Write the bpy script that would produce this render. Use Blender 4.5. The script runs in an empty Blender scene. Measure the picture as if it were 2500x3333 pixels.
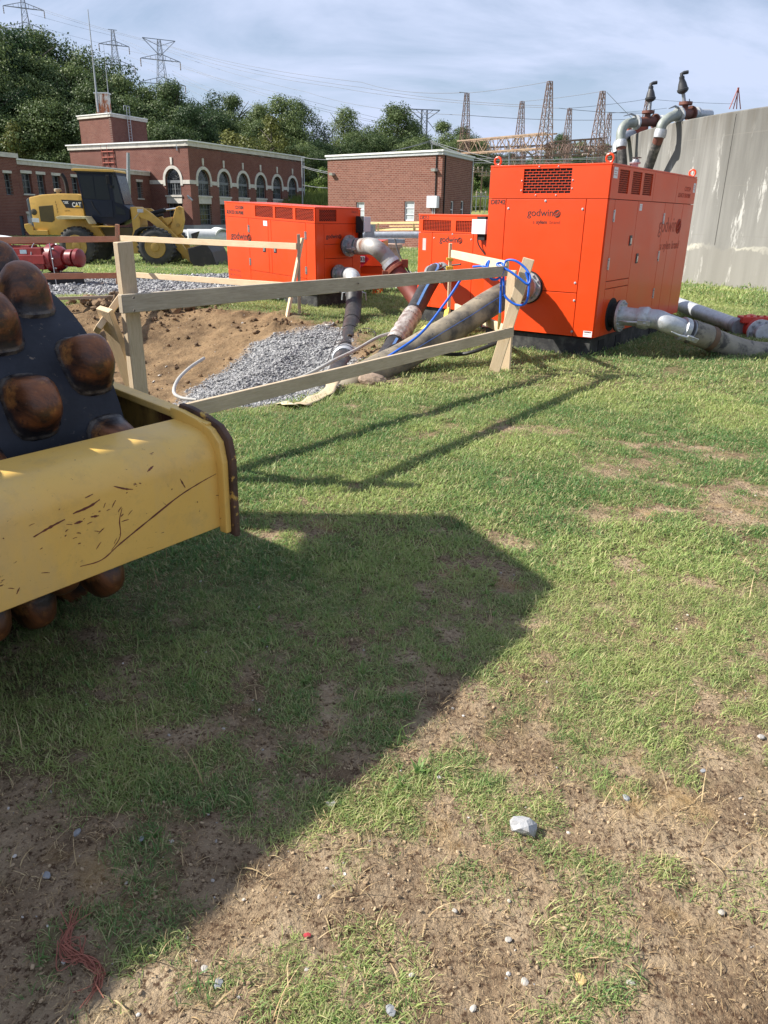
import bpy, math, random
import numpy as np
from mathutils import Vector, Matrix

rng = np.random.RandomState(7)
random.seed(7)
SC = bpy.context.scene
COL = SC.collection
pi = math.pi
rad = math.radians

QS = 1.0; QT = 1.0          # density of ground cover and of foliage
# ------------------------------------------------------------------ camera
F_PX, CAM_H, CX, CY = 2450.0, 1.65, 1250.0, 1666.5
_p = math.atan2(969.0, F_PX); _r = 0.0150
_f = Vector((0, math.cos(_p), -math.sin(_p))); _x = Vector((1, 0, 0)); _u = _x.cross(_f)
CAM_R = _x * math.cos(_r) + _u * math.sin(_r)
CAM_U = -_x * math.sin(_r) + _u * math.cos(_r)
CAM_F = _f
CAM_C = Vector((0, 0, CAM_H))
cam_d = bpy.data.cameras.new('camera'); cam = bpy.data.objects.new('camera', cam_d); COL.objects.link(cam)
cam_d.sensor_fit = 'VERTICAL'; cam_d.sensor_height = 36.0; cam_d.lens = F_PX / 3333.0 * 36.0
cam_d.clip_start = 0.05; cam_d.clip_end = 4000
m = Matrix.Identity(4)
for i in range(3):
    m[i][0] = CAM_R[i]; m[i][1] = CAM_U[i]; m[i][2] = -CAM_F[i]; m[i][3] = CAM_C[i]
cam.matrix_world = m
SC.camera = cam

# ------------------------------------------------------------------ world, sun, exposure
SUN_AZ, SUN_EL = -89.0, 40.0          # degrees clockwise from +Y, elevation
w = bpy.data.worlds.new('World'); SC.world = w; w.use_nodes = True
nt = w.node_tree; nt.nodes.clear()
N = nt.nodes.new; L = nt.links.new
out = N('ShaderNodeOutputWorld'); bg = N('ShaderNodeBackground'); sky = N('ShaderNodeTexSky')
sky.sky_type = 'NISHITA'; sky.sun_disc = False
sky.sun_elevation = rad(SUN_EL); sky.sun_rotation = rad(SUN_AZ)
sky.air_density = 1.0; sky.dust_density = 0.5; sky.ozone_density = 2.2; sky.altitude = 50
tc = N('ShaderNodeTexCoord'); sep = N('ShaderNodeSeparateXYZ'); L(tc.outputs['Generated'], sep.inputs[0])
# project the direction on a cloud layer: (x/z, y/z)
zz = N('ShaderNodeMath'); zz.operation = 'MAXIMUM'; zz.inputs[1].default_value = 0.0; L(sep.outputs['Z'], zz.inputs[0])
za = N('ShaderNodeMath'); za.operation = 'ADD'; za.inputs[1].default_value = 0.42; L(zz.outputs[0], za.inputs[0])
dx = N('ShaderNodeMath'); dx.operation = 'DIVIDE'; L(sep.outputs['X'], dx.inputs[0]); L(za.outputs[0], dx.inputs[1])
dy = N('ShaderNodeMath'); dy.operation = 'DIVIDE'; L(sep.outputs['Y'], dy.inputs[0]); L(za.outputs[0], dy.inputs[1])
cv = N('ShaderNodeCombineXYZ'); L(dx.outputs[0], cv.inputs[0]); L(dy.outputs[0], cv.inputs[1])
mp = N('ShaderNodeMapping'); mp.inputs['Rotation'].default_value = (0, 0, rad(-24)); mp.inputs['Scale'].default_value = (0.7, 1.5, 1)
L(cv.outputs[0], mp.inputs[0])
n1 = N('ShaderNodeTexNoise'); n1.inputs['Scale'].default_value = 2.3; n1.inputs['Detail'].default_value = 7; n1.inputs['Roughness'].default_value = 0.58; n1.inputs['Distortion'].default_value = 0.5
L(mp.outputs[0], n1.inputs[0])
r1 = N('ShaderNodeValToRGB'); r1.color_ramp.elements[0].position = 0.40; r1.color_ramp.elements[0].color = (0.38, 0.38, 0.38, 1)
r1.color_ramp.elements[1].position = 0.60; r1.color_ramp.elements[1].color = (1, 1, 1, 1)
L(n1.outputs[0], r1.inputs[0])
hz = N('ShaderNodeMapRange'); hz.inputs[1].default_value = 0.0; hz.inputs[2].default_value = 0.25; hz.inputs[3].default_value = 0.92; hz.inputs[4].default_value = 0.0
L(sep.outputs['Z'], hz.inputs[0])
mx0 = N('ShaderNodeMath'); mx0.operation = 'MAXIMUM'; L(r1.outputs[0], mx0.inputs[0]); L(hz.outputs[0], mx0.inputs[1])
mix = N('ShaderNodeMix'); mix.data_type = 'RGBA'
L(mx0.outputs[0], mix.inputs[0]); L(sky.outputs[0], mix.inputs[6])
mix.inputs[7].default_value = (5.9, 6.75, 8.9, 1)      # thin high cloud, same physical units as the sky
L(mix.outputs[2], bg.inputs[0]); bg.inputs[1].default_value = 0.061
L(bg.outputs[0], out.inputs[0])

sd = bpy.data.lights.new('sun', 'SUN'); sun = bpy.data.objects.new('sun', sd); COL.objects.link(sun)
sd.energy = 5.0; sd.angle = rad(0.53); sd.color = (1.0, 0.945, 0.86)
sdir = Vector((math.sin(rad(SUN_AZ)) * math.cos(rad(SUN_EL)), math.cos(rad(SUN_AZ)) * math.cos(rad(SUN_EL)), math.sin(rad(SUN_EL))))
sun.rotation_euler = sdir.to_track_quat('Z', 'Y').to_euler(); sun.location = (-20, 0, 30)
SC.view_settings.view_transform = 'Standard'; SC.view_settings.look = 'None'
SC.view_settings.gamma = 1.0; SC.view_settings.exposure = 0.90
SC.cycles.max_bounces = 6; SC.cycles.diffuse_bounces = 3; SC.cycles.glossy_bounces = 3
SC.cycles.transparent_max_bounces = 8; SC.cycles.caustics_reflective = False; SC.cycles.caustics_refractive = False

# ------------------------------------------------------------------ helpers
def at(px, py, Y):
    """world point at depth Y behind a spot of the photograph"""
    d = CAM_F + CAM_R * ((px - CX) / F_PX) - CAM_U * ((py - CY) / F_PX)
    return CAM_C + d * (Y / d[1])
def V(*a): return Vector(a)
def azv(a): return Vector((math.sin(rad(a)), math.cos(rad(a)), 0))
UP = V(0, 0, 1)

class MB:
    def __init__(s): s.v = []; s.f = []
    def add(s, vs, fs):
        o = len(s.v); s.v += [tuple(p) for p in vs]; s.f += [tuple(i + o for i in f) for f in fs]; return s
    def box(s, c, size, ax=None):
        c = Vector(c); hx, hy, hz_ = [q / 2 for q in size]
        X, Y, Z = ax if ax else (V(1, 0, 0), V(0, 1, 0), UP)
        vs = [c + X * (sx * hx) + Y * (sy * hy) + Z * (sz * hz_) for sz in (-1, 1) for sy in (-1, 1) for sx in (-1, 1)]
        return s.add(vs, [(0, 2, 3, 1), (4, 5, 7, 6), (0, 1, 5, 4), (2, 6, 7, 3), (0, 4, 6, 2), (1, 3, 7, 5)])
    def beam(s, p, q, w_, h_, up=UP):
        p = Vector(p); q = Vector(q); Z = (q - p).normalized()
        X = Z.cross(Vector(up));
        if X.length < 1e-4: X = Z.cross(V(1, 0, 0))
        X.normalize(); Y = X.cross(Z)
        return s.box((p + q) / 2, (w_, h_, (q - p).length), (X, Y, Z))
    def tube(s, pts, r, n=10, caps=True):
        pts = [Vector(p) for p in pts]; k = len(pts)
        rs = r if isinstance(r, (list, tuple)) else [r] * k
        prevX = None; vs = []; fs = []
        for i, p in enumerate(pts):
            t = (pts[min(i + 1, k - 1)] - pts[max(i - 1, 0)])
            if t.length < 1e-9: t = UP.copy()
            t.normalize()
            if prevX is None:
                X = t.cross(UP)
                if X.length < 0.05: X = t.cross(V(1, 0, 0))
            else: X = prevX - t * prevX.dot(t)
            X.normalize(); prevX = X; Y = t.cross(X)
            for j in range(n):
                a = 2 * pi * j / n
                vs.append(p + X * (math.cos(a) * rs[i]) + Y * (math.sin(a) * rs[i]))
        for i in range(k - 1):
            for j in range(n):
                fs.append((i * n + j, i * n + (j + 1) % n, (i + 1) * n + (j + 1) % n, (i + 1) * n + j))
        if caps:
            fs.append(tuple(range(n - 1, -1, -1))); fs.append(tuple((k - 1) * n + j for j in range(n)))
        return s.add(vs, fs)
    def lathe(s, prof, o, ax, n=24):
        o = Vector(o); ax = Vector(ax).normalized()
        return s.tube2([(o + ax * h, r) for (h, r) in prof], ax, n)
    def tube2(s, pr, ax, n):
        X = ax.cross(UP)
        if X.length < 0.05: X = ax.cross(V(1, 0, 0))
        X.normalize(); Y = ax.cross(X); vs = []; fs = []
        for (p, r) in pr:
            for j in range(n):
                a = 2 * pi * j / n; vs.append(p + X * (math.cos(a) * r) + Y * (math.sin(a) * r))
        k = len(pr)
        for i in range(k - 1):
            for j in range(n): fs.append((i * n + j, i * n + (j + 1) % n, (i + 1) * n + (j + 1) % n, (i + 1) * n + j))
        fs.append(tuple(range(n - 1, -1, -1))); fs.append(tuple((k - 1) * n + j for j in range(n)))
        return s.add(vs, fs)
    def prism(s, poly, o, X, Y, d):
        """polygon in the (X, Y) plane at o, extruded by vector d"""
        o = Vector(o); X = Vector(X); Y = Vector(Y); d = Vector(d); n = len(poly)
        a = [o + X * p[0] + Y * p[1] for p in poly]; b = [p + d for p in a]
        fs = [tuple(range(n)), tuple(range(2 * n - 1, n - 1, -1))] + [(i, i + n, (i + 1) % n + n, (i + 1) % n) for i in range(n)]
        return s.add(a + b, fs)
    def build(s, name, mat, parent=None, smooth=False, bevel=0.0, local=False, seg=2):
        me = bpy.data.meshes.new(name)
        vs = s.v
        if parent is not None and not local:
            inv = world_of(parent).inverted(); vs = [tuple(inv @ Vector(p)) for p in vs]
        me.from_pydata(vs, [], s.f); me.update()
        import bmesh
        bm = bmesh.new(); bm.from_mesh(me); bmesh.ops.recalc_face_normals(bm, faces=bm.faces)
        if bevel > 0:
            ed = [e for e in bm.edges if len(e.link_faces) == 2 and e.calc_face_angle(0) > 0.5]
            bmesh.ops.bevel(bm, geom=ed, offset=bevel, segments=seg, affect='EDGES', clamp_overlap=True, profile=0.6)
        bm.to_mesh(me); bm.free()
        if smooth: 
            me.polygons.foreach_set('use_smooth', [True] * len(me.polygons))
            me.set_sharp_from_angle(angle=rad(38))
        me.materials.append(mat)
        o = bpy.data.objects.new(name, me); COL.objects.link(o)
        if parent is not None: o.parent = parent
        return o
def world_of(o):
    M_ = o.matrix_basis.copy(); p = o.parent
    while p is not None: M_ = p.matrix_basis @ M_; p = p.parent
    return M_
def tag(o, label=None, cat=None, group=None, kind=None):
    if label: o['label'] = label
    if cat: o['category'] = cat
    if group: o['group'] = group
    if kind: o['kind'] = kind
    return o
def thing(name, label, cat, loc=(0, 0, 0), rz=0, group=None):
    o = bpy.data.objects.new(name, None); COL.objects.link(o); o.empty_display_size = 0.2
    o.location = loc; o.rotation_euler = (0, 0, rz)
    o.matrix_basis = Matrix.Translation(Vector(loc)) @ Matrix.Rotation(rz, 4, 'Z')
    return tag(o, label, cat, group)
def copy_tree(o, parent=None):
    c = o.copy(); COL.objects.link(c)
    if parent is not None: c.parent = parent
    for ch in list(o.children): copy_tree(ch, c)
    return c
def arc(p0, p1, p2, n=8):
    p0, p1, p2 = Vector(p0), Vector(p1), Vector(p2)
    return [(p0 * (1 - t) ** 2 + p1 * 2 * t * (1 - t) + p2 * t * t) for t in [i / n for i in range(n + 1)]]
def spline(pts, n=8):
    pts = [Vector(p) for p in pts]; P = [pts[0] * 2 - pts[1]] + pts + [pts[-1] * 2 - pts[-2]]; o = []
    for i in range(1, len(P) - 2):
        for k in range(n):
            t = k / n; a, b, c, d = P[i - 1], P[i], P[i + 1], P[i + 2]
            o.append(0.5 * ((2 * b) + (c - a) * t + (2 * a - 5 * b + 4 * c - d) * t * t + (3 * b - a - 3 * c + d) * t ** 3))
    o.append(P[-2]); return o

# ------------------------------------------------------------------ materials
class G:
    """small node graph helper"""
    def __init__(s, name):
        s.m = bpy.data.materials.new(name); s.m.use_nodes = True; s.t = s.m.node_tree; s.b = s.t.nodes['Principled BSDF']
        s.out = s.t.nodes['Material Output']
        s.co = s.t.nodes.new('ShaderNodeTexCoord').outputs['Object']
    def n(s, ty, **k):
        q = s.t.nodes.new(ty)
        for a, b in k.items(): setattr(q, a, b)
        return q
    def l(s, a, b): s.t.links.new(a, b)
    def noise(s, scale, detail=4, rough=0.55, co=None, stretch=None, dist=0):
        q = s.n('ShaderNodeTexNoise'); q.inputs['Scale'].default_value = scale; q.inputs['Detail'].default_value = detail
        q.inputs['Roughness'].default_value = rough; q.inputs['Distortion'].default_value = dist
        c = co or s.co
        if stretch:
            mm = s.n('ShaderNodeMapping'); mm.inputs['Scale'].default_value = stretch; s.l(c, mm.inputs[0]); c = mm.outputs[0]
        s.l(c, q.inputs[0]); return q.outputs[0]
    def vor(s, scale, feature='F1', co=None, rnd=1.0):
        q = s.n('ShaderNodeTexVoronoi', feature=feature); q.inputs['Scale'].default_value = scale; q.inputs['Randomness'].default_value = rnd
        s.l(co or s.co, q.inputs[0]); return q
    def ramp(s, x, a, b, ca=0.0, cb=1.0):
        q = s.n('ShaderNodeMapRange'); q.inputs[1].default_value = a; q.inputs[2].default_value = b; q.inputs[3].default_value = ca; q.inputs[4].default_value = cb
        s.l(x, q.inputs[0]); return q.outputs[0]
    def mixc(s, f, a, b):
        q = s.n('ShaderNodeMix', data_type='RGBA')
        for i, x in ((0, f), (6, a), (7, b)):
            if isinstance(x, (int, float)): q.inputs[i].default_value = x
            elif isinstance(x, (tuple, list)): q.inputs[i].default_value = (x[0], x[1], x[2], 1)
            else: s.l(x, q.inputs[i])
        return q.outputs[2]
    def math(s, op, a, b=0.0):
        q = s.n('ShaderNodeMath', operation=op)
        for i, x in ((0, a), (1, b)):
            if isinstance(x, (int, float)): q.inputs[i].default_value = x
            else: s.l(x, q.inputs[i])
        return q.outputs[0]
    def col(s, c):
        if isinstance(c, (tuple, list)): s.b.inputs['Base Color'].default_value = (*c[:3], 1)
        else: s.l(c, s.b.inputs['Base Color'])
    def rough(s, r):
        if isinstance(r, (int, float)): s.b.inputs['Roughness'].default_value = r
        else: s.l(r, s.b.inputs['Roughness'])
    def bump(s, h, strength=0.3, dist=0.01):
        q = s.n('ShaderNodeBump'); q.inputs['Strength'].default_value = strength; q.inputs['Distance'].default_value = dist
        s.l(h, q.inputs['Height']); s.l(q.outputs[0], s.b.inputs['Normal'])
    def metal(s, v): s.b.inputs['Metallic'].default_value = v
    def spec(s, v): s.b.inputs['Specular IOR Level'].default_value = v
def sc3(c, k): return tuple(min(1, x * k) for x in c)
_M = {}
def mat(name, c, rough=0.6, metal=0.0, var=0.15, vs=6, bump=0.0, bs=60, dirt=None, ds=5, dp=(0.55, 0.7), spec=0.5, coat=0, stretch=None, c2=None):
    if name in _M: return _M[name]
    g = G(name)
    n = g.noise(vs, 5, 0.6, stretch=stretch)
    colr = g.mixc(g.ramp(n, 0.3, 0.7), sc3(c, 1 - var), c2 if c2 else sc3(c, 1 + var))
    if dirt:
        k = g.ramp(g.noise(ds, 7, 0.65, stretch=stretch), dp[0], dp[1]); colr = g.mixc(k, colr, dirt)
    g.col(colr); g.rough(g.ramp(n, 0.2, 0.8, max(0.05, rough - 0.08), min(1, rough + 0.08))); g.metal(metal); g.spec(spec)
    if coat: g.b.inputs['Coat Weight'].default_value = coat
    if bump: g.bump(g.noise(bs, 4, 0.6), bump, 0.01)
    _M[name] = g.m; return g.m

def wood(name, c, c2, worn=None):
    g = G(name)
    w1 = g.noise(5, 6, 0.65, stretch=(14, 14, 1.2), dist=1.5); w2 = g.noise(2.2, 4, 0.5)
    k = g.mixc(g.ramp(w1, 0.35, 0.65), c, c2); k = g.mixc(g.ramp(w2, 0.35, 0.75, 0, 0.5), k, sc3(c, 0.6))
    v = g.vor(2.3); kn = g.ramp(v.outputs['Distance'], 0.03, 0.07, 1, 0); k = g.mixc(g.math('MULTIPLY', kn, 0.7), k, (0.10, 0.05, 0.02))
    g.col(k); g.rough(0.8); g.spec(0.25); g.bump(w1, 0.35, 0.004); _M[name] = g.m; return g.m
WOOD_NEW = wood('wood_fresh', (0.66, 0.50, 0.32), (0.78, 0.62, 0.42)); WOOD_MID = wood('wood_aged', (0.46, 0.36, 0.24), (0.60, 0.49, 0.35))
WOOD_GREY = wood('wood_weathered', (0.36, 0.30, 0.22), (0.50, 0.43, 0.33))
WOOD_RED = wood('wood_reddish', (0.42, 0.22, 0.14), (0.52, 0.30, 0.20))
ORANGE = mat('orange_paint', (0.72, 0.060, 0.006), 0.36, var=0.07, vs=1.5, bump=0.05, bs=2.2, dirt=(0.74, 0.055, 0.008), ds=1.3, dp=(0.5, 0.9), coat=0.12)
ORANGE_IN = mat('orange_inner', (0.30, 0.025, 0.005), 0.6)
def skirt():
    g = G('black_skid'); n = g.noise(7, 6, 0.7); g.col(g.mixc(g.ramp(n, 0.45, 0.75), (0.018, 0.018, 0.02), (0.10, 0.10, 0.09))); g.rough(0.65); g.bump(g.noise(20), 0.2, 0.01); return g.m
BLACK = skirt()
DARK = mat('dark_void', (0.012, 0.012, 0.013), 0.8)
RUBBER = mat('hose_rubber', (0.022, 0.021, 0.021), 0.55, var=0.3, vs=8, dirt=(0.12, 0.11, 0.10), ds=9, dp=(0.52, 0.85), bump=0.15, bs=30)
GALV = mat('galvanised_steel', (0.50, 0.52, 0.54), 0.48, metal=0.45, var=0.16, vs=9, dirt=(0.34, 0.34, 0.33), ds=14, dp=(0.5, 0.75), bump=0.08, bs=40)
GALV_D = mat('dull_zinc', (0.30, 0.32, 0.34), 0.5, metal=0.5, var=0.2, vs=9, dirt=(0.2, 0.19, 0.18), ds=12)
CHROME = mat('bright_latch', (0.6, 0.6, 0.6), 0.3, metal=0.9)
LETTER = mat('black_lettering', (0.03, 0.018, 0.016), 0.55)
LETTER_F = mat('faded_lettering', (0.36, 0.055, 0.03), 0.6)
WHITE = mat('white_sticker', (0.75, 0.76, 0.77), 0.5, var=0.05)
GREYBOX = mat('grey_enclosure', (0.62, 0.64, 0.68), 0.45, var=0.05)
RUSTDARK = mat('dark_rust_iron', (0.15, 0.055, 0.038), 0.65, var=.3, vs=7, bump=.2, bs=30)
RUSTRED = mat('red_primer_pipe', (0.34, 0.07, 0.035), 0.6, var=0.25, vs=6, dirt=(0.16, 0.05, 0.03), ds=7, dp=(0.5, 0.7), bump=0.2, bs=30)
REDPAINT = mat('red_pump_paint', (0.20, 0.012, 0.011), 0.38, var=0.2, vs=4, coat=0.2)
REDBRIGHT = mat('red_valve_paint', (0.62, 0.05, 0.03), 0.45, var=0.2, vs=5)
YEL = mat('machine_yellow', (0.62, 0.37, 0.075), 0.5, var=0.08, vs=3, dirt=(0.42, 0.26, 0.07), ds=4, dp=(0.55, 0.8))
BLUEHOSE = mat('blue_hose', (0.012, 0.11, 0.55), 0.35, var=0.1)
CONDUIT = mat('white_conduit', (0.40, 0.39, 0.36), 0.5, var=0.1, dirt=(0.35, 0.3, 0.22), ds=8)
# ------------------------------------------------------------------ noise for the terrain
def _h(ix, iy, s):
    h = (ix.astype(np.int64) * 374761393 + iy.astype(np.int64) * 668265263 + s * 1442695041) & 0x7fffffff
    h = ((h ^ (h >> 13)) * 1274126177) & 0x7fffffff
    return ((h ^ (h >> 16)) & 0xffff) / 65535.0
def vnoise(x, y, s=0):
    ix = np.floor(x); iy = np.floor(y); fx = x - ix; fy = y - iy
    ix = ix.astype(np.int64); iy = iy.astype(np.int64)
    fx = fx * fx * (3 - 2 * fx); fy = fy * fy * (3 - 2 * fy)
    a = _h(ix, iy, s); b = _h(ix + 1, iy, s); c = _h(ix, iy + 1, s); d = _h(ix + 1, iy + 1, s)
    return (a * (1 - fx) + b * fx) * (1 - fy) + (c * (1 - fx) + d * fx) * fy
def fbm(x, y, f, o=4, s=0, g=0.5):
    t = 0; a = 1; n = 0
    for i in range(o): t = t + a * vnoise(x * f + 17.3 * i, y * f - 9.1 * i, s + i); n += a; a *= g; f *= 2.03
    return t / n
def sstep(a, b, x):
    t = np.clip((x - a) / (b - a), 0, 1); return t * t * (3 - 2 * t)
def poly_d(x, y, poly):
    """signed distance to a polygon, positive inside"""
    P = np.array(poly, float); n = len(P); d = np.full(x.shape, 1e9); ins = np.zeros(x.shape, bool)
    for i in range(n):
        a = P[i]; b = P[(i + 1) % n]; e = b - a
        t = np.clip(((x - a[0]) * e[0] + (y - a[1]) * e[1]) / (e @ e), 0, 1)
        d = np.minimum(d, np.hypot(x - a[0] - t * e[0], y - a[1] - t * e[1]))
        c = ((a[1] > y) != (b[1] > y)) & (x < (b[0] - a[0]) * (y - a[1]) / (b[1] - a[1] + 1e-12) + a[0]); ins ^= c
    return np.where(ins, d, -d)
PIT = [(-1.85, 6.35), (-1.1, 6.9), (-.5, 7.6), (-.3, 8.8), (-.25, 10.5), (-.55, 12.1), (-1.5, 12.8), (-2.3, 13.5), (-3.5, 14.1), (-5.7, 14.1), (-7.5, 13), (-8, 9), (-6, 6.3), (-4, 4.9), (-2.6, 5.2)]
PITNEAR = [(-1.85, 6.35), (-1.1, 6.9), (-.5, 7.6), (-.3, 8.8)]
GRAV = [(-1.95, 6.3), (-1.15, 6.85), (-.55, 7.7), (-.45, 9.5), (-.6, 11.5), (-1.0, 12.1), (-1.5, 11.9), (-2.0, 11.5), (-2.35, 10.3), (-2.55, 9.2), (-2.5, 8.0), (-2.35, 7.0)]
ROAD = [(-60, 12.5), (-16, 14.8), (-9, 15.4), (-5, 16.2), (-1, 19), (6, 22.5), (12, 24.5), (12, 31), (2, 29.5), (-5, 26), (-10, 22.5), (-18, 21), (-60, 20)]
def base_z(x, y):
    z = -0.35 * sstep(15, 32, y) - 0.25 * sstep(32, 80, y)
    bank = 3.4 * sstep(90, 112, y + 0.25 * np.clip(x + 20, -40, 40))
    hill = (6.0 + 14.0 * sstep(0, -75, x) + 1.5 * sstep(10, 60, x)) * sstep(110, 210, y) * (1 - 0.6 * sstep(20, 90, x))
    far = 14 * sstep(200, 420, y) + 12 * sstep(250, 600, y) * sstep(0, -200, x)
    side = 5 * sstep(-45, -90, x) * sstep(20, 80, y)
    tank = 0.0
    return z + bank + hill + far + side + tank
def ground_z(x, y, micro=True):
    x = np.asarray(x, float); y = np.asarray(y, float)
    z = base_z(x, y)
    d = poly_d(x, y, PIT)
    dn = (x - -1.85) * 0  # distance from the near rim line
    a = np.array([-1.85, 6.35]); b = np.array([-.4, 8.0]); e = b - a; nrm = np.array([-e[1], e[0]]) / np.hypot(*e)
    near = (x - a[0]) * nrm[0] + (y - a[1]) * nrm[1]
    s_far = sstep(-0.1, 3.0, d); s_near = sstep(-0.15, 1.1, d) * sstep(3.6, 0.6, np.clip(near, 0, 9))
    dep = np.maximum(s_far, s_near)
    ramp = 1 - 0.72 * sstep(10.2, 12.6, y) * sstep(-2.6, -1.2, x)
    z = z - 0.60 * dep * ramp
    z = z + 0.10 * np.exp(-((d + 0.35) / 0.4) ** 2) * fbm(x, y, 1.3, 3, 40) * sstep(8.5, 11, y) * sstep(-0.8, -2.5, x)
    z = z + 0.05 * (fbm(x, y, .35, 3, 11) - .5) * sstep(60, 25, y)
    if micro:
        near_k = sstep(14, 6, y)
        pit_k = sstep(-0.3, 0.2, d)
        z = z + 0.028 * (fbm(x, y, 5, 4, 3, .6) - .5) * (0.35 + 0.65 * near_k) * sstep(40, 20, y)
        z = z + 0.024 * (fbm(x, y, 26, 4, 5, .65) - .5) * sstep(6, 2.5, y)
        z = z + pit_k * 0.13 * (fbm(x, y, 3.5, 5, 21, .66) - .5)
        clod = np.clip(fbm(x, y, 2.2, 2, 31) - .52, 0, 1) * sstep(1.6, 0.0, np.abs(d - .3)) * sstep(9, 12, y)
        z = z + 0.5 * clod * fbm(x, y, 9, 3, 33)
    return z
def gz1(x, y): return float(ground_z(np.array([x]), np.array([y]), False)[0])
def gravel_k(x, y):
    return np.maximum(sstep(-0.22, 0.22, poly_d(x, y, GRAV) + 0.35 * (fbm(x, y, 2.2, 3, 51) - .5)),
                      sstep(-0.5, 0.5, poly_d(x, y, ROAD) + 1.6 * (fbm(x, y, .8, 3, 52) - .5)))
def grass_k(x, y):
    """how much of the ground is covered by grass"""
    n = fbm(x, y, 0.9, 4, 61, .55); n2 = fbm(x, y, 3.3, 3, 67, .6); n3 = fbm(x, y, 10, 3, 69, .6)
    cover = 0.18 + 0.29 * sstep(1.25, 2.0, y) + 0.09 * sstep(1.9, 2.8, y + 0.2 * x) + 0.07 * sstep(2.8, 4.0, y) + 0.12 * sstep(4, 7, y)
    cover = cover - 0.26 * sstep(2.6, 1.3, y) * sstep(-0.2, 0.6, x) + 0.10 * sstep(0.0, -1.0, x) * sstep(1.2, 2.0, y)
    k = sstep(0.40, 0.57, 0.26 * n + 0.32 * n2 + 0.42 * n3 + (cover - 0.5) * 0.50)
    # worn spots
    for (sx, sy, r) in ((1.9, 5.2, .35), (1.55, 5.0, .25), (0.42, 6.6, .22), (1.1, 6.1, .2), (2.4, 4.4, .22), (-.5, 3.95, .28), (1.35, 4.2, .2), (.75, 7.3, .2), (2.6, 5.5, .3), (1.9, 3.3, .18), (.62, 2.9, .12), (0.55, 2.35, .12)):
        k = k * (1 - 0.85 * np.exp(-((x - sx) ** 2 + 2.2 * (y - sy) ** 2) / (r * r)) * (n2 * 1.6))
    k = k * (1 - sstep(-0.25, 0.1, poly_d(x, y, PIT) + 0.3 * (n2 - .5)))
    k = k * (1 - np.clip(gravel_k(x, y) * 1.3, 0, 1))
    k = k * (1 - 0.8 * sstep(.25, 0, np.abs(x + 0.1) - .15) * sstep(7.4, 8.2, y) * sstep(12, 10, y))
    # bare strip in front of the loader
    k = k * (1 - 0.75 * sstep(1.6, .3, np.abs(y - 29.3)) * sstep(-1, -4, x) * sstep(.35, .6, fbm(x, y, .7, 3, 70)))
    return np.clip(k, 0, 1)

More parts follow.
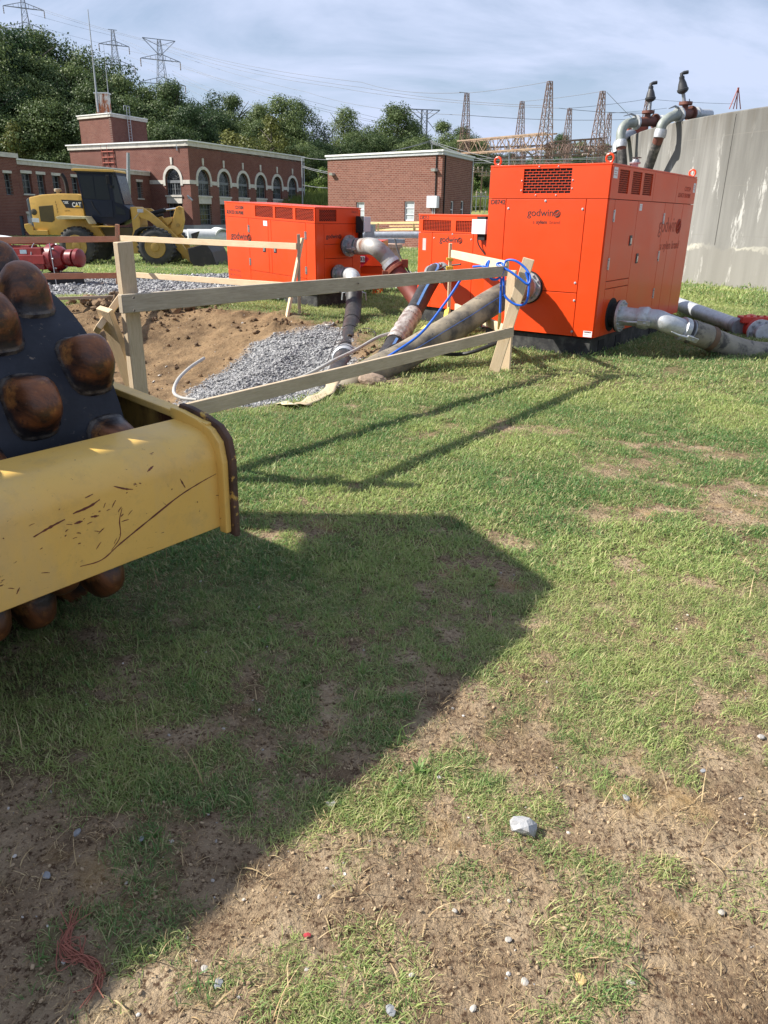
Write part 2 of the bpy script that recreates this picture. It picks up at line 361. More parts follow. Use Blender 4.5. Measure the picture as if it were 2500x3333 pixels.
def axis(lo, hi, c0, c1, h, g):
    a = list(np.arange(c0, c1 + 1e-6, h)); s = h; x = c1
    while x < hi: s *= g; x += s; a.append(x)
    s = h; x = c0; b = []
    while x > lo: s *= g; x -= s; b.append(x)
    return np.array(b[::-1] + a)
def make_ground():
    xs = axis(-900, 900, -1.7, 1.6, 0.018, 1.028); ys = axis(-120, 1500, 0.8, 4.6, 0.018, 1.0135)
    # coarse again behind the camera
    X, Y = np.meshgrid(xs, ys); x = X.ravel(); y = Y.ravel(); z = ground_z(x, y)
    nx, ny = len(xs), len(ys)
    me = bpy.data.meshes.new('ground'); n = nx * ny
    i = np.arange((ny - 1) * (nx - 1)); r, c = i // (nx - 1), i % (nx - 1); q = r * nx + c
    faces = np.stack([q, q + 1, q + 1 + nx, q + nx], 1).astype(np.int32)
    me.vertices.add(n); me.vertices.foreach_set('co', np.stack([x, y, z], 1).astype(np.float32).ravel())
    me.loops.add(faces.size); me.loops.foreach_set('vertex_index', faces.ravel())
    me.polygons.add(len(faces)); me.polygons.foreach_set('loop_start', np.arange(len(faces), dtype=np.int32) * 4)
    me.update(calc_edges=True); me.polygons.foreach_set('use_smooth', np.ones(len(faces), bool))
    for nm, val in (('grassm', grass_k(x, y)), ('gravelm', gravel_k(x, y)), ('pitm', sstep(-0.35, 0.1, poly_d(x, y, PIT) + .3 * (fbm(x, y, 2, 3, 77) - .5)))):
        at_ = me.attributes.new(nm, 'FLOAT', 'POINT'); at_.data.foreach_set('value', val.astype(np.float32))
    print('ground verts', n)
    g = G('ground_soil')
    geo = g.n('ShaderNodeNewGeometry').outputs['Position']; g.co = geo
    def A(nm): q = g.n('ShaderNodeAttribute', attribute_name=nm); return q.outputs['Fac']
    ga, gr, pm = A('grassm'), A('gravelm'), A('pitm')
    soil = g.mixc(g.ramp(g.noise(3, 6, .65), .35, .65), (0.21, 0.145, 0.088), (0.47, 0.36, 0.235))
    soil = g.mixc(g.ramp(g.noise(5, 6, .7), .50, .66, 0, .75), soil, (0.11, 0.068, 0.040)); soil = g.mixc(g.ramp(g.noise(55, 5, .7), .50, .62), soil, (0.085, 0.050, 0.030))
    soil = g.mixc(g.ramp(g.noise(130, 3, .7), .60, .70), soil, (0.56, 0.42, 0.25))
    soil = g.mixc(g.ramp(g.noise(1.7, 5, .6), .58, .70, 0, .75), soil, (0.42, 0.28, 0.12))
    pit = g.mixc(g.ramp(g.noise(2.2, 6, .65), .35, .62), (0.11, 0.072, 0.040), (0.27, 0.18, 0.097))
    pit = g.mixc(g.ramp(g.noise(16, 5, .7), .55, .7), pit, (0.12, 0.065, 0.03))
    pit = g.mixc(g.ramp(g.noise(28, 4, .7), .62, .7), pit, (0.42, 0.30, 0.17))
    soil = g.mixc(pm, soil, pit)
    yy = g.n('ShaderNodeSeparateXYZ'); g.l(geo, yy.inputs[0])
    farg = g.mixc(g.ramp(g.noise(.5, 5, .6), .35, .65), (0.16, 0.20, 0.06), (0.30, 0.29, 0.11))
    farg = g.mixc(g.ramp(g.noise(6, 4, .7), .5, .75, 0, .6), farg, (0.06, 0.09, 0.022))
    neark = g.ramp(yy.outputs['Y'], 9, 24)
    thatch = g.mixc(g.ramp(g.noise(30, 4, .7), .4, .65), (0.085, 0.085, 0.036), (0.26, 0.22, 0.11))
    gcol = g.mixc(neark, thatch, farg)
    soil = g.mixc(g.math('MULTIPLY', ga, g.ramp(neark, 0, 1, .8, 1)), soil, gcol)
    v = g.vor(22); st = g.mixc(g.ramp(g.noise(24, 2, .5), .3, .7), (0.20, 0.20, 0.205), (0.50, 0.50, 0.49))
    vv = g.mixc(.5, st, v.outputs['Color']); bw = g.n('ShaderNodeRGBToBW'); g.l(vv, bw.inputs[0])
    st2 = g.mixc(g.ramp(bw.outputs[0], .2, .75), (0.12, 0.125, 0.135), (0.52, 0.52, 0.51))
    soil = g.mixc(gr, soil, st2)
    # woods on the hill
    fark = g.ramp(yy.outputs['Y'], 112, 150)
    soil = g.mixc(fark, soil, (0.035, 0.055, 0.016))
    g.col(soil); g.rough(.95); g.spec(.15)
    hgt = g.math('ADD', g.math('MULTIPLY', g.noise(70, 5, .7), 1.0), g.math('MULTIPLY', g.noise(14, 4, .6), 2.0))
    hgt = g.math('ADD', hgt, g.math('MULTIPLY', g.math('MULTIPLY', v.outputs['Distance'], gr), 3.0))
    g.bump(hgt, .9, .022)
    me.materials.append(g.m)
    o = bpy.data.objects.new('ground', me); COL.objects.link(o); o['kind'] = 'structure'
    o['label'] = 'patchy grass and bare brown soil with a shallow dug pit'
    return o
make_ground()
# concrete apron behind the gravel strip
mb = MB()
mb.prism([(-3.4, 41), (9, 41), (9, 60), (-3.4, 60)], (0, 0, -0.62), (1, 0, 0), (0, 1, 0), (0, 0, .2))
ap = mb.build('concrete_apron', mat('pale_concrete', (0.50, 0.45, 0.36), .85, var=.12, vs=1, stretch=(1, 6, 1)), bevel=.02); tag(ap, 'pale concrete apron before the small brick building', kind='structure')

# ------------------------------------------------------------------ instancing helper for stuff
def proto_mesh(name, vs, fs, mt):
    me = bpy.data.meshes.new(name); me.from_pydata(vs, [], fs); me.update(); me.materials.append(mt)
    return bpy.data.objects.new(name, me)
def scatter(name, label, protos, pos, rot, scl, tint, seed=0):
    c = bpy.data.collections.new(name + '_kinds')
    for p in protos: c.objects.link(p)
    n = len(pos); me = bpy.data.meshes.new(name); me.vertices.add(n); me.vertices.foreach_set('co', np.asarray(pos, np.float32).ravel())
    a = me.attributes.new('rot', 'FLOAT_VECTOR', 'POINT'); a.data.foreach_set('vector', np.asarray(rot, np.float32).ravel())
    a = me.attributes.new('scl', 'FLOAT', 'POINT'); a.data.foreach_set('value', np.asarray(scl, np.float32))
    a = me.attributes.new('tint', 'FLOAT', 'POINT'); a.data.foreach_set('value', np.asarray(tint, np.float32))
    a = me.attributes.new('idx', 'INT', 'POINT'); a.data.foreach_set('value', np.random.RandomState(seed).randint(0, len(protos), n).astype(np.int32))
    o = bpy.data.objects.new(name, me); COL.objects.link(o); tag(o, label, kind='stuff')
    t = bpy.data.node_groups.new(name + '_nodes', 'GeometryNodeTree')
    t.interface.new_socket('Geometry', in_out='INPUT', socket_type='NodeSocketGeometry'); t.interface.new_socket('Geometry', in_out='OUTPUT', socket_type='NodeSocketGeometry')
    gi = t.nodes.new('NodeGroupInput'); go = t.nodes.new('NodeGroupOutput'); ip = t.nodes.new('GeometryNodeInstanceOnPoints'); ci = t.nodes.new('GeometryNodeCollectionInfo')
    ci.inputs['Collection'].default_value = c; ci.inputs['Separate Children'].default_value = True; ci.inputs['Reset Children'].default_value = True
    def na(nm, ty): q = t.nodes.new('GeometryNodeInputNamedAttribute'); q.data_type = ty; q.inputs['Name'].default_value = nm; return q.outputs[0]
    l = t.links.new; l(gi.outputs[0], ip.inputs['Points']); l(ci.outputs[0], ip.inputs['Instance']); ip.inputs['Pick Instance'].default_value = True
    l(na('idx', 'INT'), ip.inputs['Instance Index']); l(na('scl', 'FLOAT'), ip.inputs['Scale'])
    e2r = t.nodes.new('FunctionNodeEulerToRotation'); l(na('rot', 'FLOAT_VECTOR'), e2r.inputs[0]); l(e2r.outputs[0], ip.inputs['Rotation'])
    l(ip.outputs[0], go.inputs[0]); md = o.modifiers.new('scatter', 'NODES'); md.node_group = t
    print(name, n); return o
def blade_mat(name, ca, cb, cc, trans=.35):
    g = G(name); a = g.n('ShaderNodeAttribute', attribute_name='tint'); a.attribute_type = 'INSTANCER'
    n = g.noise(28, 2, .5); c = g.mixc(a.outputs['Fac'], ca, cb); c = g.mixc(g.ramp(n, .50, .64, 0, .9), c, cc)
    g.col(c); g.rough(.55); g.spec(.3)
    tr = g.n('ShaderNodeBsdfTranslucent'); g.l(g.mixc(.5, c, sc3(cb, 1.4)), tr.inputs[0])
    ms = g.n('ShaderNodeMixShader'); ms.inputs[0].default_value = trans; g.l(g.b.outputs[0], ms.inputs[1]); g.l(tr.outputs[0], ms.inputs[2]); g.l(ms.outputs[0], g.out.inputs[0])
    return g.m
GRASS = blade_mat('grass_blade', (0.085, 0.195, 0.055), (0.33, 0.41, 0.13), (0.54, 0.46, 0.25))
STRAW = blade_mat('dry_straw', (0.38, 0.27, 0.14), (0.52, 0.40, 0.22), (0.25, 0.16, 0.08), .1)
def tuft(r, nb, h0, h1, wd, lean, seed, seg=3):
    R = np.random.RandomState(seed); vs = []; fs = []
    for b in range(nb):
        a = R.rand() * 6.28; q = r * math.sqrt(R.rand()); p = np.array([q * math.cos(a), q * math.sin(a), -0.004])
        d = R.rand() * 6.28; ln = h0 + (h1 - h0) * R.rand(); le = lean * (0.3 + R.rand() * 1.0)
        dirv = np.array([math.cos(d), math.sin(d), 0]); sv = np.array([-math.sin(d + R.randn() * .5), math.cos(d), 0]); k0 = len(vs)
        for s in range(seg + 1):
            t = s / seg; an = le * (0.25 + t * 1.0); p = p + (dirv * math.sin(an) + np.array([0, 0, math.cos(an)])) * (ln / seg if s else 0)
            wv = wd * (1 - .85 * t ** 1.5) * .5
            vs.append(tuple(p - sv * wv)); vs.append(tuple(p + sv * wv))
        for s in range(seg): j = k0 + 2 * s; fs.append((j, j + 1, j + 3, j + 2))
    return vs, fs
def frustum_pts(n, y0, y1, xr, seed, bias=1.0):
    R = np.random.RandomState(seed); y = y0 + (y1 - y0) * R.rand(n) ** bias; x = (R.rand(n) * 2 - 1)
    lo, hi = xr; x = y * (lo + (hi - lo) * (x * .5 + .5)) + (R.rand(n) - .5) * .6
    return x, y
def slope_rot(R, n, tilt): return np.stack([R.randn(n) * tilt, R.randn(n) * tilt, R.rand(n) * 6.283], 1)
def grass_layer(name, label, n, y0, y1, protos, sc, thr, seed, bias, xr=(-.64, .64), fn=None, tilt=.12):
    x, y = frustum_pts(n, y0, y1, xr, seed, bias); R = np.random.RandomState(seed + 1)
    k = (fn or grass_k)(x, y); keep = R.rand(n) < np.clip(k * 1.15 - thr, 0, 1); x = x[keep]; y = y[keep]; k = k[keep]; m_ = len(x)
    z = ground_z(x, y); tint = np.clip((fbm(x, y, .9, 3, 91) - .5) * 2.6 + .45 + (fbm(x, y, 5, 2, 93) - .5) * 1.2 + R.randn(m_) * .28, 0, 1)
    s = (sc[0] + (sc[1] - sc[0]) * R.rand(m_)) * (.6 + .4 * k)
    return scatter(name, label, protos, np.stack([x, y, z], 1), slope_rot(R, m_, tilt), s, tint, seed)
fine = [proto_mesh('grass_tuft_fine', *tuft(.050, 15, .018, .052, .0032, 1.7, 100 + i), GRASS) for i in range(6)]
long_ = [proto_mesh('grass_tuft_long', *tuft(.035, 12, .040, .09, .0042, 1.5, 120 + i, 4), GRASS) for i in range(4)]
wide = [proto_mesh('grass_patch', *tuft(.15, 54, .025, .065, .0085, 1.6, 140 + i, 2), GRASS) for i in range(5)]
far = [proto_mesh('grass_patch_far', *tuft(.35, 90, .04, .10, .018, 1.2, 160 + i, 2), GRASS) for i in range(4)]
dry = [proto_mesh('straw_tuft', *tuft(.06, 14, .012, .06, .0026, 2.0, 180 + i), STRAW) for i in range(5)]
QG = QS
mids = [proto_mesh('grass_tuft_mid', *tuft(.075, 18, .022, .062, .0060, 1.7, 110 + i), GRASS) for i in range(6)]
grass_layer('grass', 'short green lawn grass close to the camera', int(19000 * QG), .75, 3.6, fine, (.6, 1.15), 0.08, 200, .8)
grass_layer('grass', 'lawn grass on the open middle ground', int(28000 * QG), 3.3, 7.5, mids, (.65, 1.2), 0.10, 210, .8)
grass_layer('grass', 'scattered taller grass tufts on the lawn', int(2200 * QG), 1.0, 8, long_, (.6, 1.1), .30, 220, .7)
grass_layer('grass', 'lawn grass around the pumps and timber barricade', int(15000 * QG), 6.8, 18, wide, (.8, 1.45), 0.0, 230, .75)
grass_layer('grass', 'grass behind the gravel strip and round the loader', int(16000 * QG), 16, 75, far, (.8, 1.8), 0.05, 240, .9, xr=(-.66, .72))
def straw_k(x, y): return np.clip(0.62 + 0.5 * (fbm(x, y, 1.6, 3, 301) - .5) - .25 * grass_k(x, y), 0, 1) * (1 - np.clip(gravel_k(x, y) * 2, 0, 1)) * (1 - sstep(-.2, .1, poly_d(x, y, PIT)))
grass_layer('dry_grass', 'dry straw stems strewn over the bare soil', int(15000 * QG), .75, 7.5, dry, (.45, 1.0), .05, 250, .8, fn=straw_k, tilt=.25)
# pebbles, gravel chips, clods
def rockmesh(seed, n=1, sx=(1, 1, .6), jag=.28):
    import bmesh
    R = np.random.RandomState(seed); bm = bmesh.new(); bmesh.ops.create_icosphere(bm, subdivisions=n, radius=.5)
    for v_ in bm.verts: v_.co = Vector((v_.co.x * sx[0], v_.co.y * sx[1], v_.co.z * sx[2])) * (1 + (R.rand() - .5) * 2 * jag)
    vs = [tuple(v_.co) for v_ in bm.verts]; fs = [tuple(v_.index for v_ in f.verts) for f in bm.faces]; bm.free(); return vs, fs
def stone_mat(name, a_, b_, c_):
    g = G(name); a = g.n('ShaderNodeAttribute', attribute_name='tint'); a.attribute_type = 'INSTANCER'
    c = g.mixc(a.outputs['Fac'], a_, b_); g.col(g.mixc(g.ramp(g.noise(3, 4, .6), .45, .7, 0, .6), c, c_)); g.rough(.85); g.spec(.3); return g.m
GRAVM = stone_mat('gravel_stone', (0.12, 0.12, 0.125), (0.46, 0.455, 0.445), (0.23, 0.23, 0.235))
PEBM = stone_mat('pebble_stone', (0.22, 0.20, 0.18), (0.62, 0.58, 0.52), (0.40, 0.36, 0.30))
CRUMB = stone_mat('soil_crumb', (0.20, 0.135, 0.08), (0.46, 0.35, 0.22), (0.28, 0.19, 0.11))
CLODM = stone_mat('soil_clod', (0.060, 0.038, 0.022), (0.25, 0.16, 0.085), (0.13, 0.082, 0.045))
grs = [proto_mesh('gravel_chip', *rockmesh(400 + i, 1, (1, .75, .5), .35), GRAVM) for i in range(6)]
pbs = [proto_mesh('pebble', *rockmesh(420 + i, 1, (1, .75, .5), .2), PEBM) for i in range(5)]
cls = [proto_mesh('clod', *rockmesh(440 + i, 2, (1, .9, .7), .22), CLODM) for i in range(5)]
def scat2(name, label, protos, n, bx, fn, sc, seed, lift=.0, pw=2.0):
    R = np.random.RandomState(seed); x = bx[0] + (bx[1] - bx[0]) * R.rand(n); y = bx[2] + (bx[3] - bx[2]) * R.rand(n)
    k = fn(x, y); kp = R.rand(n) < k; x = x[kp]; y = y[kp]; m_ = len(x); z = ground_z(x, y)
    s = sc[0] + (sc[1] - sc[0]) * R.rand(m_) ** pw
    return scatter(name, label, protos, np.stack([x, y, z + s * lift], 1), np.stack([R.randn(m_) * .5, R.randn(m_) * .5, R.rand(m_) * 6.28], 1), s, R.rand(m_), seed)
scat2('gravel', 'loose grey crushed stone in the pit', grs, int(46000 * QG), (-2.8, -.2, 6.1, 12.4), lambda x, y: np.clip(gravel_k(x, y) * 1.2 - .1, 0, 1) * (1 - .75 * sstep(.50, .60, fbm(x, y, 2.4, 3, 58)) * sstep(9.3, 10.6, y + .8 * x)), (.012, .050), 500, .10)
scat2('gravel', 'grey crushed stone strip behind the pit', grs, int(26000 * QG), (-14, 9, 15.5, 31), lambda x, y: np.clip(gravel_k(x, y) * 1.2 - .1, 0, 1), (.05, .13), 510, .15)
scat2('pebbles', 'small pebbles lying in the bare soil', pbs, int(2600 * QG), (-1.6, 3.0, .8, 7), lambda x, y: np.clip(.75 - grass_k(x, y) * .6, 0, 1), (.004, .017), 520, .12, 3)
scat2('pebbles', 'small pebbles in the dug slope', pbs, int(900 * QG), (-7.5, -.3, 5, 14.2), lambda x, y: (poly_d(x, y, PIT) > .1) * (gravel_k(x, y) < .3) * .6, (.012, .05), 530, .1, 3)
scat2('soil_clods', 'dark clods of dug soil along the pit rim', cls, int(11000 * QG), (-8, .2, 5, 14.8), lambda x, y: sstep(.9, 0, np.abs(poly_d(x, y, PIT) - .35)) * sstep(.45, .62, fbm(x, y, 1.3, 3, 88)) * sstep(8.5, 10.5, y) * (gravel_k(x, y) < .3) + .12 * (poly_d(x, y, PIT) > 0) * (gravel_k(x, y) < .2), (.012, .085), 540, .2, 2.6)
crb = [proto_mesh('crumb', *rockmesh(460 + i, 1, (1, .8, .6), .25), CRUMB) for i in range(4)]
scat2('soil_crumbs', 'crumbs of dry soil on the bare ground', crb, int(14000 * QG), (-1.6, 2.4, .8, 4.2), lambda x, y: np.clip(.8 - grass_k(x, y) * .7, 0, 1), (.004, .016), 550, .1, 2)
scat2('soil_clods', 'heap of dark clods thrown up on the far left rim of the pit', cls, int(1500 * QG), (-6.2, -3.0, 13.2, 15.2), lambda x, y: sstep(1.0, .2, np.hypot((x + 4.5) / 1.5, (y - 14.3) / .75)), (.05, .22), 545, .3, 1.5)
twig = [proto_mesh('twig', *tuft(.02, 2, .08, .20, .0042, 2.2, 190 + i, 6), STRAW) for i in range(6)]
grass_layer('dry_grass', 'longer dead runners and twigs on the bare soil', int(1300 * QG), .75, 4.5, twig, (.5, 1.1), .3, 255, .8, fn=straw_k, tilt=.1)
def spot_k(x, y): return sstep(.54, .60, fbm(x, y, 4.6, 3, 401)) * (1 - np.clip(gravel_k(x, y) * 2, 0, 1))
grass_layer('grass', 'scattered green tufts in the bare soil at the front', int(9000 * QG), .8, 3.2, fine, (.5, 1.05), .1, 260, .8, fn=spot_k)
WEEDM = blade_mat('weed_leaf', (0.09, 0.19, 0.045), (0.22, 0.32, 0.09), (0.18, 0.26, 0.08), .25)
wdl = [proto_mesh('broad_weed', *tuft(.018, 9, .03, .065, .014, 1.7, 720 + i, 3), WEEDM) for i in range(4)]
def weed_k(x, y): return grass_k(x, y) * sstep(.48, .62, fbm(x, y, 1.1, 3, 501))
grass_layer('weeds', 'broad-leaved weeds mixed into the lawn', int(1500 * QG), 1.2, 9, wdl, (.45, 1.0), .15, 270, .75, fn=weed_k)
# ------------------------------------------------------------------ padfoot roller (near left)
def roller_mats():
    g = G('roller_yellow'); base = g.mixc(g.ramp(g.noise(1.5, 4, .6), .35, .7), (0.66, 0.40, 0.085), (0.74, 0.48, 0.12))
    base = g.mixc(g.ramp(g.noise(9, 6, .7), .52, .75, 0, .55), base, (0.44, 0.29, 0.10)); base = g.mixc(g.ramp(g.noise(2.6, 6, .7, stretch=(1, 1, .4)), .50, .72, 0, .45), base, (0.50, 0.38, 0.20)); base = g.mixc(g.ramp(g.noise(60, 5, .8), .60, .72, 0, .5), base, (0.30, 0.18, 0.06))
    chip = g.ramp(g.noise(26, 7, .75, dist=.4), .665, .69)
    streak = g.ramp(g.noise(5, 6, .7, stretch=(1.0, 1.0, 5), dist=1.2), .665, .69)
    base = g.mixc(g.math('MAXIMUM', chip, streak), base, (0.12, 0.035, 0.018)); g.col(base); g.rough(.48); g.bump(g.noise(40, 5, .6), .12, .003); g.b.inputs['Coat Weight'].default_value = .1
    h = G('roller_rust_plate'); n = h.noise(6, 6, .7, stretch=(1, 1, .35)); c = h.mixc(h.ramp(n, .42, .62), (0.10, 0.035, 0.014), (0.50, 0.30, 0.07)); h.col(c); h.rough(.7)
    k = G('roller_drum_paint'); n = k.noise(4, 7, .7); c = k.mixc(k.ramp(n, .35, .75), (0.010, 0.012, 0.018), (0.030, 0.034, 0.046)); c = k.mixc(k.ramp(k.noise(9, 7, .75), .58, .70, 0, .6), c, (0.060, 0.048, 0.038)); c = k.mixc(k.ramp(k.noise(30, 6, .7), .64, .70), c, (0.16, 0.13, 0.10)); k.col(c); k.rough(.55); k.metal(0); k.spec(.3); k.bump(k.noise(35, 4), .12, .004)
    p = G('roller_pad_rust'); n = p.noise(5.5, 6, .65, dist=.5); psz = p.n('ShaderNodeSeparateXYZ'); p.l(p.co, psz.inputs[0]); wear = p.ramp(p.math('ADD', psz.outputs['Z'], p.math('MULTIPLY', p.math('SUBTRACT', p.noise(7, 5, .6), .5), .16)), .02, .06); c = p.mixc(p.ramp(n, .38, .60), (0.030, 0.017, 0.012), (0.26, 0.092, 0.030)); c = p.mixc(p.ramp(p.noise(7, 6, .65), .54, .70), c, (0.50, 0.23, 0.06)); c = p.mixc(p.ramp(p.noise(13, 6, .7), .55, .66), c, (0.035, 0.026, 0.022)); c = p.mixc(p.ramp(p.noise(40, 6, .7), .66, .76), c, (0.20, 0.16, 0.12)); c = p.mixc(wear, (0.018, 0.016, 0.018), c); wl = p.math('MULTIPLY', p.ramp(psz.outputs['Z'], .014, .008), p.ramp(p.noise(16, 5, .7), .42, .56)); c = p.mixc(wl, c, (0.10, 0.085, 0.07)); p.col(c)
    p.rough(p.ramp(n, .3, .7, .28, .50)); p.metal(.2); p.bump(p.noise(22, 6, .7), .4, .008)
    return g.m, h.m, k.m, p.m
RY, RRUST, RDRUM, RPAD = roller_mats()
EDGE = mat('worn_black_edge', (0.075, 0.040, 0.026), .7, var=.5, vs=12, dirt=(0.5, 0.32, 0.07), ds=14, dp=(.57, .62))
def build_roller():
    Cd = V(-2.15, 2.49, 0); A_ = V(.6, .8, 0); T = V(.8, -.6, 0)
    def P(t, a, z): return Cd + T * t + A_ * a + UP * z
    root = thing('soil_roller', 'yellow soil compaction roller with a dark rusty padfoot drum behind its front beam', 'road roller', tuple(Cd), math.atan2(A_.y, A_.x))
    R0 = .665
    mb = MB(); prof = [(-1.05, R0 - .03), (-1.04, R0), (.98, R0), (.99, R0 - .02), (.985, R0 - .05), (.95, R0 - .06), (.94, .2)]
    mb.lathe([(-1.05, .2)] + prof, P(.03, 0, .725), A_, 72); drum = mb.build('drum', RDRUM, root, smooth=True)
    # pads: fourteen round the drum, columns .235 m apart, every other column half a step on
    rows = [0.872, .635, .40, .165, -.07, -.305, -.54, -.775]
    r_ = np.random.RandomState(3); pad_mesh = None
    def pad_geo():
        # a rounded tall pad: footprint .21 x .19 at the root narrowing to .13 x .12, domed tip
        lv = [(-.03, .114, 3.2), (.003, .109, 3.2), (.010, .101, 3.4), (.04, .092, 3.4), (.08, .080, 3.2), (.112, .067, 3.0), (.130, .052, 2.8), (.139, .036, 2.5), (.143, .018, 2.1), (.144, .004, 2)]
        n = 20; vs = []; fs = []
        for (h, s_, e) in lv:
            for j in range(n):
                a = 2 * pi * j / n; c, s = math.cos(a), math.sin(a); k = (abs(c) ** e + abs(s) ** e) ** (-1 / e)
                vs.append((c * k * s_ * 1.10, s * k * s_ * .88, h))
        for i in range(len(lv) - 1):
            for j in range(n): fs.append((i * n + j, i * n + (j + 1) % n, (i + 1) * n + (j + 1) % n, (i + 1) * n + j))
        fs.append(tuple((len(lv) - 1) * n + j for j in range(n))); return vs, fs
    vs, fs = pad_geo(); pm = MB(); pm.v = vs; pm.f = fs
    first = pm.build('pad', RPAD, None, smooth=True, local=True); COL.objects.unlink(first); me = first.data
    inv = world_of(root).inverted()
    for ci, a in enumerate(rows):
        for k in range(13):
            th = (62.0 if ci % 2 == 0 else 52.0) - k * 360 / 13; a_ = a + ((.03 if k else -.03) if ci == 0 else 0); th += 3 if (ci == 0 and k == 0) else 0
            t_, z_ = math.cos(rad(th)), math.sin(rad(th)); nrm = T * t_ + UP * z_; tan = T * (-z_) + UP * t_
            o = bpy.data.objects.new('pad', me); COL.objects.link(o); o.parent = drum
            wm = Matrix.Identity(4); p = P(.03 + R0 * t_, a_, .725 + R0 * z_)
            for i in range(3): wm[i][0] = tan[i]; wm[i][1] = A_[i]; wm[i][2] = nrm[i]; wm[i][3] = p[i]
            o.matrix_basis = inv @ wm @ Matrix.Rotation(rad(r_.uniform(-4, 4)), 4, 'Z')
    # weld collars round the pad roots are part of each pad mesh; hub and frame
    mb = MB(); mb.lathe([(.98, .16), (1.06, .16), (1.07, .10)], P(.03, 0, .725), A_, 20); mb.build('drum_hub', RRUST, root, smooth=True)
    # front beam: bent plate with rounded top
    prof = [(1.05, .49), (1.055, .76)] + [(1.055 - .12 + .12 * math.cos(rad(q)), .76 + .118 * math.sin(rad(q))) for q in range(10, 81, 10)] + [(.92, .882), (.82, .892), (.82, .87), (.90, .860)]
    prof += [(1.03 - .10 + .10 * math.cos(rad(q)), .755 + .10 * math.sin(rad(q))) for q in range(70, -1, -14)] + [(1.03, .49)]
    mb = MB(); mb.prism(prof, P(0, -1.25, 0), T, UP, A_ * 2.36); mb.build('front_beam', RY, root, smooth=True, bevel=.004, seg=1)
    # raised flange along the beam's right end and the side plate running back past the drum
    fl = [(1.085, .47), (1.09, .76), (1.075, .84), (1.03, .885), (.95, .912), (.86, .930), (.80, .935), (.80, .89), (.93, .872), (1.0, .845), (1.045, .80), (1.05, .75), (1.045, .47)]
    mb = MB(); mb.prism(fl, P(0, 1.105, 0), T, UP, A_ * .028); mb.build('end_flange', RY, root, bevel=.006)
    mb = MB(); mb.prism([(q[0] + .02, q[1] + (.012 if q[1] > .6 else -.02)) for q in fl[:7]] + [(.78, .86), (.98, .82), (1.0, .47)], P(0, 1.134, 0), T, UP, A_ * .027); mb.build('worn_end_edge', EDGE, root, bevel=.008)
    side = [(1.07, .50), (1.07, .80), (1.0, .87), (.86, .895), (.2, .955), (-1.1, 1.07), (-1.1, .55), (.3, .45)]
    for s in (1, -1):
        mb = MB(); mb.prism(side, P(0, s * 1.15 - (0 if s > 0 else .05), 0), T, UP, A_ * .028); mb.build('side_plate', RRUST if s > 0 else RY, root, bevel=.004)
        mb = MB(); q_ = T - UP * .095; q_.normalize(); mb.box(P(-.02, s * 1.140, .985), (2.06, .062, .03), (q_, A_, q_.cross(A_))); mb.build('side_rail', RY, root, bevel=.006)
    # scratches scored in the beam
    SCR = mat('bare_scratch', (0.13, 0.035, 0.02), .6, var=.3)
    def scratch(pts, w_):
        def ts(z): return 1.05 + (z - .49) / .27 * .005 if z < .76 else .935 + .12 * math.cos(math.asin(min(1, (z - .76) / .118)))
        b = MB(); q = [P(ts(z), a, z) for (a, z) in pts]; n_ = 6 * (len(q) - 1) + 1; sr = np.random.RandomState(int(pts[0][0] * 9999)); b.tube(spline(q, 6), [w_ * (.30 + .5 * math.sin(pi * i / (n_ - 1))) * sr.uniform(.6, 1.3) for i in range(n_)], 6)
        o_ = []
        for v_ in b.v:
            v_ = Vector(v_); tt = (v_ - Cd).dot(T); s0 = ts(v_.z); o_.append(tuple(v_ - T * (tt - s0) + T * (.0004 + .0006 * (1 if tt > s0 else 0))))
        b.v = o_; b.build('scratch', SCR, root)
    scratch([(.50, .545), (.58, .54), (.66, .575), (.80, .63), (.92, .675), (1.02, .70), (1.10, .715)], .0042)
    scratch([(.62, .56), (.66, .60), (.665, .66), (.68, .70)], .0028)
    scratch([(.36, .70), (.42, .715), (.47, .725)], .006); scratch([(.50, .735), (.56, .742), (.60, .755)], .006)
    scratch([(.50, .70), (.53, .70)], .006); scratch([(.66, .785), (.70, .765), (.73, .755)], .004); scratch([(.93, .74), (.95, .70)], .004); scratch([(.80, .80), (.83, .812)], .005)
    rs = np.random.RandomState(41)
    for i in range(34):
        a0, z0_ = (.56 + rs.randn() * .10, .70 + rs.randn() * .035) if i < 22 else (rs.uniform(.15, 1.12), rs.uniform(.52, .80)); l_ = rs.uniform(.004, .03); an = rs.uniform(-.5, 1.2)
        if z0_ < .80: scratch([(a0, z0_), (a0 + l_ * .5 * math.cos(an), z0_ + l_ * .5 * math.sin(an) + .001), (a0 + l_ * math.cos(an), z0_ + l_ * math.sin(an))], rs.uniform(.0012, .0032))
    scratch([(.55, .775), (.58, .78)], .003); scratch([(1.0, .63), (1.003, .625)], .004); scratch([(.56, .705), (.59, .70)], .005)
    # articulated rear: hood, cab, wheels (left of the frame; they cast the long shadow)
    mb = MB(); mb.box(P(-1.35, 0, .75), (.6, 1.5, .45), (T, A_, UP)); mb.box(P(-3.6, 0, 1.25), (2.2, 1.5, .95), (T, A_, UP)); mb.build('body', RY, root, bevel=.05)
    mb = MB(); mb.box(P(-2.1, 0, .95), (1.2, 1.5, .5), (T, A_, UP))
    mb.build('platform', DARK, root, bevel=.02)
    mb = MB()
    cr = V(-2.77, 3.33, 0); ax_ = V(-1, 0, 0); bx_ = V(0, 1, 0)
    mb.prism([(0, 0), (.40, -.66), (1.15, -.50), (1.15, .58), (2.2, .64), (2.2, .85), (.40, .85)], (cr.x, cr.y, 2.90), ax_, bx_, (0, 0, .13)); mb.build('cab_roof', RY, root, bevel=.03)  # unseen roof, outline shaped to cast the ground shadow and its lit patch
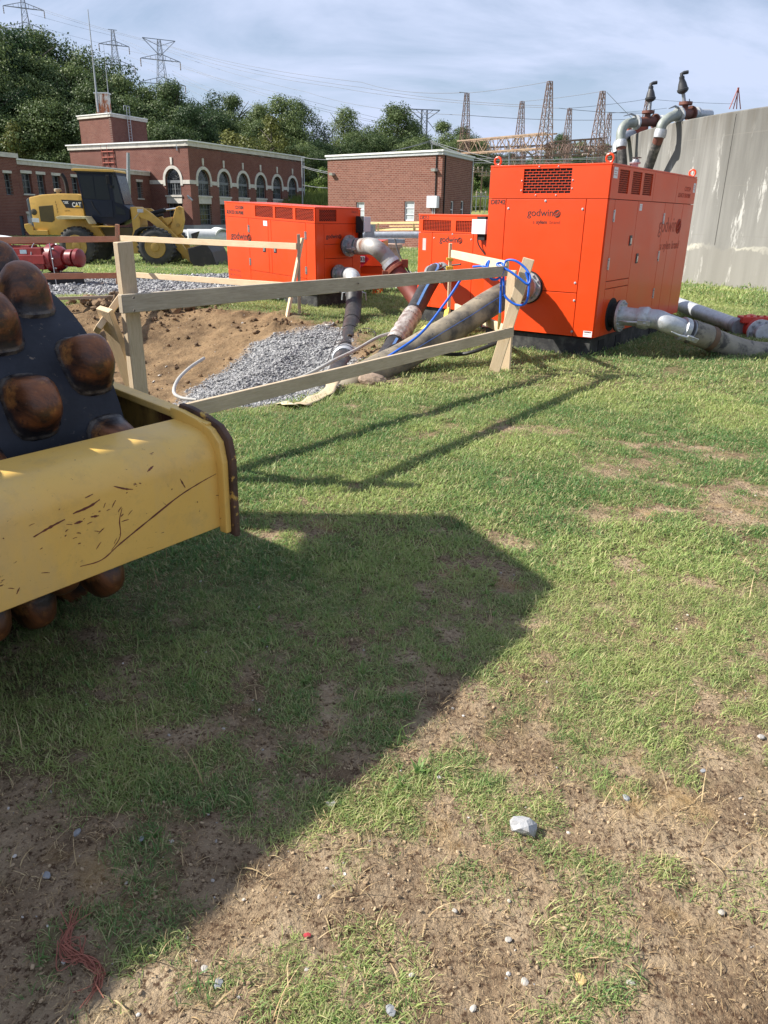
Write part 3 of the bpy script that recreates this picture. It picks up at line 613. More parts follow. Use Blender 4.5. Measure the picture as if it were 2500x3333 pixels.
    mb = MB(); mb.box(P(-.922, -1.25, 2.93), (.19, 2.3, .05), (T, A_, UP)); mb.build('shade_bar', RY, root, bevel=.01)  # added bar out of view, pushes the drum's shadow edge further out
    mb = MB()
    for (i, j) in ((.12, .02), (1.05, -.4), (.48, .72), (2.1, .74), (.5, -.5)):
        q = cr + ax_ * i + bx_ * j; mb.box((q.x, q.y, 2.0), (.06, .06, 1.8))
    mb.build('cab_post', DARK, root)
    mb = MB(); q = cr + ax_ * .85 + bx_ * .55; mb.box((q.x - .45, q.y - .75, 1.6), (1.3, .8, 1.0), (ax_, bx_, UP)); mb.build('cab_body', RY, root, bevel=.04)
    for s in (1, -1):
        mb = MB(); mb.lathe([(-.25, .55), (-.25, .68), (-.2, .75), (.2, .75), (.25, .68), (.25, .55)], P(-3.1, s * .92, .75), A_, 28); mb.build('wheel', RUBBER, root, smooth=True)
    return root
build_roller()

# ------------------------------------------------------------------ timber barricade round the pit
BAR = thing('timber_barricade', 'makeshift barricade of nailed timber posts and rails round the dug pit', 'barricade', (-.1, 8.0, 0))
def plank(name, p, q, w_, h_, m_, up=UP, label=None, bev=.003):
    """board from p to q, w_ thick across, h_ deep"""
    p = Vector(p); q = Vector(q); Z = (q - p).normalized(); X = Z.cross(Vector(up)); X.normalize(); Y = X.cross(Z); ln = (q - p).length
    b = MB(); b.box((0, 0, ln / 2), (w_, h_, ln)); o = b.build(name, m_, None, bevel=bev, local=True, seg=1)
    wm = Matrix.Identity(4)
    for i in range(3): wm[i][0] = X[i]; wm[i][1] = Y[i]; wm[i][2] = Z[i]; wm[i][3] = p[i]
    o.parent = BAR; o.matrix_basis = world_of(BAR).inverted() @ wm
    if label: o['label'] = label
    return o
LP = V(-1.56, 4.60, 0); RP = V(1.32, 8.60, 0)
rd = (RP - LP).normalized(); rn = V(rd.y, -rd.x, 0)
# left post: two boards stacked, wide face along the rail
lpt = at(400, 787, 4.62); lpb = at(455, 1285, 4.72)
plank('post', lpb - UP * .5, lpt, .046, .105, WOOD_MID, up=rn.cross(UP) if False else rd.cross(UP).cross(UP), label='tall post at the near left corner')
# rails on the camera side
plank('rail', at(392, 990, 4.50), at(1648, 882, 8.42), .038, .105, WOOD_GREY, label='weathered upper rail facing the camera')
plank('rail', at(470, 1372, 4.72), at(1668, 1080, 8.44), .038, .105, WOOD_MID, label='weathered lower rail facing the camera')
NAIL = mat('nail_head', (.12, .10, .09), .5, metal=.5)
def nails(pts):
    for (px, py, Y) in pts:
        b = MB(); b.lathe([(0, .007), (.004, .006)], at(px, py, Y) + rn * .0195, rn, 8); b.build('nail', NAIL, BAR)
nails([(428, 968, 4.50), (430, 1010, 4.50), (1600, 876, 8.25), (1602, 898, 8.25), (560, 1332, 5.0), (562, 1358, 5.0), (1640, 1075, 8.36), (1642, 1096, 8.36), (1160, 922, 6.3), (1100, 950, 6.0)])
# leaning braces at the left post
plank('brace', at(340, 1005, 4.62), at(434, 1262, 4.88), .040, .105, WOOD_NEW, up=(1, -.6, 0))
plank('brace', at(395, 965, 4.80), at(316, 1075, 4.62), .038, .095, WOOD_NEW, up=(.2, -1, 0))
# crossed legs at the right end
plank('post', at(1604, 1212, 8.50) - UP * .05, at(1722, 842, 8.40), .040, .12, WOOD_NEW, up=(.9, -.3, 0), label='leaning fresh board leg of the crossed right end')
plank('post', at(1646, 1214, 8.66) - UP * .05, at(1667, 880, 8.62), .040, .10, WOOD_NEW, up=(.8, -.5, 0))
# middle right post and its rails
plank('post', at(1459, 1085, 11.3), at(1467, 792, 11.3), .085, .045, WOOD_NEW, up=(1, 0, 0), label='post wrapped in yellow tape')
plank('rail', at(1472, 826, 11.2), at(1652, 866, 8.74), .038, .10, WOOD_NEW)
plank('rail', at(1484, 1000, 11.2), at(1640, 1072, 8.74), .038, .10, WOOD_NEW)
# far post with its brace
plank('post', at(975, 1030, 13.25), at(972, 762, 13.25), .085, .045, WOOD_GREY, up=(1, 0, 0), label='far post beside the orange pump')
plank('brace', at(934, 1035, 13.0), at(984, 775, 13.35), .045, .09, WOOD_NEW, up=(.5, -1, 0))
# far rails
plank('rail', at(388, 775, 15.4), at(966, 802, 13.2), .04, .10, WOOD_NEW, label='bright sunlit far upper rail')
plank('rail', at(428, 894, 15.3), at(966, 932, 13.2), .04, .10, WOOD_NEW, label='bright sunlit far lower rail')
plank('post', at(385, 925, 15.4), at(382, 730, 15.4), .09, .06, WOOD_RED, up=(1, 0, 0))
plank('rail', at(-60, 783, 11.8), at(378, 778, 15.2), .04, .10, WOOD_RED, label='reddish upper rail left of the far corner post')
plank('rail', at(-60, 902, 11.8), at(425, 896, 15.2), .04, .10, WOOD_RED, label='reddish lower rail left of the far corner post')
plank('rail', at(180, 972, 13.6), at(400, 965, 14.4), .05, .05, WOOD_GREY)
TAPE = mat('caution_tape', (0.75, 0.58, 0.06), .45, var=.15)
b = MB(); pm_ = at(1464, 868, 11.27)
for k, (dz, h_) in enumerate(((.10, .03), (-.02, .05), (-.10, .03))): b.box((pm_.x, pm_.y, pm_.z + dz), (.10, .062, h_), (V(1, 0, .15 * (k - 1)).normalized(), V(0, 1, 0), V(-.15 * (k - 1), 0, 1).normalized()))
tp = b.build('caution_tape', TAPE, None, bevel=.002); tag(tp, 'yellow caution tape wound round the middle post', 'tape')
b = MB(); pts = [at(1455, 1005, 10.9), at(1450, 1035, 10.7), at(1436, 1056, 10.2), at(1400, 1068, 9.95), at(1375, 1064, 10.0)]
for i in range(len(pts) - 1):
    p, q = pts[i], pts[i + 1]; s_ = V(.03, 0, .025); b.add([p - s_, p + s_, q + s_, q - s_], [(0, 1, 2, 3)])
tp = b.build('caution_tape', TAPE, None); sm = tp.modifiers.new('s', 'SOLIDIFY'); sm.thickness = .003; tag(tp, 'yellow caution tape trailing down to the grass behind the ribbed hose', 'tape')

# ------------------------------------------------------------------ lettering
def text(body, size, o, X, Y, mt, parent, ext=.0012, offset=0.0, align='LEFT', name='lettering', shear=0, sx=1.0):
    cu = bpy.data.curves.new(name, 'FONT'); cu.body = body; cu.size = size; cu.extrude = ext; cu.offset = offset; cu.align_x = align; cu.shear = shear
    ob = bpy.data.objects.new(name, cu); me = bpy.data.meshes.new_from_object(ob); bpy.data.objects.remove(ob); me.name = name
    me.materials.clear(); me.materials.append(mt); X = Vector(X).normalized(); Y = Vector(Y); Y = (Y - X * X.dot(Y)).normalized(); Z = X.cross(Y)
    wm = Matrix.Identity(4)
    for i in range(3): wm[i][0] = X[i] * sx; wm[i][1] = Y[i]; wm[i][2] = Z[i]; wm[i][3] = o[i]
    q = bpy.data.objects.new(name, me); COL.objects.link(q)
    if parent is not None: q.parent = parent; q.matrix_basis = world_of(parent).inverted() @ wm
    else: q.matrix_basis = wm
    return q
def globe(c, X, Y, r, mt, parent, name='globe_emblem'):
    b = MB(); X = Vector(X).normalized(); Y = Vector(Y).normalized(); Z = X.cross(Y); c = Vector(c); th = r * .075
    def loop(fn, n=26, closed=True):
        b.tube([c + X * fn(i / n)[0] * r + Y * fn(i / n)[1] * r for i in range(n + (1 if closed else 1))], th, 5, caps=False)
    loop(lambda t: (math.cos(2 * pi * t), math.sin(2 * pi * t)))
    def rot(x, y, a=rad(25)): return (x * math.cos(a) - y * math.sin(a), x * math.sin(a) + y * math.cos(a))
    for k in (.0, .5): loop(lambda t: rot(k * math.cos(2 * pi * t), math.sin(2 * pi * t)), 20)
    for k in (-.5, 0.05, .55):
        hw = math.sqrt(1 - k * k); loop(lambda t: rot((2 * t - 1) * hw, k + .18 * (1 - (2 * t - 1) ** 2) * (-1 if k < 0.1 else 1)), 10)
    return b.build(name, mt, parent)

# ------------------------------------------------------------------ silenced pump sets
class Face:
    """a vertical face: u runs left to right as seen from outside, z up, n outwards"""
    def __init__(s, o, X, tilt=0.0):
        s.o = Vector(o); s.X = Vector(X).normalized(); s.Z = (UP + s.X * tilt).normalized(); s.n = s.X.cross(s.Z).normalized()
    def p(s, u, z, d=0): return s.o + s.X * u + s.Z * z + s.n * d
    def rect(s, mb, u0, u1, z0, z1, d0, d1): return mb.box(s.p((u0 + u1) / 2, (z0 + z1) / 2, (d0 + d1) / 2), (abs(u1 - u0), abs(z1 - z0), abs(d1 - d0)), (s.X, s.Z, s.n))
def panel(root, F, u0, u1, z0, z1, name='panel', m_=None, g_=.004, d=.012, label=None):
    b = MB(); F.rect(b, u0 + g_, u1 - g_, z0 + g_, z1 - g_, -.02, d); o = b.build(name, m_ or ORANGE, root, bevel=.003)
    if label: o['label'] = label
    return o
def framed(root, F, u0, u1, z0, z1, holes, name='upper_panel'):
    """panel with rectangular holes (list of u0,u1,z0,z1 sorted by u)"""
    b = MB(); g_ = .004; cur = u0 + g_
    for (a, c, e, f_) in holes:
        F.rect(b, cur, a, z0 + g_, z1 - g_, -.02, .012); F.rect(b, a, c, z0 + g_, e, -.02, .012); F.rect(b, a, c, f_, z1 - g_, -.02, .012); cur = c
    F.rect(b, cur, u1 - g_, z0 + g_, z1 - g_, -.02, .012); return b.build(name, ORANGE, root)
def grille(root, F, u0, u1, z0, z1, rows, cols, brick=True, m_=None):
    b = MB(); t = (z1 - z0) / rows * .085; cw = (u1 - u0) / cols
    for i in range(rows + 1):
        z = z0 + (z1 - z0) * i / rows; F.rect(b, u0, u1, z - t, z + t, .0, .006)
    for i in range(rows):
        za, zb = z0 + (z1 - z0) * i / rows + t, z0 + (z1 - z0) * (i + 1) / rows - t
        off = .5 * cw if (brick and i % 2) else 0
        for j in range(cols + 1):
            u = u0 + j * cw + off
            if u0 <= u <= u1: F.rect(b, u - t, u + t, za, zb, .0005, .0055)
    o = b.build('grille', m_ or ORANGE, root)
    b = MB(); F.rect(b, u0 - .004, u1 + .004, z0 - .004, z1 + .004, -.30, -.006); b.build('grille_void', DARK, root); return o
def hinge(root, F, u, z):
    b = MB(); F.rect(b, u - .028, u - .004, z - .065, z + .065, .012, .018); F.rect(b, u + .004, u + .028, z - .065, z + .065, .012, .018)
    b.tube([F.p(u, z - .07, .02), F.p(u, z + .07, .02)], .008, 8)
    o = b.build('hinge', CHROME, root); b = MB()
    for s in (-1, 1):
        for q in (-1, 1): b.lathe([(0, .006), (.004, .005)], F.p(u + s * .016, z + q * .045, .018), F.n, 8)
    b.build('hinge_bolt', DARK, o)
def latch(root, F, u, z):
    b = MB(); F.rect(b, u - .042, u + .042, z - .062, z + .062, .012, .02); o = b.build('latch', mat('latch_black', (.03, .035, .05), .4), root, bevel=.004)
    b = MB(); F.rect(b, u - .022, u + .022, z - .042, z + .03, .02, .026); b.build('latch_paddle', CHROME, o, bevel=.002)
    return o
def bolts(root, F, pts, r=.012):
    for (u, z) in pts:
        b = MB(); b.lathe([(0, r * 1.5), (.003, r * 1.5), (.004, r), (.010, r * .8)], F.p(u, z, .012), F.n, 10); b.build('bolt', GALV, root)
def sticker(root, F, u0, u1, z0, z1, m_=None, lines=0, d=.0125, name='label_plate', head=None):
    b = MB(); F.rect(b, u0, u1, z0, z1, d, d + .002); o = b.build(name, m_ or WHITE, root)
    if lines:
        b = MB(); h = (z1 - z0)
        for i in range(lines): zz_ = z1 - h * (.28 + .62 * i / lines); F.rect(b, u0 + (u1 - u0) * .12, u1 - (u1 - u0) * (.12 + .2 * (i % 2)), zz_ - h * .02, zz_ + h * .02, d + .002, d + .003)
        b.build('print', LETTER_F, o)
    if head: text(head, (z1 - z0) * .26, F.p((u0 + u1) / 2, z1 - (z1 - z0) * .26, d + .002), F.X, F.Z, LETTER, o, align='CENTER', offset=.0005)
    return o
def godwin(root, F, u, z, wd, m_=None, bold=.002):
    """the maker's word and its globe, wd metres wide"""
    s = wd / 2.98
    q = text('godwin', s, F.p(u, z, .0125), F.X, F.Z, m_ or LETTER, root, offset=s * bold)
    globe(F.p(u + wd * 1.10, z + s * .26, .0135), F.X, F.Z, s * .34, m_ or LETTER, root); return q
def eye_ring(root, p, X, m_=ORANGE):
    b = MB(); p = Vector(p); b.tube([p + X * math.cos(a) * .045 + UP * (.055 + math.sin(a) * .045) for a in [2 * pi * i / 16 for i in range(17)]], .013, 8, caps=False)
    b.box(p + UP * .005, (.05, .03, .02)); b.build('lifting_eye', m_, root, smooth=True)
def skid(root, F1, F2, L1, L2, z1, m_=BLACK, slots=True):
    """black base under a body: F1/F2 two outer faces sharing the near corner; L1 along F1 to the left, L2 along F2 to the right"""
    b = MB(); X1 = -F1.X; X2 = F2.X; o = F2.o.copy(); o.z = 0
    b.prism([(.04, .04), (L1 - .04, .04), (L1 - .04, L2 - .04), (.04, L2 - .04)], o - UP * .05, X1, X2, UP * (z1 + .04)); q = b.build('skid_base', m_, root, bevel=.01)
    if slots:
        for (u0, u1) in ((.32, .52), (.95, 1.15), (L2 - 1.2, L2 - 1.0), (L2 - .55, L2 - .35)):
            b = MB(); F2.rect(b, u0, u1, -.12 + .15, z1 - .06, -.045, -.032); b.build('fork_pocket', DARK, q)
        b = MB(); F1.rect(b, .14, .22, .03, z1 - .05, -.045, -.032); b.build('fork_pocket', DARK, q)
    return q

def big_pump():
    W, Ln = 1.58, 3.60; K = V(2.58, 9.58, 0); fd = V(-.814, .581, 0).normalized(); sd_ = V(.581, .814, 0).normalized()
    FF = Face(K + fd * W, -fd); FS = Face(K, sd_)
    root = thing('pump_set', 'tall orange silenced pump unit numbered D8742, nearest and largest of the pumps', 'pump unit', tuple(K + fd * W / 2 + sd_ * Ln / 2), math.atan2(sd_.y, sd_.x), 'orange silenced pump units')
    b = MB(); b.prism([(.025, .025), (W - .025, .025), (W - .025, Ln - .025), (.025, Ln - .025)], K + UP * .24, fd, sd_, UP * 1.985); b.build('inner_housing', ORANGE_IN, root)
    b = MB(); b.prism([(-.004, -.004), (W + .004, -.004), (W + .004, Ln + .004), (-.004, Ln + .004)], K + UP * 2.222, fd, sd_, UP * .02); b.build('roof', ORANGE, root, bevel=.004)
    b = MB(); b.prism([(.1, -.012), (W, -.012), (W, .01), (.1, .01)], K + UP * .235, fd, sd_, UP * .01)
    # front
    gh = (W - 1.11, W - .48, 1.915, 2.195)
    framed(root, FF, 0, W, 1.855, 2.222, [gh]); grille(root, FF, *gh[:2], *gh[2:], 9, 8)
    bolts(root, FF, [(W - .30, 1.74), (W - 1.29, 1.74), (W - .79, 1.83), (W - .30, .89), (W - .29, .68), (W - .28, .30), (W - 1.29, .89)], .010)
    bolts(root, FF, [(gh[0] - .02, 2.06), (gh[1] + .02, 2.06), (gh[0] + .2, 2.215), (gh[1] - .18, 2.215), (gh[0] + .18, 1.895), (gh[1] - .18, 1.895), (gh[0] - .02, 1.95), (gh[1] + .02, 1.97)], .006)
    xl = W - 1.33; xr = W - .265
    panel(root, FF, 0, xl, .24, 1.855, 'corner_panel'); panel(root, FF, xl, xr, .77, 1.855, 'access_panel'); panel(root, FF, xl, xr, .24, .77, 'access_panel'); panel(root, FF, xr, W, .24, 1.855, 'corner_panel')
    text('D8742', .075, FF.p(W - 1.545, 1.79, .0125), FF.X, FF.Z, LETTER, root, offset=.0012)
    godwin(root, FF, W - 1.02, 1.655, .36)
    text('a', .062, FF.p(W - .94, 1.567, .0125), FF.X, FF.Z, LETTER, root, offset=-.001); text('xylem', .062, FF.p(W - .895, 1.567, .0125), FF.X, FF.Z, LETTER, root, offset=.0010); text('brand', .062, FF.p(W - .715, 1.567, .0125), FF.X, FF.Z, LETTER, root, offset=-.001)
    sticker(root, FF, W - .125, W - .012, .252, .29 + .035, lines=2, head='WARNING'); sticker(root, FF, .02, .14, .25, .30, lines=2)
    # side
    hs = [(.25, .59, 1.925, 2.185), (.71, 1.05, 1.925, 2.185), (1.14, 1.49, 1.925, 2.185)]
    framed(root, FS, 0, 1.57, 1.855, 2.222, hs)
    for (a, c, e, f_) in hs: grille(root, FS, a, c, e, f_, 11, 7)
    panel(root, FS, 1.57, 2.62, 1.855, 2.222, 'upper_panel'); panel(root, FS, 2.62, Ln, 1.855, 2.222, 'upper_panel')
    panel(root, FS, 0, .20, .24, 1.855, 'corner_panel'); panel(root, FS, .20, 1.04, .91, 1.855, 'door'); panel(root, FS, .20, 1.04, .82, .91, 'panel')
    panel(root, FS, .20, .53, .24, .82, 'access_panel', label='access panel cut round the lower pipe flange'); panel(root, FS, .53, 1.04, .24, .82, 'access_panel')
    panel(root, FS, 1.04, 2.18, .40, 1.855, 'door'); panel(root, FS, 1.04, 2.18, .24, .40, 'panel'); panel(root, FS, 2.18, 2.55, .24, 1.855, 'panel'); panel(root, FS, 2.55, 3.06, .24, 1.855, 'panel'); panel(root, FS, 3.06, Ln, .24, 1.855, 'panel')
    for (u, z) in ((.205, 1.67), (.205, 1.12), (2.18, 1.65), (2.18, 1.15), (2.18, .64)): hinge(root, FS, u, z)
    latch(root, FS, .91, 1.38); latch(root, FS, 1.25, 1.15)
    sticker(root, FS, .04, .17, 2.08, 2.20, lines=3); sticker(root, FS, 1.10, 1.20, 1.74, 1.82, lines=2); sticker(root, FS, 3.44, 3.55, 2.02, 2.15, lines=3)
    q = godwin(root, FS, 2.02, 1.47, .86, LETTER_F, .0); text('a xylem brand', .16, FS.p(2.20, 1.235, .0125), FS.X, FS.Z, LETTER_F, root, offset=.001)
    text('CD225M', .085, FS.p(3.0, 2.03, .0125), FS.X, FS.Z, LETTER_F, root); text('SILENCED DRI-PRIME', .085, FS.p(2.72, 1.94, .0125), FS.X, FS.Z, LETTER_F, root, sx=.8)
    skid(root, FF, FS, W, Ln, .235)
    for q in (fd * .06 + sd_ * .06, fd * (W - .06) + sd_ * .06, sd_ * (Ln - .06) + fd * .06): eye_ring(root, K + q + UP * 2.24, fd)
    b = MB(); o = K + sd_ * 2.2 + fd * .5 + UP * 2.24; b.tube([o, o + UP * .12, o + UP * .16 + sd_ * .04], .05, 10); b.tube([o + UP * .12, o + UP * .14], .08, 12); b.build('exhaust', GALV_D, root); b = MB(); b.box(o + UP * .2 + sd_ * .05, (.12, .10, .01), (sd_, fd, (UP + sd_ * .6))); b.build('exhaust_flap', DARK, root)
    # front flange for the ribbed suction hose
    n = FF.n; c = FF.p(W - .93, .80)
    b = MB(); b.lathe([(-.03, .205), (.035, .205), (.035, .17)], c, n, 28); b.build('flange_gasket', DARK, root, smooth=True)
    b = MB(); b.lathe([(.035, .19), (.06, .19), (.061, .145), (.17, .14), (.17, .155), (.19, .155), (.19, .145)], c, n, 28); fl = b.build('flange', GALV, root, smooth=True)
    for i in range(12):
        a = 2 * pi * i / 12; b = MB(); pc = c + FF.X * math.cos(a) * .17 + UP * math.sin(a) * .17; b.lathe([(.06, .016), (.078, .016), (.078, .009), (.09, .009)], pc, n, 6); b.build('flange_bolt', GALV, fl)
    b = MB(); b.box(c + n * .13 - FF.X * .11 + UP * .0, (.05, .10, .10), (FF.X, UP, n)); b.tube([c + n * .10 - FF.X * .13 + UP * .04, c + n * .20 - FF.X * .14 - UP * .02], .012, 6); b.build('lever_clamp', REDBRIGHT, root, bevel=.006)
    # side flange, ring and galvanised elbow run on the right
    c = FS.p(.56, .475)
    b = MB(); b.lathe([(.0, .21), (.015, .21), (.016, .18)], FS.p(.53, .485), FS.n, 30); b.build('port_rim', DARK, root, smooth=True)
    b = MB(); b.lathe([(.0, .15), (.09, .15), (.09, .195), (.115, .195), (.115, .15)], c, FS.n, 28); b.build('flange_gasket', DARK, root, smooth=True)
    b = MB(); b.lathe([(.115, .20), (.145, .20), (.146, .125), (.20, .115), (.36, .112), (.36, .13), (.40, .135), (.40, .10)], c, FS.n, 28); fl = b.build('flange', GALV, root, smooth=True)
    for i in range(12):
        a = 2 * pi * i / 12; b = MB(); pc = c + FS.X * math.cos(a) * .172 + UP * math.sin(a) * .172; b.lathe([(.145, .014), (.160, .014), (.160, .008), (.172, .008)], pc, FS.n, 6); b.build('flange_bolt', GALV, fl)
    return root, FF, FS
BP, BFF, BFS = big_pump()
c = BFS.p(.56, .475); n = BFS.n
# elbow + clamp + hose to the right
p1 = at(2105, 1040, 9.65); p2 = at(2150, 1035, 9.7); p3 = at(2215, 1060, 9.8)
pipe = thing('discharge_pipe', 'galvanised quick-coupling elbow on the right side of the large pump', 'pipe', (3.6, 9.6, 0))
b = MB(); b.tube([c + n * .40, c + n * .47, c + n * .50], [.135, .14, .12], 22); b.build('coupling_ring', GALV, pipe, smooth=True)
e0 = c + n * .49; path = spline([e0, e0 + n * .12 - UP * .005, at(2170, 1052, 9.62), at(2222, 1070, 9.66)], 6)
b = MB(); b.tube(path, .118, 22); b.build('elbow', GALV, pipe, smooth=True)
b = MB(); d_ = (path[-1] - path[-2]).normalized(); b.tube([path[-1] - d_ * .03, path[-1] - d_ * .02, path[-1] + d_ * .05, path[-1] + d_ * .06], [.12, .145, .145, .12], 22); b.build('coupling_ring', GALV, pipe, smooth=True)
b = MB(); b.tube([path[-1] + d_ * .10, path[-1] + d_ * .105, path[-1] + d_ * .2], [.138, .142, .142], 22); b.build('coupling_ring', GALV_D, pipe, smooth=True)
def lever(root, p, d, side, ln=.3):
    b = MB(); p = Vector(p); b.box(p, (.10, .05, .05), (d, side.cross(d).normalized(), side)); b.tube([p - d * .05 + side * .02, p - d * (ln * .6) + side * .035, p - d * ln + side * .01], [.016, .013, .008], 8)
    b.box(p + d * .03 + side * .02, (.16, .06, .018), (d, side.cross(d).normalized(), side)); b.tube([p + d * .1 - side * .0, p + d * .02 + side * .045], .01, 6); return b.build('lever_clamp', GALV, root, bevel=.004)
side_ = (n.cross(UP)).normalized() * -1
tocam = (V(0, 0, 1.65) - c).normalized()
lever(pipe, c + n * .40 + V(-.3, -.95, -.25).normalized() * .15, n, V(-.3, -.95, -.25).normalized())
lever(pipe, path[-1] + d_ * .06 + V(0, -.9, -.45).normalized() * .16, d_, V(0, -.9, -.45).normalized(), .28)
def ribbed(root_name, label, cat, pts, r, m_, pitch=.03, amp=.004, n=22, rr=None, end=True):
    s_ = spline(pts, 14); # resample evenly
    L_ = [0]
    for i in range(1, len(s_)): L_.append(L_[-1] + (s_[i] - s_[i - 1]).length)
    k = int(L_[-1] / (pitch / 2)); q = []; j = 0; rs = []
    for i in range(k + 1):
        t = L_[-1] * i / k
        while j < len(L_) - 2 and L_[j + 1] < t: j += 1
        f = (t - L_[j]) / max(1e-6, L_[j + 1] - L_[j]); q.append(s_[j].lerp(s_[j + 1], f)); r0 = rr(i / k) if rr else r; rs.append(r0 + (amp if i % 2 else 0))
    b = MB(); b.tube(q, rs, n); o = b.build(root_name, m_, None, smooth=True); tag(o, label, cat); return o
g = G('muddy_ribbed_hose'); nn = g.noise(3.5, 6, .6); cc = g.mixc(g.ramp(nn, .36, .58), (0.060, 0.056, 0.052), (0.28, 0.235, 0.165)); cc = g.mixc(g.ramp(g.noise(14, 6, .7), .58, .68), cc, (0.05, 0.05, 0.055)); g.col(cc); g.rough(.75); HOSE_MUD = g.m
bh = [BFF.p(1.58 - .93, .80, .17), BFF.p(1.58 - .93, .80, .30), at(1600, 985, 9.45), at(1500, 1050, 9.1), at(1400, 1110, 8.8), at(1310, 1163, 8.5), at(1225, 1205, 8.2), at(1150, 1240, 7.95) - UP * .04, V(-.75, 7.85, -.42)]
big_hose = ribbed('suction_hose', 'thick muddy ribbed hose from the large pump down into the pit', 'hose', bh, .158, HOSE_MUD, .034, .004, 26)
# blue tracer stripe on it
b = MB(); sp = spline(bh[1:7], 8); q = []
for i, p in enumerate(sp):
    t = (sp[min(i + 1, len(sp) - 1)] - sp[max(i - 1, 0)]).normalized(); s_ = t.cross(UP).normalized(); s_ = s_ if s_.dot(V(0, 0, 1.65) - p) > 0 else -s_; up_ = s_.cross(t).normalized(); up_ = up_ if up_.z > 0 else -up_
    q.append(p + (s_ * .86 + up_ * .5).normalized() * .163)
b.tube(q, .0035, 6); sx_ = b.build('tracer_line', mat('tracer_blue', (.05, .12, .35), .6), big_hose)
muddy = mat('muddy_grey_hose', (0.26, 0.235, 0.19), .8, var=.25, vs=4, dirt=(0.07, 0.065, 0.06), ds=5, dp=(.5, .62), bump=.2, bs=30)
q0 = path[-1] + d_ * .12
rh = ribbed('discharge_hose', 'mud-stained grey hose leaving the large pump to the right', 'hose', [q0, q0 + d_ * .25, at(2330, 1112, 9.9), at(2420, 1142, 10.0), at(2500, 1152, 10.1), at(2620, 1150, 10.3), at(2800, 1150, 10.8)], .150, muddy, .04, .002, 24)
b = MB(); b.tube([q0 + d_ * .27, q0 + d_ * .34], .153, 24); b.build('rust_band', mat('brown_band', (.14, .085, .055), .8, var=.3), rh, smooth=True)

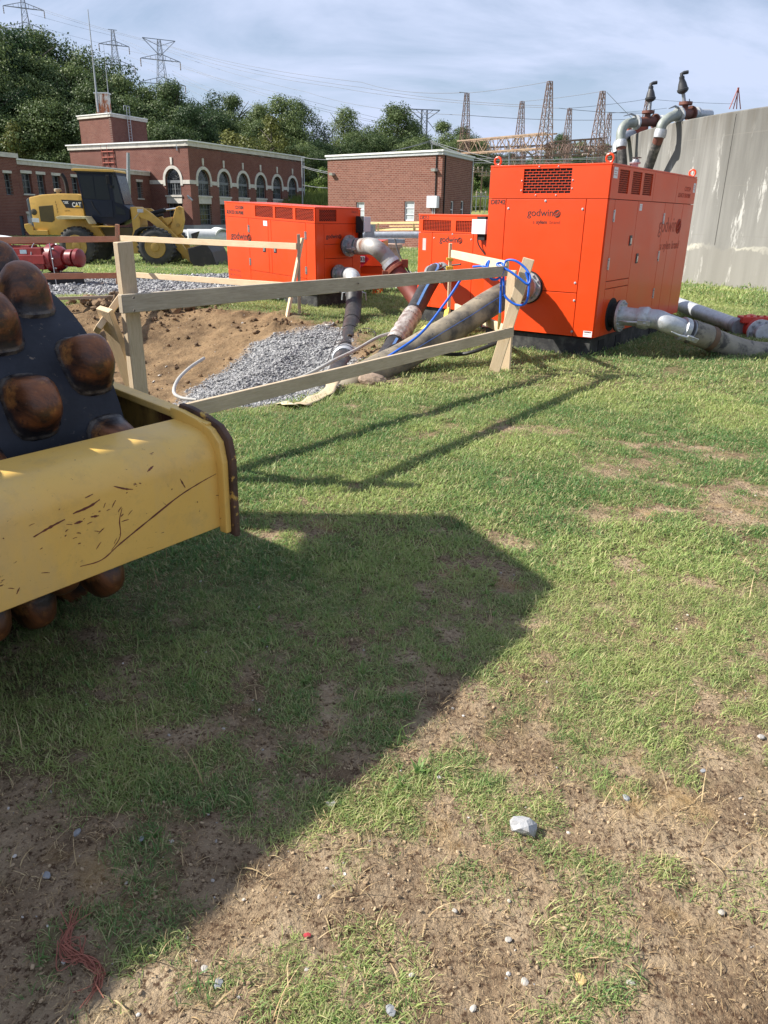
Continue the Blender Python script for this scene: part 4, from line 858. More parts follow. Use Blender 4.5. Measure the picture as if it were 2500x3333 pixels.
def pump_small(name, label, K, a_left, W, Ln, H0, H1, tilt):
    fd = azv(a_left); sd_ = azv(a_left + 90)
    FL = Face(K + fd * Ln, -fd, tilt=0); FL.Z = UP.copy()
    root = thing(name, label, 'pump unit', tuple(K + fd * Ln / 2 + sd_ * W / 2), 0, 'orange silenced pump units')
    return root, FL, Face(K, sd_), fd, sd_
def pump_one():
    K = V(-1.31, 14.5, 0); Ln, W = 2.78, 1.12; root, FL, FR, fd, sd_ = pump_small('pump_set', 'orange silenced pump unit marked CD150M beyond the pit, white box at its corner', K, -46, W if False else 1.12, 2.78, .25, 1.75, 0)
    # left-long face measured from its left end; the unit sits a little higher at the left
    tl = .035
    X = (-fd - UP * tl).normalized(); FL = Face(K + fd * Ln + UP * tl * Ln, X); FL.Z = UP.copy(); FL.n = FL.X.cross(UP).normalized()
    def u(v_): return Ln - v_
    b = MB(); b.prism([(.02, .26), (Ln - .02, .26 + tl * Ln), (Ln - .02, 1.735 + tl * Ln), (.02, 1.735)], K + sd_ * .02, fd, UP, sd_ * (W - .04)); b.build('inner_housing', ORANGE_IN, root)
    b = MB(); b.prism([(-.012, 1.735), (Ln + .012, 1.735 + tl * Ln), (Ln + .012, 1.755 + tl * Ln), (-.012, 1.755)], K - sd_ * .012, fd, UP, sd_ * (W + .024)); b.build('roof', ORANGE, root, bevel=.004)
    hs = [(u(1.77), u(1.21), 1.515, 1.715), (u(1.15), u(.62), 1.515, 1.715), (u(.55), u(.03), 1.515, 1.715)]
    framed(root, FL, 0, Ln, 1.475, 1.735, hs)
    for h in hs: grille(root, FL, *h, 9, 11)
    panel(root, FL, 0, u(2.0), .26, 1.475, 'panel'); panel(root, FL, u(2.0), u(1.38), .50, 1.475, 'door'); panel(root, FL, u(1.38), u(1.29), .50, 1.475, 'panel'); panel(root, FL, u(1.29), u(.26), .50, 1.475, 'door'); panel(root, FL, u(.26), Ln, .26, 1.475, 'corner_panel'); panel(root, FL, u(2.0), u(.26), .26, .50, 'panel')
    for (v_, z) in ((2.0, 1.28), (2.0, .66), (.27, 1.26), (.27, .65)): hinge(root, FL, u(v_), z)
    latch(root, FL, u(1.52), .94); latch(root, FL, u(1.18), .95)
    sticker(root, FL, u(1.52), u(1.40), 1.36, 1.45, lines=2)
    godwin(root, FL, u(2.61), 1.06, .56, None, .018); text('CD150M', .088, FL.p(u(2.42), 1.625, .0125), FL.X, FL.Z, LETTER, root, offset=.003, sx=.85); text('SILENCED DRI-PRIME', .088, FL.p(u(2.72), 1.53, .0125), FL.X, FL.Z, LETTER, root, offset=.003, sx=.70)
    text('MAX WT: 4750 lb', .07, FL.p(u(2.72), .42, .0125), FL.X, FL.Z, LETTER_F, root, sx=.7); text('MAX WT: 2135 kg', .07, FL.p(u(2.72), .33, .0125), FL.X, FL.Z, LETTER_F, root, sx=.7)
    h = (.08, .50, 1.515, 1.715)
    framed(root, FR, 0, W, 1.475, 1.735, [h]); grille(root, FR, *h, 9, 8)
    panel(root, FR, 0, .19, .26, 1.475, 'corner_panel'); panel(root, FR, .19, .90, 1.12, 1.475, 'access_panel'); panel(root, FR, .19, .90, .87, 1.12, 'access_panel'); panel(root, FR, .19, .90, .26, .87, 'access_panel'); panel(root, FR, .90, W, .26, 1.475, 'corner_panel')
    godwin(root, FR, .24, 1.225, .31, None, .018); text('D63672', .065, FR.p(.88, 1.66, .0125), FR.X, FR.Z, LETTER_F, root, offset=.001, sx=.8)
    # base: black tank and short stands
    b = MB(); b.prism([(.05, .05), (1.0, .05), (1.0, W - .05), (.05, W - .05)], K - UP * .02, fd, sd_, UP * .27); b.build('base_tank', BLACK, root, bevel=.02)
    b = MB()
    for v_ in (1.45, 2.3): b.box(K + fd * v_ + sd_ * .06 + UP * .13, (.07, .07, .30), (fd, sd_, UP))
    for v_ in (1.45, 2.3): b.box(K + fd * v_ + sd_ * (W - .06) + UP * .13, (.07, .07, .30), (fd, sd_, UP))
    b.build('support_foot', BLACK, root); b = MB(); b.box(K + fd * 1.9 + sd_ * .03 + UP * .08, (1.5, .03, .03), (fd, sd_, UP)); b.build('frame_rail', GALV_D, root); b = MB(); b.box(K + fd * 1.6 + sd_ * .55 + UP * .14, (1.0, .7, .22), (fd, sd_, UP)); b.build('sump_tank', GALV_D, root, bevel=.02)
    return root, FR, K, fd, sd_
P1, P1R, K1, fd1, sd1 = pump_one()
cb = thing('control_box', 'grey-white control box mounted at the right corner of the middle orange pump', 'control box', tuple(P1R.p(1.05, 0)))
b = MB(); P1R.rect(b, .99, 1.16, 1.34, 1.60, .02, .24); b.build('box_shell', GREYBOX, cb, bevel=.006); b = MB(); P1R.rect(b, .975, 1.0, 1.32, 1.61, .03, .22); P1R.rect(b, 1.04, 1.10, 1.2, 1.34, .03, .09); b.build('bracket', DARK, cb)
def flanged(name, label, c, n, r, path_, pr, m_, hose=None):
    rt = thing(name, label, 'pipe', tuple(c)); b = MB(); b.lathe([(0, r * .92), (.10, r * .92)], c, n, 22); b.build('gasket_collar', DARK, rt, smooth=True)
    b = MB(); b.lathe([(.10, r * 1.25), (.13, r * 1.25), (.131, r * .85), (.27, r * .80), (.27, r * .95), (.31, r * .95), (.31, r * .8)], c, n, 24); f = b.build('flange', GALV_D, rt, smooth=True)
    for i in range(8):
        a = 2 * pi * i / 8; X = n.cross(UP).normalized(); b = MB(); pc = c + X * math.cos(a) * r * 1.06 + UP * math.sin(a) * r * 1.06; b.lathe([(.13, .014), (.15, .012)], pc, n, 6); b.build('flange_bolt', GALV, f)
    b = MB(); b.tube(path_, pr, 20); b.build('elbow', m_, rt, smooth=True); return rt
n1_ = P1R.n; c1 = P1R.p(.73, 1.09)
pA = spline([c1 + n1_ * .30, c1 + n1_ * .42, at(1215, 803, 14.0), at(1252, 832, 13.95), at(1272, 858, 13.9)], 5)
up1 = flanged('discharge_pipe', 'galvanised elbow bending down from the upper flange of the middle pump', c1, n1_, .155, pA, .145, mat('stained_galv', (.36, .35, .33), .5, metal=.3, var=.2, vs=5, dirt=(.22, .12, .08), ds=3.5, dp=(.5, .65)))
b = MB(); dd = (pA[-1] - pA[-2]).normalized(); b.tube([pA[-1] - dd * .03, pA[-1] + dd * .04], .165, 20); b.build('coupling_ring', GALV, up1, smooth=True)
rp = thing('red_pipe', 'rust-red steel pipe slanting to the ground behind the timber rail', 'pipe', (-.1, 13.6, 0))
b = MB(); b.tube([pA[-1] + dd * .04, at(1305, 905, 13.8), at(1350, 965, 13.6), at(1380, 1010, 13.3)], .155, 20); b.build('pipe_body', mat('maroon_pipe', (0.17, 0.038, 0.026), .6, var=.3, vs=4), rp, smooth=True)
b = MB(); b.tube([pA[-1] + dd * .09, pA[-1] + dd * .16], .185, 20); b.box(pA[-1] + dd * .12 + V(-.15, -.1, -.12), (.14, .06, .2)); b.box(pA[-1] + dd * .12 + V(.17, -.05, .10), (.12, .06, .14)); b.build('coupling_ring', RUSTRED if False else mat('coupling_rust', (.26, .075, .04), .65, var=.3, vs=8), rp, bevel=.01)
lever(up1, c1 + n1_ * .29 + V(-.2, -.9, -.2).normalized() * .15, n1_, V(-.2, -.9, -.3).normalized(), .22)
c2 = P1R.p(.46, .60)
h1p = [c2 + n1_ * .30, c2 + n1_ * .40, at(1150, 905, 13.75), at(1153, 945, 13.6)]
lo1 = flanged('suction_pipe', 'short steel elbow on the lower flange of the middle pump', c2, n1_, .135, spline(h1p, 5), .13, GALV)
b = MB(); e = h1p[-1]; b.tube([e - UP * .0, e + V(0, -.02, -.10)], .15, 20); b.build('coupling_ring', GALV_D, lo1, smooth=True)
for sgn in (-1, 1): b = MB(); b.tube([e + V(sgn * .13, -.05, -.02), e + V(sgn * .2, -.06, -.04), e + V(sgn * .21, -.05, -.16)], .014, 6); b.build('lever_clamp', GALV, lo1)
h1 = [e, at(1150, 1010, 13.2), at(1140, 1080, 11.9), at(1128, 1140, 10.9), at(1118, 1172, 10.2), V(-.60, 9.2, -.22), V(-.74, 8.2, -.42)]
bh1 = ribbed('suction_hose', 'straight black rubber hose running from the middle pump down to the pit', 'hose', h1, .138, RUBBER, .10, .0, 22)
for f_ in (.28, .36, .52): 
    sp = spline(h1, 10); i = int(f_ * (len(sp) - 1)); b = MB(); t = (sp[i + 1] - sp[i]).normalized(); b.tube([sp[i] - t * .006, sp[i] + t * .006], .146, 20); b.build('binding_wire', RUBBER, bh1, smooth=True)
cp = spline(h1, 10); i = 37; t = (cp[i + 1] - cp[i]).normalized(); cpl = thing('hose_coupling', 'grey banded coupling clamped round the black hose at the pit edge', 'coupling', tuple(cp[i]))
b = MB(); b.tube([cp[i] - t * .17, cp[i] - t * .15, cp[i] + t * .13, cp[i] + t * .15], [.146, .160, .168, .150], 22); b.build('band', GALV, cpl, smooth=True)
b = MB(); b.tube([cp[i] - t * .0, cp[i] + t * .02], .176, 22); b.box(cp[i] + V(.10, -.13, .08), (.02, .09, .05)); b.box(cp[i] + V(.05, -.15, .10), (.02, .09, .05)); b.build('clamp_bolt', GALV_D, cpl)
# low orange tank with its red placard
fT = thing('fuel_tank', 'low orange tank with a red hazard placard beside the middle pump', 'tank', (-.3, 17, 0))
FT = Face(at(1100, 1000, 17.3) * 1.0, V(1, -.12, 0)); FT.o.z = 0
w0, w1 = (at(1160, 900, 17).x - FT.o.x), (at(1247, 900, 17).x - FT.o.x)
b = MB(); b.prism([(.0, .0), (w1, 0), (w1, .9), (0, .9)], FT.p(0, .12), FT.X, -FT.n, UP * 1.0); b.build('tank_body', ORANGE, fT, bevel=.01)
b = MB(); FT.rect(b, .1, w1 - .03, .60, 1.10, .0, .02); b.build('panel', mat('orange_red', (.80, .06, .01), .4), fT, bevel=.004); b = MB(); FT.rect(b, .1, w1 - .2, .0, .12, -.5, -.02); b.build('tank_foot', DARK, fT); b = MB(); FT.rect(b, w1 - .22, w1, .0, .14, -.06, .01); FT.rect(b, .0, w1 - .2, .14, .18, .0, .02); b.build('bracket', ORANGE, fT, bevel=.005)
pc = at(1172, 843, 16.9); k_ = .20
b = MB(); b.prism([(-k_, 0), (0, -k_), (k_, 0), (0, k_)], pc, FT.X, UP, -FT.n * .004); pl = b.build('placard', mat('placard_red', (.62, .02, .05), .4, var=.03), fT)
b = MB(); b.box(pc + FT.n * .004, (.21, .12, .003), (FT.X, UP, FT.n)); b.build('number_field', WHITE, pl); text('1993', .12, pc + FT.n * .006 - FT.X * .115 - UP * .042, FT.X, UP, LETTER, pl, offset=.002, sx=.9); text('3', .07, pc + FT.n * .003 - UP * .16 - FT.X * .018, FT.X, UP, WHITE, pl, offset=.001)
b = MB(); b.box(at(1190, 995, 16.0) + V(.15, 0, 0), (1.0, .2, .03)); q = b.build('loose_board', WOOD_GREY, None); tag(q, 'thin weathered board lying in front of the low orange tank', 'board')

def pump_two():
    K = V(.50, 13.0, 0); fd = azv(135); sd_ = azv(45); W, Ln, H = 1.75, 2.8, 1.66
    F = Face(K, fd); root = thing('pump_set', 'orange silenced pump unit numbered D8253, partly hidden by the largest pump', 'pump unit', tuple(K + fd * W / 2 + sd_ * Ln / 2), 0, 'orange silenced pump units')
    b = MB(); b.prism([(.02, .02), (W - .02, .02), (W - .02, Ln), (.02, Ln)], K + UP * .24, fd, sd_, UP * (H - .26)); b.build('inner_housing', ORANGE_IN, root)
    b = MB(); b.prism([(-.012, -.012), (W, -.012), (W, Ln), (-.012, Ln)], K + UP * (H - .02), fd, sd_, UP * .025); b.build('roof', ORANGE, root, bevel=.004)
    hs = [(.09, .68, 1.415, 1.575), (.78, 1.34, 1.415, 1.575)]
    framed(root, F, 0, W, 1.39, H - .02, hs)
    for h in hs: grille(root, F, *h, 8, 17, brick=False)
    panel(root, F, 0, .30, .24, 1.39, 'corner_panel'); panel(root, F, .30, 1.14, .24, 1.39, 'access_panel'); panel(root, F, 1.14, W, .24, 1.39, 'panel')
    b = MB(); b.prism([(.04, .04), (W, .04), (W, Ln), (.04, Ln)], K - UP * .05, fd, sd_, UP * .285); b.build('skid_base', BLACK, root, bevel=.01)
    text('D8253', .075, F.p(.02, 1.585, .0125), F.X, F.Z, LETTER, root, offset=.001); godwin(root, F, .46, 1.255, .38, None, .016)
    bolts(root, F, [(.34, 1.31), (1.10, 1.31), (.72, 1.375), (.33, .8)], .009)
    sticker(root, F, .10, .17, 1.12, 1.30, m_=mat('old_tape', (.55, .45, .42), .7), name='tape_scrap')
    return root, F
P2, P2F = pump_two()
cb2 = thing('control_box', 'white control box mounted at the top right of the second pump, beside the largest pump', 'control box', tuple(P2F.p(1.3, 0)))
b = MB(); P2F.rect(b, 1.20, 1.46, 1.395, 1.60, .02, .14); b.build('box_shell', WHITE, cb2, bevel=.006)
b = MB(); b.tube(spline([P2F.p(1.26, 1.39, .06), P2F.p(1.28, 1.25, .06), P2F.p(1.42, 1.10, .05)], 5), .010, 6); P2F.rect(b, 1.26, 1.42, 1.60, 1.64, .0, .10); P2F.rect(b, 1.3, 1.42, 1.31, 1.39, .02, .10); b.build('cable', DARK, cb2)
# striped black hose of the second pump with a wrapped length
sf = P2F.p(.62, .80)
fl2 = flanged('suction_pipe', 'steel flange low on the front of the second pump', sf, P2F.n, .13, [sf + P2F.n * .25, sf + P2F.n * .40], .12, GALV)
hs2 = [sf + P2F.n * .30 + UP * .02, at(1418, 888, 12.1), at(1385, 945, 11.7), at(1352, 1008, 11.2), at(1305, 1085, 10.5), at(1272, 1140, 10.0), at(1245, 1182, 9.4), V(-.25, 8.6, -.25)]
h2o = ribbed('suction_hose', 'black hose with a light blue stripe and a taped wrapping near the pit', 'hose', hs2, .125, RUBBER, .12, 0, 22)
WRAP = mat('wrapping_tape', (0.42, 0.385, 0.35), .35, var=.25, vs=9, dirt=(0.20, 0.145, 0.12), ds=11, dp=(.45, .6), bump=.4, bs=20)
sp = spline(hs2, 10); seg_ = sp[32:47]; b = MB(); b.tube(seg_, [.134 + .010 * math.sin(i * 2.3) for i in range(len(seg_))], 22); b.build('wrapping', WRAP, h2o, smooth=True)
b = MB(); last = None
for i in range(6, 60):
    p = sp[i]; t = (sp[i + 1] - sp[i - 1]).normalized(); tc_ = (V(0, 0, 1.65) - p); s_ = (tc_ - t * tc_.dot(t)).normalized(); s2 = t.cross(s_).normalized()
    rr_ = .127; a0 = .05; e0_ = p + (s_ * math.cos(a0 - .1) + s2 * math.sin(a0 - .1)) * rr_; e1_ = p + (s_ * math.cos(a0 + .16) + s2 * math.sin(a0 + .16)) * rr_
    if i in range(32, 47): last = None; continue
    if last: b.add([last[0], last[1], e1_, e0_], [(0, 1, 2, 3)])
    last = (e0_, e1_)
st = b.build('stripe', mat('stripe_blue', (.13, .30, .62), .5, var=.1), h2o); sm = st.modifiers.new('s', 'SOLIDIFY'); sm.thickness = .004; sm.offset = 0
# big dark bundle of small lines
for i, (lab, pts, r) in enumerate((
    ('thin black cable looping over the striped hose into the pit', [at(1500, 860, 11.5), at(1440, 870, 11.8), at(1405, 905, 12), at(1398, 960, 11.9)], .012),
    ('black rubber line curving behind the lower rail', [at(1240, 1165, 8.8), at(1270, 1130, 9.0), at(1320, 1120, 9.1), at(1360, 1130, 9.1), at(1430, 1150, 9.0), at(1520, 1150, 8.7), at(1620, 1115, 8.8)], .022),
    ('pair of black lines slanting down beside the red pipe', [at(1285, 778, 14.2), at(1300, 830, 14.0), at(1335, 890, 13.8), at(1352, 925, 13.6)], .014),
    ('thin black wire hanging round the straight hose', [at(1105, 1080, 10.4), at(1085, 1130, 9.9), at(1066, 1175, 9.4)], .006),
    ('coil of thin dark wire on the grass by the pit', [at(1160, 1100, 11.2), at(1180, 1070, 11.6), at(1215, 1075, 11.5), at(1220, 1095, 11.3), at(1180, 1105, 11.1), at(1165, 1085, 11.3), at(1205, 1080, 11.4), at(1222, 1088, 11.3), at(1195, 1125, 10.8), at(1160, 1120, 10.8)], .007),
    ('grey hose ring lying in the grass beyond the pit', [at(1056, 1052, 12.4), at(1062, 1058, 12.2), at(1080, 1057, 12.2), at(1086, 1050, 12.4)], .012))):
    b = MB(); b.tube(spline(pts, 6), r, 8); o = b.build('cable', RUBBER if i < 5 else CONDUIT, None, smooth=True); tag(o, lab, 'cable')
cd = [at(664, 1166, 8.3), at(620, 1195, 7.9), at(580, 1235, 7.5), at(566, 1275, 7.1), at(590, 1295, 7.0), at(640, 1302, 6.95)]
cd = [V(p.x, p.y, max(p.z, gz1(p.x, p.y) + .03)) for p in cd]
b = MB(); b.tube(spline(cd, 6), .017, 10); o = b.build('conduit', CONDUIT, None, smooth=True); tag(o, 'white plastic conduit curving up out of the pit slope', 'conduit')
b = MB(); b.tube(spline([at(930, 1250, 8.2), at(1010, 1215, 8.4), at(1090, 1172, 8.7), at(1160, 1138, 9.6), at(1230, 1098, 10.2), at(1290, 1080, 10.6)], 6), .021, 10); o = b.build('conduit', CONDUIT, None, smooth=True); tag(o, 'pale conduit passing behind the black hose at the pit edge', 'conduit')

# blue air hose coiled over the rail end
bz = [at(1540, 868, 8.42), at(1575, 868, 8.30), at(1586, 895, 8.30), at(1572, 902, 8.38), at(1582, 865, 8.50), at(1592, 850, 8.42), at(1586, 880, 8.28), at(1600, 908, 8.26), at(1625, 905, 8.30), at(1640, 875, 8.36), at(1632, 856, 8.45), at(1618, 862, 8.40), at(1655, 880, 8.30), at(1690, 905, 8.24), at(1718, 925, 8.20), at(1726, 905, 8.22), at(1712, 875, 8.28), at(1680, 850, 8.34), at(1650, 848, 8.4), at(1640, 870, 8.38), at(1640, 930, 8.34), at(1645, 965, 8.30), at(1680, 992, 8.24), at(1712, 985, 8.2), at(1722, 930, 8.2), at(1712, 885, 8.24)]
b = MB(); b.tube(spline(bz, 7), .0125, 10); b.tube([at(1632, 905, 8.32), at(1628, 1018, 8.3)], .0125, 10)
b.tube(spline([at(1503, 905, 8.4), at(1450, 985, 8.3), at(1370, 1085, 8.15), at(1280, 1150, 8.0), at(1215, 1190, 7.9)], 6), .0135, 10)
bl_ = b.build('air_hose', BLUEHOSE, None, smooth=True); tag(bl_, 'bright blue air hose looped over the barricade corner', 'hose')
b = MB(); b.tube([at(1628, 1018, 8.3), at(1626, 1045, 8.3), at(1622, 1072, 8.3)], [.014, .02, .010], 8); b.build('brass_fitting', mat('brass', (.45, .33, .12), .35, metal=.8), bl_, smooth=True)
# galvanised pipe and red valve at the right edge
gp = thing('steel_pipe', 'long galvanised pipe lying on the grass before the concrete tank', 'pipe', (5, 12, 0))
pa, pb_ = at(2175, 978, 14.6), at(2395, 1060, 12.0)
b = MB(); b.tube([pa, pb_], .115, 20); b.build('pipe_body', GALV, gp, smooth=True); dd = (pb_ - pa).normalized(); b = MB(); b.tube([pb_ - dd * .02, pb_ + dd * .10, pb_ + dd * .12], [.13, .135, .12], 20); b.build('coupling_ring', GALV_D, gp, smooth=True)
rv = thing('red_valve', 'red cast valve body with galvanised flange joining the pipe at the right edge', 'valve', tuple(pb_ + dd * .3))
b = MB(); q = at(2455, 1068, 11.9); b.tube([q - dd * .22, q - dd * .2, q + dd * .10, q + dd * .12], [.15, .185, .185, .15], 20); b.box(q + UP * .13, (.5, .22, .10)); rvb = b.build('valve_body', REDBRIGHT, rv, bevel=.015)
for i in range(5): b = MB(); b.lathe([(.17, .02), (.20, .02)], q + V(-.2 + i * .1, -.06, 0), UP, 6); b.build('valve_bolt', REDBRIGHT, rvb)
q2 = at(2478, 1085, 11.5); nn_ = V(-.1, -1, .05).normalized(); b = MB(); b.lathe([(-.05, .20), (.0, .20), (.001, .13), (.14, .125), (.14, .14), (.17, .14)], q2, nn_, 24); fl = b.build('flange', GALV, rv, smooth=True)
for i in range(10): a = 2 * pi * i / 10; b = MB(); b.lathe([(.0, .018), (.02, .016)], q2 + V(math.cos(a) * .165, -.0, math.sin(a) * .165), nn_, 6); b.build('flange_bolt', GALV_D, fl)

# ------------------------------------------------------------------ small things on the ground
def rock(name, label, cat, p, size, mt, seed, sub=2, jag=.16, group=None, rz=0.0):
    vs, fs = rockmesh(seed, sub, size, jag); b = MB(); b.v = vs; b.f = fs; o = b.build(name, mt, None, local=True); o.location = (p[0], p[1], gz1(p[0], p[1]) + size[2] * .22 + .003); o.rotation_euler = (.1, .15, rz); tag(o, label, cat, group); return o
ROCKM = mat('grey_limestone', (0.34, 0.345, 0.35), .8, var=.25, vs=9, dirt=(.30, .27, .22), ds=20, dp=(.5, .7), bump=.4, bs=60)
p = at(1708, 2680, 1.75); k = (CAM_C.z - .02) / (CAM_C.z - p.z); p = CAM_C + (p - CAM_C) * k
rock('stone', 'fist-sized angular grey stone lying on the bare soil', 'stone', (p.x, p.y), (.085, .048, .055), ROCKM, 12, 2, .2, rz=-.25)
p = at(1213, 1250, 8.0); k = CAM_C.z / (CAM_C.z - p.z); p = CAM_C + (p - CAM_C) * k
rock('boulder', 'brown rounded rock in the grass beside the hose below the lower rail', 'rock', (p.x, p.y), (.30, .2, .15), mat('brown_rock', (0.30, 0.22, 0.16), .9, var=.3, vs=12, bump=.5, bs=30), 15, 3, .06)
PALE = [mat('pale_stone_a', (0.42, 0.39, 0.34), .8, var=.2, vs=30), mat('pale_stone_b', (0.25, 0.26, 0.27), .8, var=.2, vs=30), mat('ochre_stone', (0.52, 0.36, 0.15), .85, var=.25, vs=30)]
spots = [(665, 3150, 30, 0), (710, 3195, 34, 1), (620, 3215, 22, 2), (1080, 2612, 26, 0), (2040, 2590, 24, 1), (1655, 3055, 22, 0), (1710, 3195, 30, 0), (2053, 3195, 24, 0), (1540, 3280, 22, 0), (1272, 3285, 34, 1), (2350, 2965, 22, 0), (1890, 3185, 42, 2), (1730, 3205, 22, 1), (250, 2705, 26, 1), (490, 3105, 20, 1), (2480, 2390, 26, 0), (1430, 2525, 20, 0), (1340, 3170, 18, 0), (460, 2725, 20, 1), (150, 2845, 26, 1), (1000, 3150, 18, 0), (1480, 2960, 18, 0), (2290, 2500, 18, 1), (840, 1975, 18, 0), (1070, 2610, 20, 0)]
for i, (px, py, w_, k_) in enumerate(spots):
    d = at(px, py, 2) - CAM_C; p = CAM_C + d * (CAM_C.z / -d.z); s_ = w_ / F_PX * (p - CAM_C).length
    names = {0: 'pale chip of stone lying in the bare soil', 1: 'blue-grey chip of stone lying in the bare soil', 2: 'ochre stone half buried in the bare soil'}
    rock('stone', names[k_], 'stone', (p.x, p.y), (s_, s_ * .75, s_ * .4), PALE[k_], 30 + i, 2, .14, group={0: 'pale stone chips on the soil', 1: 'blue-grey stone chips on the soil', 2: 'ochre stones in the soil'}[k_], rz=i * 1.3)
def ground_at(px, py, lift=0.0):
    d = at(px, py, 2) - CAM_C; p = CAM_C + d * (CAM_C.z / -d.z); return V(p.x, p.y, gz1(p.x, p.y) + lift)
# orange twine: frayed strands
TW = mat('orange_twine', (0.28, 0.10, 0.065), .8, var=.2, vs=60)
b = MB(); R = np.random.RandomState(5); main = [ground_at(*q, .012) for q in ((240, 2985), (225, 3035), (210, 3080), (235, 3110), (270, 3125), (305, 3150), (325, 3180), (315, 3215), (300, 3245))]
for s_ in range(26):
    off = [V(R.randn() * .007, R.randn() * .007, abs(R.randn()) * .005) for _ in main]; k0 = R.randint(0, 3); k1 = len(main) - R.randint(0, 3)
    q = [main[i] + off[i] + (V(R.randn() * .02, R.randn() * .02, 0) if i in (0, len(main) - 1, 3) else V(0, 0, 0)) for i in range(k0, k1)]
    b.tube(spline(q, 4), .0014, 4)
o = b.build('twine', TW, None); tag(o, 'frayed orange twine lying on the shaded soil', 'twine')
b = MB(); p = ground_at(998, 3045, .012); vs, fs = rockmesh(77, 1, (.024, .012, .007), .55); b.v = [tuple(Vector(v_) + p) for v_ in vs]; b.f = fs
o = b.build('plastic_scrap', mat('red_scrap', (.50, .05, .06), .5), None); tag(o, 'tiny crumpled red plastic scrap on the soil', 'scrap')
# strap of canvas below the lower rail
CAN = mat('canvas_strap', (0.46, 0.37, 0.24), .85, var=.2, vs=5, bump=.3, bs=20)
def ribbon(pts, w_, name, label, cat, m_):
    pts = spline(pts, 5); b = MB(); vs = []; fs = []
    for i, p in enumerate(pts):
        t = (pts[min(i + 1, len(pts) - 1)] - pts[max(0, i - 1)]).normalized(); s_ = t.cross(UP).normalized()
        wv = w_ * (1 + .15 * math.sin(i * 1.1)); up_ = UP * (.006 * math.sin(i * .7) + .010)
        for j in range(5): f = j / 4 - .5; vs.append(p + s_ * wv * f + up_ * (1 + math.sin(j * .9 + i * .3) * .5))
    n = len(pts)
    for i in range(n - 1):
        for j in range(4): a = i * 5 + j; fs.append((a, a + 1, a + 6, a + 5))
    b.add(vs, fs); o = b.build(name, m_, None, smooth=True); sm = o.modifiers.new('s', 'SOLIDIFY'); sm.thickness = .006; tag(o, label, cat); return o
def g2(px, py, lift=.02): p = ground_at(px, py); return V(p.x, p.y, max(p.z, -.1) + lift)
ribbon([g2(1088, 1255, .10), g2(1075, 1283, .05), g2(1045, 1298), g2(1005, 1315), g2(978, 1330)], .13, 'canvas_strap', 'tan canvas strap trailing from the pit edge onto the grass', 'strap', CAN)
ribbon([g2(965, 1330, .01), g2(945, 1332, .04), g2(928, 1322, .02), g2(908, 1316, .01)], .10, 'canvas_scrap', 'pale crumpled end of canvas beside the tan strap', 'strap', mat('canvas_pale', (0.62, 0.54, 0.36), .85, var=.15))
# ------------------------------------------------------------------ brick buildings
def brick_mat(name, c1_, c2_, mort, scale=1.0, stain=.5):
    g = G(name); sp = g.n('ShaderNodeSeparateXYZ'); g.l(g.co, sp.inputs[0]); cb_ = g.n('ShaderNodeCombineXYZ'); g.l(sp.outputs['X'], cb_.inputs[0]); g.l(sp.outputs['Z'], cb_.inputs[1])
    br = g.n('ShaderNodeTexBrick'); br.inputs['Scale'].default_value = 1.0; br.inputs['Brick Width'].default_value = .30 * scale; br.inputs['Row Height'].default_value = .115 * scale; br.inputs['Mortar Size'].default_value = .011 * scale; br.inputs['Mortar Smooth'].default_value = .2
    br.inputs['Color1'].default_value = (*c1_, 1); br.inputs['Color2'].default_value = (*c2_, 1); br.inputs['Mortar'].default_value = (*mort, 1); br.inputs['Bias'].default_value = -.1; g.l(cb_.outputs[0], br.inputs['Vector'])
    c = br.outputs['Color']; c = g.mixc(g.ramp(g.noise(.35, 6, .65), .45, .75, 0, stain), c, sc3(c1_, .6)); c = g.mixc(g.ramp(g.noise(.9, 6, .7, stretch=(1, 1, .3)), .58, .75, 0, stain * .5), c, sc3(mort, .9)); c = g.mixc(g.ramp(g.noise(5, 5, .7), .3, .7, 0, .25), c, sc3(c2_, .7))
    g.col(c); g.rough(.9); g.spec(.2); g.bump(br.outputs['Fac'], -.3, .01); return g.m
BRICK = brick_mat('brick_wall', (0.150, 0.052, 0.040), (0.205, 0.078, 0.056), (0.25, 0.19, 0.16))
BRICK2 = brick_mat('brick_wall_small', (0.155, 0.056, 0.040), (0.235, 0.098, 0.070), (0.31, 0.24, 0.20), 1.0, .25)
LIME = mat('limestone', (0.56, 0.53, 0.47), .85, var=.12, vs=1.2, dirt=(.36, .33, .28), ds=2.5, dp=(.5, .75))
WFRAME = mat('window_frame', (0.16, 0.17, 0.18), .6); WFRAME_W = mat('white_frame', (0.62, 0.64, 0.66), .6)
def glass_mat():
    g = G('window_glass'); v = g.vor(1.1); c = g.mixc(g.ramp(g.noise(.9, 3, .6), .4, .65), (0.012, 0.015, 0.018), (0.07, 0.08, 0.085)); g.col(c); g.rough(.12); g.spec(.7); return g.m
GLASS = glass_mat()
BLINDS = mat('blinds', (0.40, 0.44, 0.45), .6, var=.2, vs=1)
